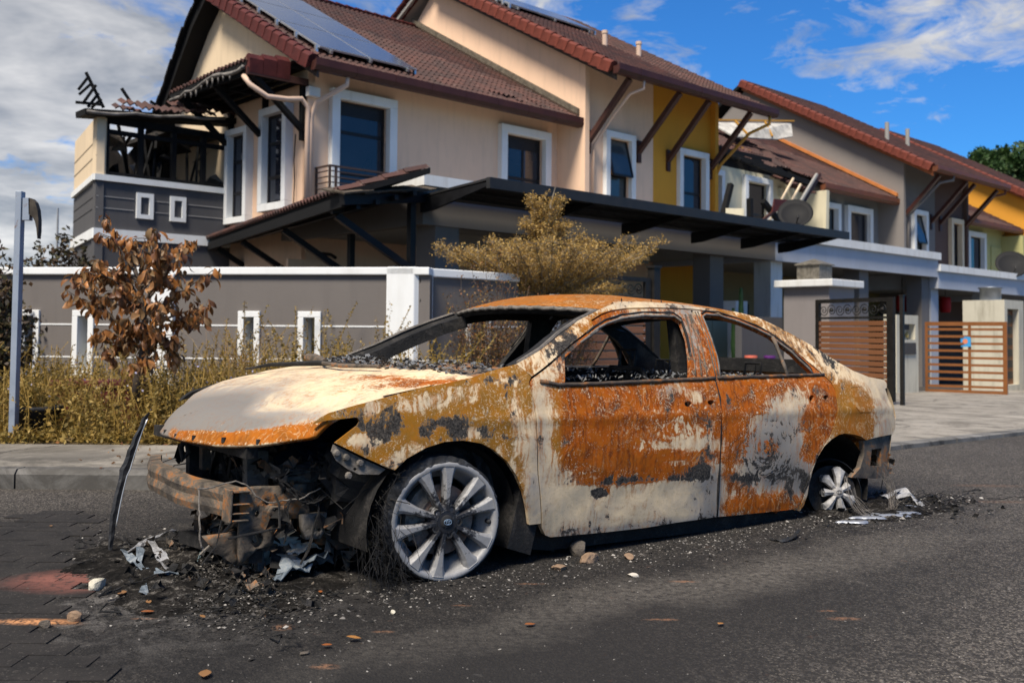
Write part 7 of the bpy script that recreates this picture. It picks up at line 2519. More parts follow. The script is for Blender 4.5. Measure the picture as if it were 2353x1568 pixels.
# dry grass tuft standing above the weeds
Vs, Fs, Ts, nb = [], [], [], 0
r = random.Random(4)
TX = at_depth(545, 800, 10.6)
for k in range(90):
    h = r.uniform(.5, 1.25); a = r.gauss(0, .35); b_ = r.gauss(0, .3); w_ = .003
    x0, y0 = TX[0] + r.gauss(0, .12), 10.6 + r.gauss(0, .12)
    q = [(x0 + a * h * f * f, y0 + b_ * h * f * f, .12 + h * (f - .15 * f ** 3)) for f in (0, .35, .7, 1)]
    V = np.array([(p[0] + s * w_ * (1 - i / 4), p[1], p[2]) for i, p in enumerate(q) for s in (-1, 1)])
    Vs.append(V); Fs.append(np.array([(i * 2, i * 2 + 1, i * 2 + 3, i * 2 + 2) for i in range(3)]) + nb); nb += 8; Ts.append(np.full((8, 3), r.random()))
tag(link('grass_tuft', np_mesh('grass_tuft', np.concatenate(Vs), np.concatenate(Fs), _leafmat('straw_blades', [(.25, .14, .06), (.35, .24, .10)]), np.concatenate(Ts))), 'tuft of straw coloured grass blades beside the framed wall slot', 'grass', kind='stuff')
# small lilac flowers
r = random.Random(14); C = []
for k in range(260):
    x, y = reg1(r); C.append((x, y, .12 + r.uniform(.25, .62)))
C = np.array(C); V, F, T = leaves(C, np.random.default_rng(2).normal(size=(len(C), 3)), np.full(len(C), .022), np.full(len(C), .011), np.random.default_rng(3).random(len(C)))
tag(link('weed_flowers', np_mesh('weed_flowers', V, F, _leafmat('pale_lilac_petals', [(.35, .33, .5), (.6, .58, .7)]), T)), 'tiny pale lilac flowers scattered over the weeds', 'flowers', kind='stuff')
# litter of dead leaves on the verge and road
r = random.Random(15); C = []; 
for k in range(420):
    if r.random() < .55: x, y, z = r.uniform(-5, -.3), r.uniform(7.75, 9.2), .135
    else: x, y, z = r.uniform(-3, 1.6), r.uniform(6.45, 7.8), .128
    C.append((x, y, z))
C = np.array(C); Dv = np.random.default_rng(5).normal(size=(len(C), 3)) * np.array([1, 1, .15])
V, F, T = leaves(C, Dv, np.random.default_rng(6).uniform(.015, .05, len(C)), np.random.default_rng(7).uniform(.006, .014, len(C)), np.random.default_rng(8).random(len(C)))
tag(link('leaf_litter', np_mesh('leaf_litter', V, F, M_MAG, T)), 'dead leaf litter strewn on the verge and pavement', 'leaf litter', kind='stuff')


def growtube(mb, p, d, L, r0, r1, r, n=5, wob=.12, upw=0.0):
    pts = [Vector(p)]; d = Vector(d).normalized()
    for i in range(n):
        d = (d + Vector((r.gauss(0, wob), r.gauss(0, wob), r.gauss(0, wob) + upw))).normalized()
        pts.append(pts[-1] + d * L / n)
    mb.tube(pts, [r0 + (r1 - r0) * i / n for i in range(n + 1)], 6)
    return pts, d


# ---- tree with large scorched leaves
def leaf_mesh(name, m, L=.105, Wd=.026):
    V, F = [], []
    prof_ = [(0, .004), (.18, .6), (.42, 1), (.68, .85), (.88, .4), (1, .02)]
    for f, k in prof_:
        for s in (-1, 0, 1):
            V.append((s * Wd * k * .9, abs(s) * .010 * k + .022 * math.sin(f * 2.6), -f * L))
    for i in range(len(prof_) - 1):
        for j in range(2):
            F.append((i * 3 + j, i * 3 + j + 1, (i + 1) * 3 + j + 1, (i + 1) * 3 + j))
    me = bpy.data.meshes.new(name); me.from_pydata(V, [], F); me.shade_smooth(); me.materials.append(m)
    ca = me.color_attributes.new('tint', 'FLOAT_COLOR', 'POINT')
    return me, np.array(V), np.array(F)


LEAF_ME, LV, LF = leaf_mesh('leaf', M_MAG)
tb = at_depth(312, 880, 8.9)
TR = thing('tree', 'small tree with large scorched brown hanging leaves in front of the grey wall', 'tree', (float(tb[0]), 8.9, .12))
r = random.Random(42)
base = Vector((0, 0, 0))
def tp3(px, py, dy=0.0):
    q = at_depth(px, py, 8.9 + dy)
    return Vector((float(q[0] - tb[0]), dy, float(q[2] - .12)))
tk = MB()
trunk_pts = [tp3(308, 925), tp3(316, 870), tp3(326, 820), tp3(333, 770), tp3(330, 700), tp3(318, 640), tp3(300, 580)]
tk.tube(trunk_pts, [.042, .038, .034, .028, .020, .015, .010], 8)
tips = []
BR = [((326, 800), (250, 760), (215, 775)), ((333, 770), (400, 740), (445, 735)), ((333, 770), (380, 690), (430, 660), (490, 620)), ((330, 720), (250, 690), (165, 645)), ((330, 700), (260, 640), (190, 625)),
      ((318, 640), (270, 560), (240, 500)), ((320, 650), (345, 580), (350, 530)), ((330, 690), (400, 640), (425, 560)), ((328, 700), (300, 650), (225, 600)), ((333, 760), (290, 740), (255, 830)), ((333, 770), (390, 790), (395, 830)),
      ((330, 700), (370, 640), (380, 600)), ((325, 660), (330, 600), (300, 545)), ((333, 755), (430, 715), (470, 735)), ((318, 640), (260, 620), (215, 660)), ((326, 800), (370, 760), (360, 700)),
      ((333, 770), (250, 720), (190, 690)), ((320, 660), (355, 640), (375, 560)), ((330, 720), (300, 700), (270, 660)), ((330, 720), (350, 700), (390, 700)), ((333, 770), (300, 745), (262, 742)), ((333, 780), (345, 790), (330, 840))]
for b in BR:
    dy = r.uniform(-.45, .45)
    P = [tp3(*b[0])] + [tp3(x, y, dy * (i + 1) / (len(b) - 1)) for i, (x, y) in enumerate(b[1:])]
    Q = []
    for i in range(len(P) - 1):
        for k in range(5): Q.append(P[i].lerp(P[i + 1], k / 5) + Vector((r.gauss(0, .008), r.gauss(0, .02), r.gauss(0, .008))))
    Q.append(P[-1])
    tk.tube(Q, [.014 * (1 - .75 * i / len(Q)) for i in range(len(Q))], 5)
    tips.append(Q)
leafspots = []
for Q in tips:
    n = len(Q)
    for i in range(n // 4, n):
        for k in range(5 if i > n * .55 else 3):
            leafspots.append(Q[i] + Vector((r.gauss(0, .022), r.gauss(0, .05), r.gauss(.01, .02))))
    if r.random() < .9:
        for s in range(3):
            i = r.randrange(n // 3, n); d = Vector((r.gauss(0, 1), r.gauss(0, 1), .4))
            tw_, _ = growtube(tk, Q[i], d, r.uniform(.10, .24), .005, .003, r, 4)
            for p in tw_[1:]:
                for k in range(3): leafspots.append(p + Vector((r.gauss(0, .018), r.gauss(0, .02), r.gauss(0, .015))))
tk.build('trunk', M_BARK, TR, smooth=True)
r.shuffle(leafspots)
leafspots.sort(key=lambda p: p.y)
for p in leafspots[:300]:
    o = bpy.data.objects.new('leaf', LEAF_ME); COL.objects.link(o); o.parent = TR
    o.location = p; o.rotation_euler = (r.gauss(0, .42), r.gauss(0, .42), r.random() * 6.28)
    s = r.uniform(.65, 1.25); o.scale = (s * r.uniform(.7, 1.35), s, s)
V, T = [], []
for p in leafspots[300:]:
    Mx = (Matrix.Rotation(r.random() * 6.28, 3, 'Z') @ Matrix.Rotation(r.gauss(0, .45), 3, 'X') @ Matrix.Rotation(r.gauss(0, .45), 3, 'Y'))
    V.append((LV * r.uniform(.65, 1.2) * np.array([r.uniform(.7, 1.3), 1, 1])) @ np.array(Mx).T + np.array(p)); T.append(np.full((len(LV), 3), r.random()))
F = np.concatenate([LF + i * len(LV) for i in range(len(V))])
tag(link('crown_leaves', np_mesh('crown_leaves', np.concatenate(V), F, M_MAG, np.concatenate(T), True), TR), kind='stuff')
print('tree leaves', len(leafspots))

# ---- golden layered tree behind the wreck
GY = 13.2
gb0 = at_depth(1253, 700, GY)
GT = thing('tree', 'golden dead umbrella shaped tree rising behind the roof of the wreck', 'tree', (float(gb0[0]), GY, 0.05))
r = random.Random(77); rng = np.random.default_rng(77)
zt = lambda py: float(at_depth(1253, py, GY)[2]) - .05
tk = MB()
tk.tube([(0, 0, 0), (.01, 0, zt(760)), (0, 0, zt(650)), (.02, 0, zt(560)), (.06, 0, zt(470)), (.12, 0, zt(430))], [.055, .05, .045, .028, .014, .005], 8)
C, Dv = [], []
def twigs(pts, rad, k, up, dens):
    """side twigs with leaves along a limb"""
    for p in pts:
        for q in range(k):
            d = Vector((r.gauss(0, 1), r.gauss(0, 1), r.gauss(up, .5))).normalized()
            L = r.uniform(.35, 1) * rad
            tw_, _ = growtube(tk, p, d, L, .003, .0012, r, 3, .2)
            for t_ in tw_[1:]:
                for j in range(dens):
                    C.append((t_.x + r.gauss(0, .020), t_.y + r.gauss(0, .020), t_.z + r.gauss(.004, .015)))
# main tier: limbs rise outwards like an inverted umbrella
for zb, R0, rise, nlimb, rad in ((zt(672), 1.50, .60, 40, .17), (zt(662), 1.30, .42, 30, .17), (zt(655), .95, .30, 18, .17), (zt(625), .80, .42, 16, .15), (zt(690), 1.30, .16, 12, .12), (zt(560), .34, .30, 8, .12), (zt(530), .28, .48, 7, .11)):
    for k in range(nlimb):
        a = 2 * math.pi * (k + r.uniform(-.3, .3)) / nlimb
        R1 = R0 * r.uniform(.72, 1.05) * (1.0 if math.cos(a) > 0 else .92)
        if zb < zt(680) and math.cos(a) < .3: continue
        pts = []
        for i in range(9):
            f = i / 8
            pts.append(Vector((R1 * f * math.cos(a) + r.gauss(0, .012), R1 * f * math.sin(a) + r.gauss(0, .012), zb + rise * (R1 / R0) * f ** 1.5 + r.gauss(0, .012))))
        tk.tube(pts, [.016 * (1 - f / 9) + .002 for f in range(9)], 5)
        twigs(pts[2:], rad, 7, .15, 3)
        twigs(pts[5:], rad, 5, .3, 3)
tk.build('trunk', M_BARKP, GT)
C = np.array(C)
V, F, T = leaves(C, rng.normal(size=(len(C), 3)), rng.uniform(.016, .032, len(C)), rng.uniform(.006, .011, len(C)), rng.random(len(C)), rng=rng)
tag(link('crown', np_mesh('crown', V, F, M_GOLD, T), GT), kind='stuff')
print('golden leaves', len(C))


# ---- russet creeper shrub against the right part of the wall, seen through the windscreen
def shrub(name, label, x, y, z0, w_, dp, h, n, m, seed, leafl=.03, dens=9, cat='shrub', up=.9, spread=1.0, root=.15):
    r = random.Random(seed); rng = np.random.default_rng(seed)
    S = thing(name, label, cat, (x, y, z0))
    tk = MB(); C = []
    for k in range(n):
        a = r.random() * 6.28; f = r.random() ** .5
        p0 = Vector((math.cos(a) * w_ * root, math.sin(a) * dp * root, 0))
        tgt = Vector((math.cos(a) * w_ * f * spread, math.sin(a) * dp * f, h * r.uniform(.35, 1.0) * (1 - .35 * f)))
        pts = []
        for i in range(8):
            g = i / 7
            pts.append(p0.lerp(tgt, g) + Vector((r.gauss(0, .02), r.gauss(0, .02), math.sin(g * 3.1) * .06 * h)))
        tk.tube(pts, [.008 * (1 - i / 8) + .0015 for i in range(8)], 4)
        for p in pts[2:]:
            for j in range(dens): C.append((p.x + r.gauss(0, .055), p.y + r.gauss(0, .055), p.z + r.gauss(0, .055)))
    tk.build('stems', M_BARK, S)
    C = np.array(C)
    V, F, T = leaves(C, rng.normal(size=(len(C), 3)) + np.array([0, 0, -.5]), rng.uniform(.5, 1.3, len(C)) * leafl, rng.uniform(.2, .4, len(C)) * leafl, rng.random(len(C)), rng=rng)
    tag(link('foliage', np_mesh('foliage', V, F, m, T), S), kind='stuff')
    return S
px_ = at_depth(1130, 850, 11.9)
shrub('shrub', 'sparse russet shrub with tiny burnt leaves against the short grey wall', float(px_[0]), 11.9, .1, .62, .32, 2.15, 95, M_RUSSET, 3, .030, 12)
px_ = at_depth(1275, 850, 13.0)
shrub('shrub', 'dark twiggy shrub round the foot of the golden tree', float(px_[0]), 13.1, .1, .75, .35, 2.0, 80, M_RUSSET, 13, .030, 10)
# ---- dark scorched trees behind and beside the left end of the wall
def dtree(label, px, Y, ztop_, w_, seed, n=150, m=M_DARKL, leafl=.07, z0=.1):
    p = at_depth(px, 760, Y)
    return shrub('tree', label, float(p[0]), Y, z0, w_, w_ * .8, ztop_ - z0, n, m, seed, leafl, 14, 'tree', spread=1.0, root=.3)
dtree('dark feathery scorched conifer at the left edge beside the steel post', -90, 9.9, 2.25, .62, 51, 150)
dtree('drooping brown conifer branch mass behind the steel post', 60, 12.6, 1.95, .85, 52, 170)
dtree('dark bushy tree behind the wall left of the scorched leaf tree', 138, 16.0, 2.75, .85, 53, 170, leafl=.10)
dtree('small dark bush with round leaf tufts below the burnt wing', 208, 15.0, 2.35, .40, 54, 60, leafl=.09)
dtree('low dark bush behind the wall and the scorched leaf tree', 262, 14.0, 2.0, .50, 55, 60, leafl=.08)
# ---- wooded hillside far behind the last roofs
def far_tree(label, px, py, Y, rad, seed):
    p = at_depth(px, py, Y); rng = np.random.default_rng(seed); r = random.Random(seed)
    T_ = thing('hillside_tree', label, 'tree', (float(p[0]), Y, 0), 0, 'trees on the hillside')
    MB().tube([(0, 0, -2), (0, 0, float(p[2]) + rad * .3)], [.5, .3], 6).build('trunk', M_BARK, T_)
    C = []
    for k in range(26):
        c = np.array([r.gauss(0, rad * .5), r.gauss(0, rad * .4), float(p[2]) + r.gauss(0, rad * .38)])
        q = rng.normal(size=(260, 3)); q /= np.linalg.norm(q, axis=1, keepdims=True)
        C.append(c + q * rad * r.uniform(.22, .42) * rng.uniform(.7, 1.05, (260, 1)))
    C = np.concatenate(C)
    V, F, T = leaves(C, rng.normal(size=(len(C), 3)), rng.uniform(.35, .7, len(C)), rng.uniform(.12, .26, len(C)), np.repeat(rng.random(26) * .7, 260) + rng.random(len(C)) * .3, rng=rng)
    tag(link('crown', np_mesh('crown', V, F, M_GREEN, T), T_), kind='stuff')
far_tree('rounded green hillside tree above the last roofs', 2262, 385, 110, 2.9, 1)
far_tree('green hillside tree cut by the right edge above the orange gable', 2350, 405, 112, 3.0, 2)
far_tree('low green hillside tree behind the verge tiles', 2225, 408, 114, 2.0, 3)
far_tree('green hillside tree low between the two larger crowns', 2310, 425, 116, 2.4, 4)

# planters in the verge
pb = ground(85, 1004, .12)
PL = thing('plant_tub', 'black plastic tub with weeds beside the foot of the steel post', 'planter', tuple(pb))
MB().lathe([(0, 0), (.13, 0), (.185, .22), (.20, .23), (.20, .26), (.18, .265), (.165, .24), (0, .22)], 22).build('tub', plain('black_plastic_tub', (.018, .018, .019), .6, .3, 8), PL, smooth=True)
def reg4(r):
    a = r.random() * 6.28; q = r.random() * .16
    return float(pb[0]) + q * math.cos(a), float(pb[1]) + q * math.sin(a)
weeds('tub_weeds', 'golden weeds growing out of the black plastic tub', 'weeds', reg4, 60, .30, .55, 8, leafl=.055)
pt_ = at_depth(235, 900, 9.6)
TRG = thing('trough', 'dark red plant trough half hidden in the weeds behind the scorched tree', 'planter', (float(pt_[0]), 9.6, .12))
MB().box(-.42, .42, -.15, .15, 0, .36).box(-.45, .45, -.18, .18, .36, .42).build('trough', plain('dark_red_plastic', (.10, .022, .018), .6, .2, 5), TRG, bevel=.01)

# ================================================================== WRECKAGE ON THE GROUND
def rock(name, label, px, py, size, m, seed, flat=.6, cat='stone', group=None):
    p = ground(px, py); r = random.Random(seed)
    bmx = bmesh.new(); bmesh.ops.create_icosphere(bmx, subdivisions=3, radius=1)
    cuts = [(Vector((r.gauss(0, 1), r.gauss(0, 1), r.gauss(0, .7))).normalized(), r.uniform(.55, .85)) for _ in range(9)]
    for v in bmx.verts:
        for n_, d_ in cuts:
            k = v.co.dot(n_)
            if k > d_: v.co -= n_ * (k - d_)
        v.co *= 1 + r.gauss(0, .012)
        v.co = (v.co.x * size, v.co.y * size * .7, v.co.z * size * flat)
    me = bpy.data.meshes.new(name); bmx.to_mesh(me); bmx.free(); me.materials.append(m)
    o = link(name, me); o.location = (p[0], p[1], p[2] + size * flat * .55); o.rotation_euler = (0, 0, r.random() * 3)
    return tag(o, label, cat, group)
M_STW = plain('chalky_white_stone', (.50, .47, .38), .9, .2, 25, bump=.8, bscale=70, stain=.3, bdist=.01)
M_STB = plain('brown_sandstone', (.22, .15, .10), .9, .3, 25, bump=.8, bscale=70, bdist=.01)
M_STG = plain('sooty_grey_stone', (.10, .085, .07), .9, .3, 25, bump=.8, bscale=70, bdist=.01)
rock('stone', 'white chalky stone beside the red brick patch at the left', 222, 1352, .052, M_STW, 1, .55)
rock('stone', 'brown faceted stone below the white chalky stone', 172, 1427, .033, M_STB, 2, .75)
rock('stone', 'small dark stone left of the brown faceted stone', 103, 1440, .022, M_STG, 3, .8)
rock('stone', 'tan pebble on the road between the front wheel and the door', 1445, 1283, .034, M_STB, 4, .5)
rock('stone', 'flat pale flake on the road below the front door', 1453, 1322, .036, plain('pale_plaster_flake', (.55, .50, .42), .9), 5, .22)
rock('stone', 'small grey pebble in the foreground under the front wheel', 902, 1408, .014, M_STW, 6, .6)
rock('stone', 'pale pebble in the foreground left of centre', 700, 1502, .018, M_STG, 8, .4)
rock('clod', 'brown clod of burnt earth behind the front wheel on the road', 1352, 1290, .060, M_STB, 9, .45, 'earth clod')
rock('clod', 'dark crusted clod leaning on the brown clod', 1330, 1275, .050, M_STG, 10, .9, 'earth clod')
rock('clod', 'flat brown crust fragment left of the earth clods', 1285, 1307, .048, M_STB, 12, .3, 'earth clod')


def sheet_thing(name, label, pts_px, m, cat, seed, lift=.02, th=.004, grp=None, nseg=6, wpx=None):
    """a crumpled strip following ground points; entries are (px, py, height, half width)"""
    r = random.Random(seed); P = []
    for x, y, h, hw_ in pts_px:
        g = ground(x, y); P.append((g[0], g[1], h, hw_))
    V, F = [], []; Q = []
    for i in range(len(P) - 1):
        for k in range(nseg): f = k / nseg; Q.append([P[i][j] * (1 - f) + P[i + 1][j] * f for j in range(4)])
    Q.append(list(P[-1])); o0 = P[0]
    for i, q in enumerate(Q):
        a = Q[max(i - 1, 0)]; b = Q[min(i + 1, len(Q) - 1)]
        d = Vector((b[0] - a[0], b[1] - a[1], 0)); d = d.normalized() if d.length > 1e-6 else Vector((1, 0, 0))
        n_ = Vector((-d.y, d.x, 0)); 
        for s in (-1, -.3, .4, 1):
            tw_ = math.sin(i * .7 + seed) * .5
            V.append((q[0] - o0[0] + n_.x * s * q[3], q[1] - o0[1] + n_.y * s * q[3], max(.003, q[2] + s * q[3] * tw_ + r.gauss(0, q[3] * .18))))
    for i in range(len(Q) - 1):
        for j in range(3): F.append((i * 4 + j, i * 4 + j + 1, (i + 1) * 4 + j + 1, (i + 1) * 4 + j))
    me = bpy.data.meshes.new(name); me.from_pydata(V, [], F); me.materials.append(m)
    o = link(name, me); o.location = (o0[0], o0[1], 0)
    s = o.modifiers.new('thickness', 'SOLIDIFY'); s.thickness = th
    return tag(o, label, cat, grp)
M_ALUM = _sootmetal('dull_melted_aluminium', (.13, .135, .15), (.42, .42, .43), (.02, .02, .02), .8, .35)
M_BLUEP = _sootmetal('blue_grey_burnt_plastic', (.045, .06, .075), (.20, .24, .28), (.30, .31, .30), .6, .45)
M_ASH = _sootmetal('white_ash_crust', (.36, .34, .30), (.58, .55, .49), (.06, .06, .06), .5, .9)

# the molten trim strip leaning on the far end of the crash beam
a = ground(252, 1272); top = fromcar((beam_u(.40) - .05, .40, .60))
LS = thing('trim_strip', 'bent charred trim strip with a silver edge leaning against the crash beam', 'metal strip', tuple(a))
d = Vector(top) - Vector(a)
m = MB(); e = MB(); n = 22
sdv = Vector((.80, .45, 0)).normalized()
prev = None
for i in range(n + 1):
    f = i / n
    p = d * f + Vector((-.035 * math.sin(f * 3.1) + r.gauss(0, .003), 0, 0))
    wv = (.007 + .011 * math.sin(min(1, f * 1.15) * math.pi) ** .8 + (.006 if f > .55 else 0)) * (.35 if i == n else 1)
    m.v += [tuple(p - sdv * wv), tuple(p + Vector((0, -.010, .0)) + Vector((0, r.gauss(0, .003), 0))), tuple(p + sdv * wv), tuple(p + Vector((0, .012, 0)))]
for i in range(n):
    for j in range(4): m.f.append((i * 4 + j, i * 4 + (j + 1) % 4, (i + 1) * 4 + (j + 1) % 4, (i + 1) * 4 + j))
m.build('strip', plain('charred_glossy_strip', (.030, .031, .034), .38, .5, 14, bump=.9, bscale=45, stain=.3, staincol=(.15, .15, .15)), LS)
ep = [tuple(d * (i / n) + Vector((-.035 * math.sin(i / n * 3.1), -.004, 0)) + sdv * (.007 + .011 * math.sin(min(1, i / n * 1.15) * math.pi) ** .8 + (.006 if i / n > .55 else 0))) for i in range(4, n)]
MB().tube(ep, .0030, 5).build('silver_edge', plain('bright_melted_metal', (.62, .62, .62), .3, .25, 20, metal=.7), LS, smooth=True)

# crumpled white housing and foil in front of the beam
g = ground(612, 1318)
HC = thing('crumpled_housing', 'crumpled ash white metal housing lying open below the crash beam', 'metal housing', (g[0], g[1], .012), -.3)
HC.scale = (1.35, 1.35, 1.35)
m = MB(); n = 18
rr2 = random.Random(8)
ringA = [(-.055 + .052 * math.cos(2 * math.pi * k / n) * (1 + .12 * math.sin(3 * k)), -.05, .068 + .060 * math.sin(2 * math.pi * k / n)) for k in range(n)]
ringB = [(x * .85 + .075 + rr2.gauss(0, .006), .07, z * .8 + .022 + rr2.gauss(0, .006)) for x, y, z in ringA]
m.add(ringA + [(x * .93 - .004, y + .01, z * .93 + .004) for x, y, z in ringA] + ringB, [(i, (i + 1) % n, 2 * n + (i + 1) % n, 2 * n + i) for i in range(n)] + [(i, n + i, n + (i + 1) % n, (i + 1) % n) for i in range(n)] + [tuple(range(2 * n, 3 * n))])
hb = m.build('can', M_ASH, HC); s = hb.modifiers.new('thickness', 'SOLIDIFY'); s.thickness = .004
m = MB(); m.bar((.0, -.06, .115), (.075, .02, .145), .045, .018, (0, 1, 0)); m.bar((.005, -.07, .10), (.01, -.05, .0), .02, .03); m.bar((.03, -.02, .05), (.10, .01, .04), .07, .04)
m.build('lid', M_ASHMET, HC)
sheet_thing('crumpled_foil', 'crumpled blue grey foil piece between the housing and the front wheel', [(635, 1350, .03, .02), (670, 1335, .075, .055), (715, 1322, .07, .07), (770, 1302, .045, .025)], M_BLUEP, 'metal foil', 3)
sheet_thing('crumpled_foil', 'pale crumpled sheet lying over the blue grey foil', [(655, 1325, .09, .02), (690, 1315, .11, .035), (730, 1308, .095, .03)], M_ASH, 'metal foil', 5)
sheet_thing('hose_strip', 'bent blue grey hose strip lying before the crash beam', [(283, 1280, .03, .014), (305, 1312, .05, .018), (330, 1328, .035, .018), (375, 1336, .03, .018), (450, 1330, .022, .012)], M_BLUEP, 'hose', 4)
sheet_thing('hose_strip', 'grey twisted strip rising over the bent hose', [(342, 1262, .05, .014), (365, 1295, .05, .020), (388, 1325, .03, .02), (405, 1332, .02, .008)], M_ALUM, 'hose', 9)
sheet_thing('hose_strip', 'curled blue grey strip ending in a charred knot', [(322, 1290, .06, .018), (318, 1320, .03, .010), (330, 1345, .012, .008), (330, 1372, .012, .018)], M_BLUEP, 'hose', 11)
sheet_thing('hose_strip', 'long thin pale strip lying behind the bent hose below the beam', [(290, 1285, .03, .008), (340, 1262, .045, .012), (400, 1240, .05, .012)], M_ALUM, 'hose', 17)
sheet_thing('torn_panel', 'torn ash grey panel piece leaning under the middle of the crash beam', [(430, 1262, .05, .02), (455, 1275, .10, .05), (480, 1290, .04, .03)], M_ASHMET, 'metal scrap', 18)
sheet_thing('torn_panel', 'torn pale scrap between the wire bundle and the crumpled housing', [(505, 1300, .03, .02), (530, 1312, .06, .035), (560, 1322, .03, .02)], M_ALUM, 'metal scrap', 19)
sheet_thing('ash_plate', 'flat ash white fragment in front of the crumpled housing', [(540, 1310, .01, .02), (575, 1325, .018, .026), (600, 1342, .01, .014)], M_ASH, 'fragment', 13)
sheet_thing('black_strip', 'curved black rubber strip on the road below the rear door', [(1768, 1240, .006, .006), (1795, 1246, .006, .012), (1822, 1240, .014, .012), (1836, 1230, .03, .006)], M_TYRE, 'rubber strip', 2)
# blue grey wire bundle
m = MB(); rr3 = random.Random(6)
g0 = ground(448, 1355)
for k in range(9):
    P = []
    for (x, y, h) in ((475, 1272, .10), (462, 1300, .06), (446, 1320, .03), (440, 1345, .012), (452, 1360, .008), (480, 1364, .006), (505, 1362, .006)):
        q = ground(x, y); P.append((q[0] - g0[0] + rr3.gauss(0, .007), q[1] - g0[1] + rr3.gauss(0, .007), max(.004, h + rr3.gauss(0, .006))))
    m.tube(P, .0018, 4)
WB = m.build('wire_bundle', plain('blue_grey_wire', (.12, .17, .19), .6, .4, 30)); WB.location = tuple(g0)
tag(WB, 'loop of blue grey bare wires trailing from the crash beam', 'wires')
# loose leaves on the soot
CLV = [(415, 1352, .050, 'broad glossy orange leaf on the soot beside the wire bundle'), (283, 1362, .045, 'long yellow brown leaf below the hose strips'), (300, 1330, .02, 'small ochre leaf under the hose strips'),
       (355, 1410, .035, 'curled brown leaf below the charred knot'), (342, 1392, .026, 'tan leaf beside the curled brown leaf'), (830, 1473, .036, 'dry brown leaf in the foreground left of centre'), (738, 1488, .026, 'small orange leaf in the lower foreground'),
       (1205, 1441, .034, 'tan leaf on the road under the front wheel'), (467, 1563, .045, 'orange leaf cut by the bottom edge'), (470, 1425, .022, 'small russet leaf on the soot'), (352, 1318, .02, 'small orange leaf beside the white chalky stone'),
       (735, 1362, .02, 'orange leaf fragment before the front wheel'), (1650, 1440, .025, 'tan leaf at the lower right of the road'), (118, 1213, .02, 'brown leaf near the left kerb')]
LF2, _, _ = leaf_mesh('road_leaf', _leafmat('orange_fallen_leaf', [(.30, .10, .03), (.42, .20, .06), (.25, .13, .05)], .1, .4), 1.0, .30)
for x, y, s, lab in CLV:
    g = ground(x, y); rr4 = random.Random(int(x))
    o = bpy.data.objects.new('fallen_leaf', LF2); COL.objects.link(o)
    o.location = (g[0], g[1], .012); o.scale = (s * 1.5, s * 1.3, s * 1.4); o.rotation_euler = (math.pi / 2 + rr4.gauss(0, .12), 0, rr4.random() * 6.28)
    tag(o, lab, 'leaf', 'fallen leaves on the road')

# melted alloy puddles by the rear wheel
def puddle(label, px, py, rx, ry, seed):
    g = ground(px, py); r = random.Random(seed); n = 26; V = [(0, 0, .010)]
    for ring, (f, z) in enumerate(((.6, .010), (.9, .008), (1, .0))):
        for k in range(n):
            a = 2 * math.pi * k / n; q = f * (1 + .22 * math.sin(3 * a + seed) + .12 * math.sin(7 * a + seed * 2))
            V.append((rx * q * math.cos(a), ry * q * math.sin(a), z + r.gauss(0, .0006)))
    F = [(0, 1 + k, 1 + (k + 1) % n) for k in range(n)] + [(1 + rr_ * n + k, 1 + (rr_ + 1) * n + k, 1 + (rr_ + 1) * n + (k + 1) % n, 1 + rr_ * n + (k + 1) % n) for rr_ in range(2) for k in range(n)]
    me = bpy.data.meshes.new('alloy_puddle'); me.from_pydata(V, [], F); me.shade_smooth(); me.materials.append(plain('solid_silver_puddle', (.30, .32, .36), .35, .12, 20, metal=.5, bump=.2))
    o = link('alloy_puddle', me); o.location = (g[0], g[1], .006); tag(o, label, 'metal puddle', 'molten alloy puddles behind the wreck')
for i, (x, y, rx, ry, lab) in enumerate(((2062, 1166, .10, .045, 'upper right molten silver puddle behind the rear wheel'), (2080, 1181, .07, .035, 'rightmost molten silver puddle'), (2030, 1186, .13, .045, 'broad molten silver puddle below the rear bracket'),
                                      (1995, 1192, .10, .03, 'molten silver puddle between the broad one and the wheel'), (1962, 1202, .085, .03, 'lowest molten silver puddle beside the rear wheel'))):
    puddle(lab, x, y, rx, ry, i + 1)
sheet_thing('bumper_shred', 'pale burnt bumper shred behind the rear wheel', [(2030, 1152, .03, .03), (2060, 1148, .05, .05), (2100, 1156, .03, .03), (2120, 1166, .01, .01)], M_ALUM, 'bumper shred', 21)

# crumbs, ash and grit: nobody could count them
def crumbs(name, label, area, n, smin, smax, m, seed, zmax=.012, flat=.6):
    r = random.Random(seed); V, F, T = [], [], []
    for k in range(n):
        x, y, zz = area(r); s = r.uniform(smin, smax) * (1 if r.random() < .85 else 1.8); a = r.random() * 6.3; b = len(V)
        c, s_ = math.cos(a), math.sin(a); t = r.random(); tx, ty = r.gauss(0, .3), r.gauss(0, .3)
        for (px, py, pz) in ((-1, -.6, 0), (1, -.7, 0), (.8, .7, 0), (-.9, .6, 0), (.1, .05, 1)):
            px *= s * r.uniform(.6, 1.2); py *= s * r.uniform(.6, 1.2); pz *= s * flat * r.uniform(.4, 1.3)
            V.append((x + px * c - py * s_, y + px * s_ + py * c, zz + max(0, pz + tx * px + ty * py))); T.append((t, t, t))
        F += [(b, b + 1, b + 4), (b + 1, b + 2, b + 4), (b + 2, b + 3, b + 4), (b + 3, b, b + 4)]
    return tag(link(name, np_mesh(name, np.array(V), np.array(F), m, np.array(T))), label, 'debris', kind='stuff')
def c2w(u, w_): 
    q = fromcar((u, w_, 0)); return float(q[0]), float(q[1])
def a_front(r):
    u = r.gauss(-.76, .20); w_ = r.gauss(-.22, .40); x, y = c2w(u, w_); h = max(0, .05 * math.exp(-((u + .75) / .25) ** 2 - ((w_ + .3) / .5) ** 2))
    return x, y, r.random() * h
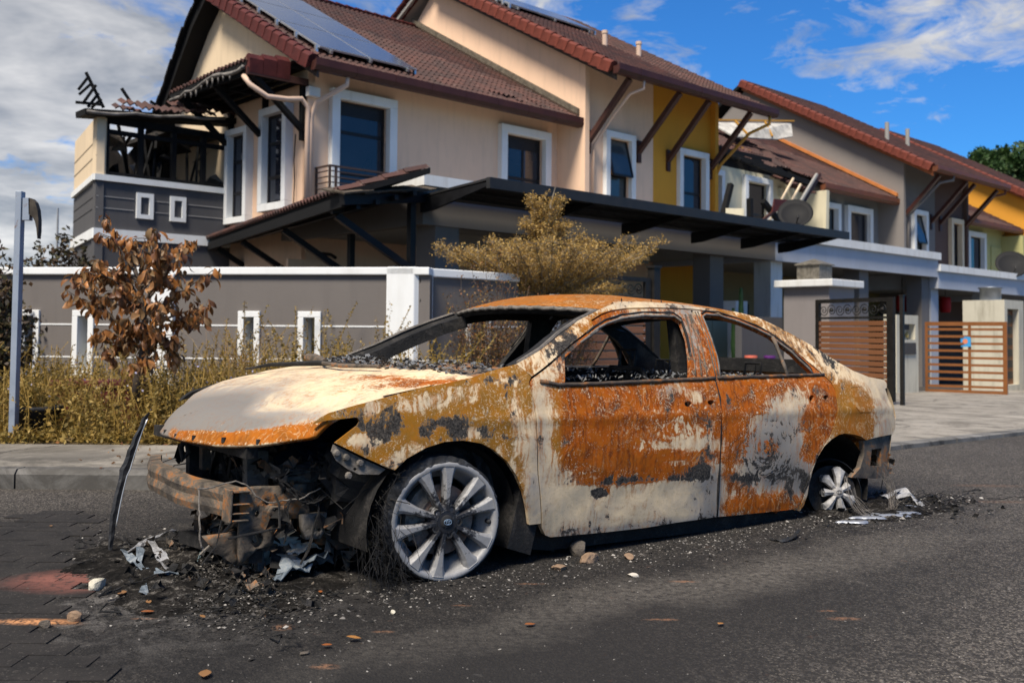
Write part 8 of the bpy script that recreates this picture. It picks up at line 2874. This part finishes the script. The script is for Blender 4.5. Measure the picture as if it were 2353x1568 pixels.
def a_under(r):
    u = r.uniform(-.4, 3.5); w_ = -.95 - abs(r.gauss(0, .22)) + .1; x, y = c2w(u, w_); return x, y, 0
def a_rear(r):
    x, y = c2w(r.gauss(3.2, .33), r.gauss(-.92, .14)); return x, y, r.random() * .01
def _heap(t):
    pos = t.n('ShaderNodeNewGeometry').outputs['Position']
    a = t.noise(pos, 11, 7, .75, .8); b = t.noise(pos, 70, 5, .8)
    c = t.mix(t.ramp(a, .42, .60), (.007, .0065, .006), (.030, .027, .024))
    c = t.mix(t.math('MULTIPLY', t.ramp(t.math('ADD', a, t.math('MULTIPLY', b, .5)), .80, .92), .8), c, (.20, .185, .165))
    return pbsdf(t, c, .95, 0, t.math('ADD', a, t.math('MULTIPLY', b, .6)), 1.0, .02, .1)
M_HEAP = mat('soot_and_ash_heap', _heap)
from mathutils import noise as mnoise
def heap(label, u0, u1, w0, w1, h, seed):
    nu, nw = int((u1 - u0) / .014), int((w1 - w0) / .014); V = []
    for i in range(nu + 1):
        for j in range(nw + 1):
            u, w_ = u0 + (u1 - u0) * i / nu, w0 + (w1 - w0) * j / nw
            x, y = c2w(u, w_)
            fx, fy = 2 * i / nu - 1, 2 * j / nw - 1
            rr_ = math.hypot(fx, fy) + .35 * mnoise.noise(Vector((x * 4, y * 4, seed)))
            f = max(0, 1 - rr_)
            n_ = .5 + .5 * mnoise.fractal(Vector((x * 9, y * 9, seed + 3)), 1.0, 2.0, 4)
            V.append((x, y, (f ** .7) * h * (.35 + 1.1 * abs(n_)) - .004 + (.012 * abs(mnoise.noise(Vector((x * 45, y * 45, 1)))) if f > 0 else 0)))
    F = np.array([(i * (nw + 1) + j, (i + 1) * (nw + 1) + j, (i + 1) * (nw + 1) + j + 1, i * (nw + 1) + j + 1) for i in range(nu) for j in range(nw)])
    tag(link('ash_heap', np_mesh('ash_heap', np.array(V), F, M_HEAP)), label, 'ash', kind='stuff')
heap('low heap of soot and ash under the crash beam', -1.25, -.15, -.95, .70, .055, 1)
heap('low heap of soot and ash round the collapsed rear wheel', 2.45, 3.55, -1.22, -.55, .035, 2)
M_CR1 = _leafmat('charred_crumbs', [(.008, .008, .008), (.022, .020, .018), (.05, .045, .04)], 0, .8)
M_CR2 = _leafmat('ashy_crumbs', [(.07, .065, .06), (.16, .15, .14), (.36, .34, .31)], 0, .9)
crumbs('charred_debris', 'heap of charred crumbs under the nose of the wreck', a_front, 12000, .002, .0075, M_CR1, 1)
crumbs('ash_debris', 'grey ash flakes mixed into the charred heap under the nose', a_front, 3600, .0015, .006, M_CR2, 2)
crumbs('charred_debris', 'charred crumbs along the sill on the road', a_under, 2600, .0025, .007, M_CR1, 3)
crumbs('ash_debris', 'pale ash and glass crumbs along the sill on the road', a_under, 1500, .002, .006, M_CR2, 4)
crumbs('charred_debris', 'charred crumbs and wire ends round the collapsed rear wheel', a_rear, 3000, .003, .010, M_CR1, 5)
crumbs('ash_debris', 'ash flakes round the collapsed rear wheel', a_rear, 700, .003, .010, M_CR2, 6)
def a_road(r):
    while True:
        px, py = r.uniform(-40, 2400), r.uniform(1130, 1600)
        g = ground(px, py); return float(g[0]), float(g[1]), 0
crumbs('road_grit', 'loose pale grit scattered over the road', a_road, 900, .0012, .0035, M_CR2, 7)
mb = MB(); r = random.Random(91)
for k in range(80):
    u = r.gauss(-.70, .14); w_ = r.gauss(-.22, .30); x, y = c2w(u, w_)
    bent_sheet(mb, (x, y, r.uniform(.008, .06)), r.uniform(.015, .055), r)
tag(mb.build('burnt_scraps', M_MIXMET), 'burnt metal and plastic scraps heaped under the crash beam', 'debris', kind='stuff')
mb = MB()
for k in range(150):
    u = r.gauss(-.72, .15); w_ = r.gauss(-.22, .30); x, y = c2w(u, w_)
    bent_sheet(mb, (x, y, r.uniform(.006, .07)), r.uniform(.015, .06), r)
for k in range(40):
    u = r.gauss(-.8, .25); w_ = r.gauss(-.4, .4); p = [(*c2w(u, w_), r.uniform(.01, .06))]
    for i in range(6): p.append((p[-1][0] + r.gauss(0, .03), p[-1][1] + r.gauss(0, .03), max(.004, p[-1][2] + r.gauss(0, .012))))
    mb.tube(p, r.uniform(.0015, .005), 4)
tag(mb.build('burnt_scraps', M_INNER), 'black burnt scraps and wires heaped under the crash beam', 'debris', kind='stuff')
mb = MB()
for k in range(60):
    x, y = c2w(r.gauss(3.2, .3), r.gauss(-.92, .2)); bent_sheet(mb, (x, y, r.uniform(.004, .03)), r.uniform(.015, .06), r)
for k in range(40):
    p = [(*c2w(r.gauss(3.1, .3), r.gauss(-1.0, .12)), .01)]
    for i in range(6): p.append((p[-1][0] + r.gauss(.02, .04), p[-1][1] + r.gauss(0, .03), max(.004, p[-1][2] + r.gauss(0, .01))))
    mb.tube(p, .0025, 4)
tag(mb.build('burnt_scraps', M_INNER), 'black scraps and wires lying behind the rear wheel', 'debris', kind='stuff')
print('objects', len(bpy.data.objects))
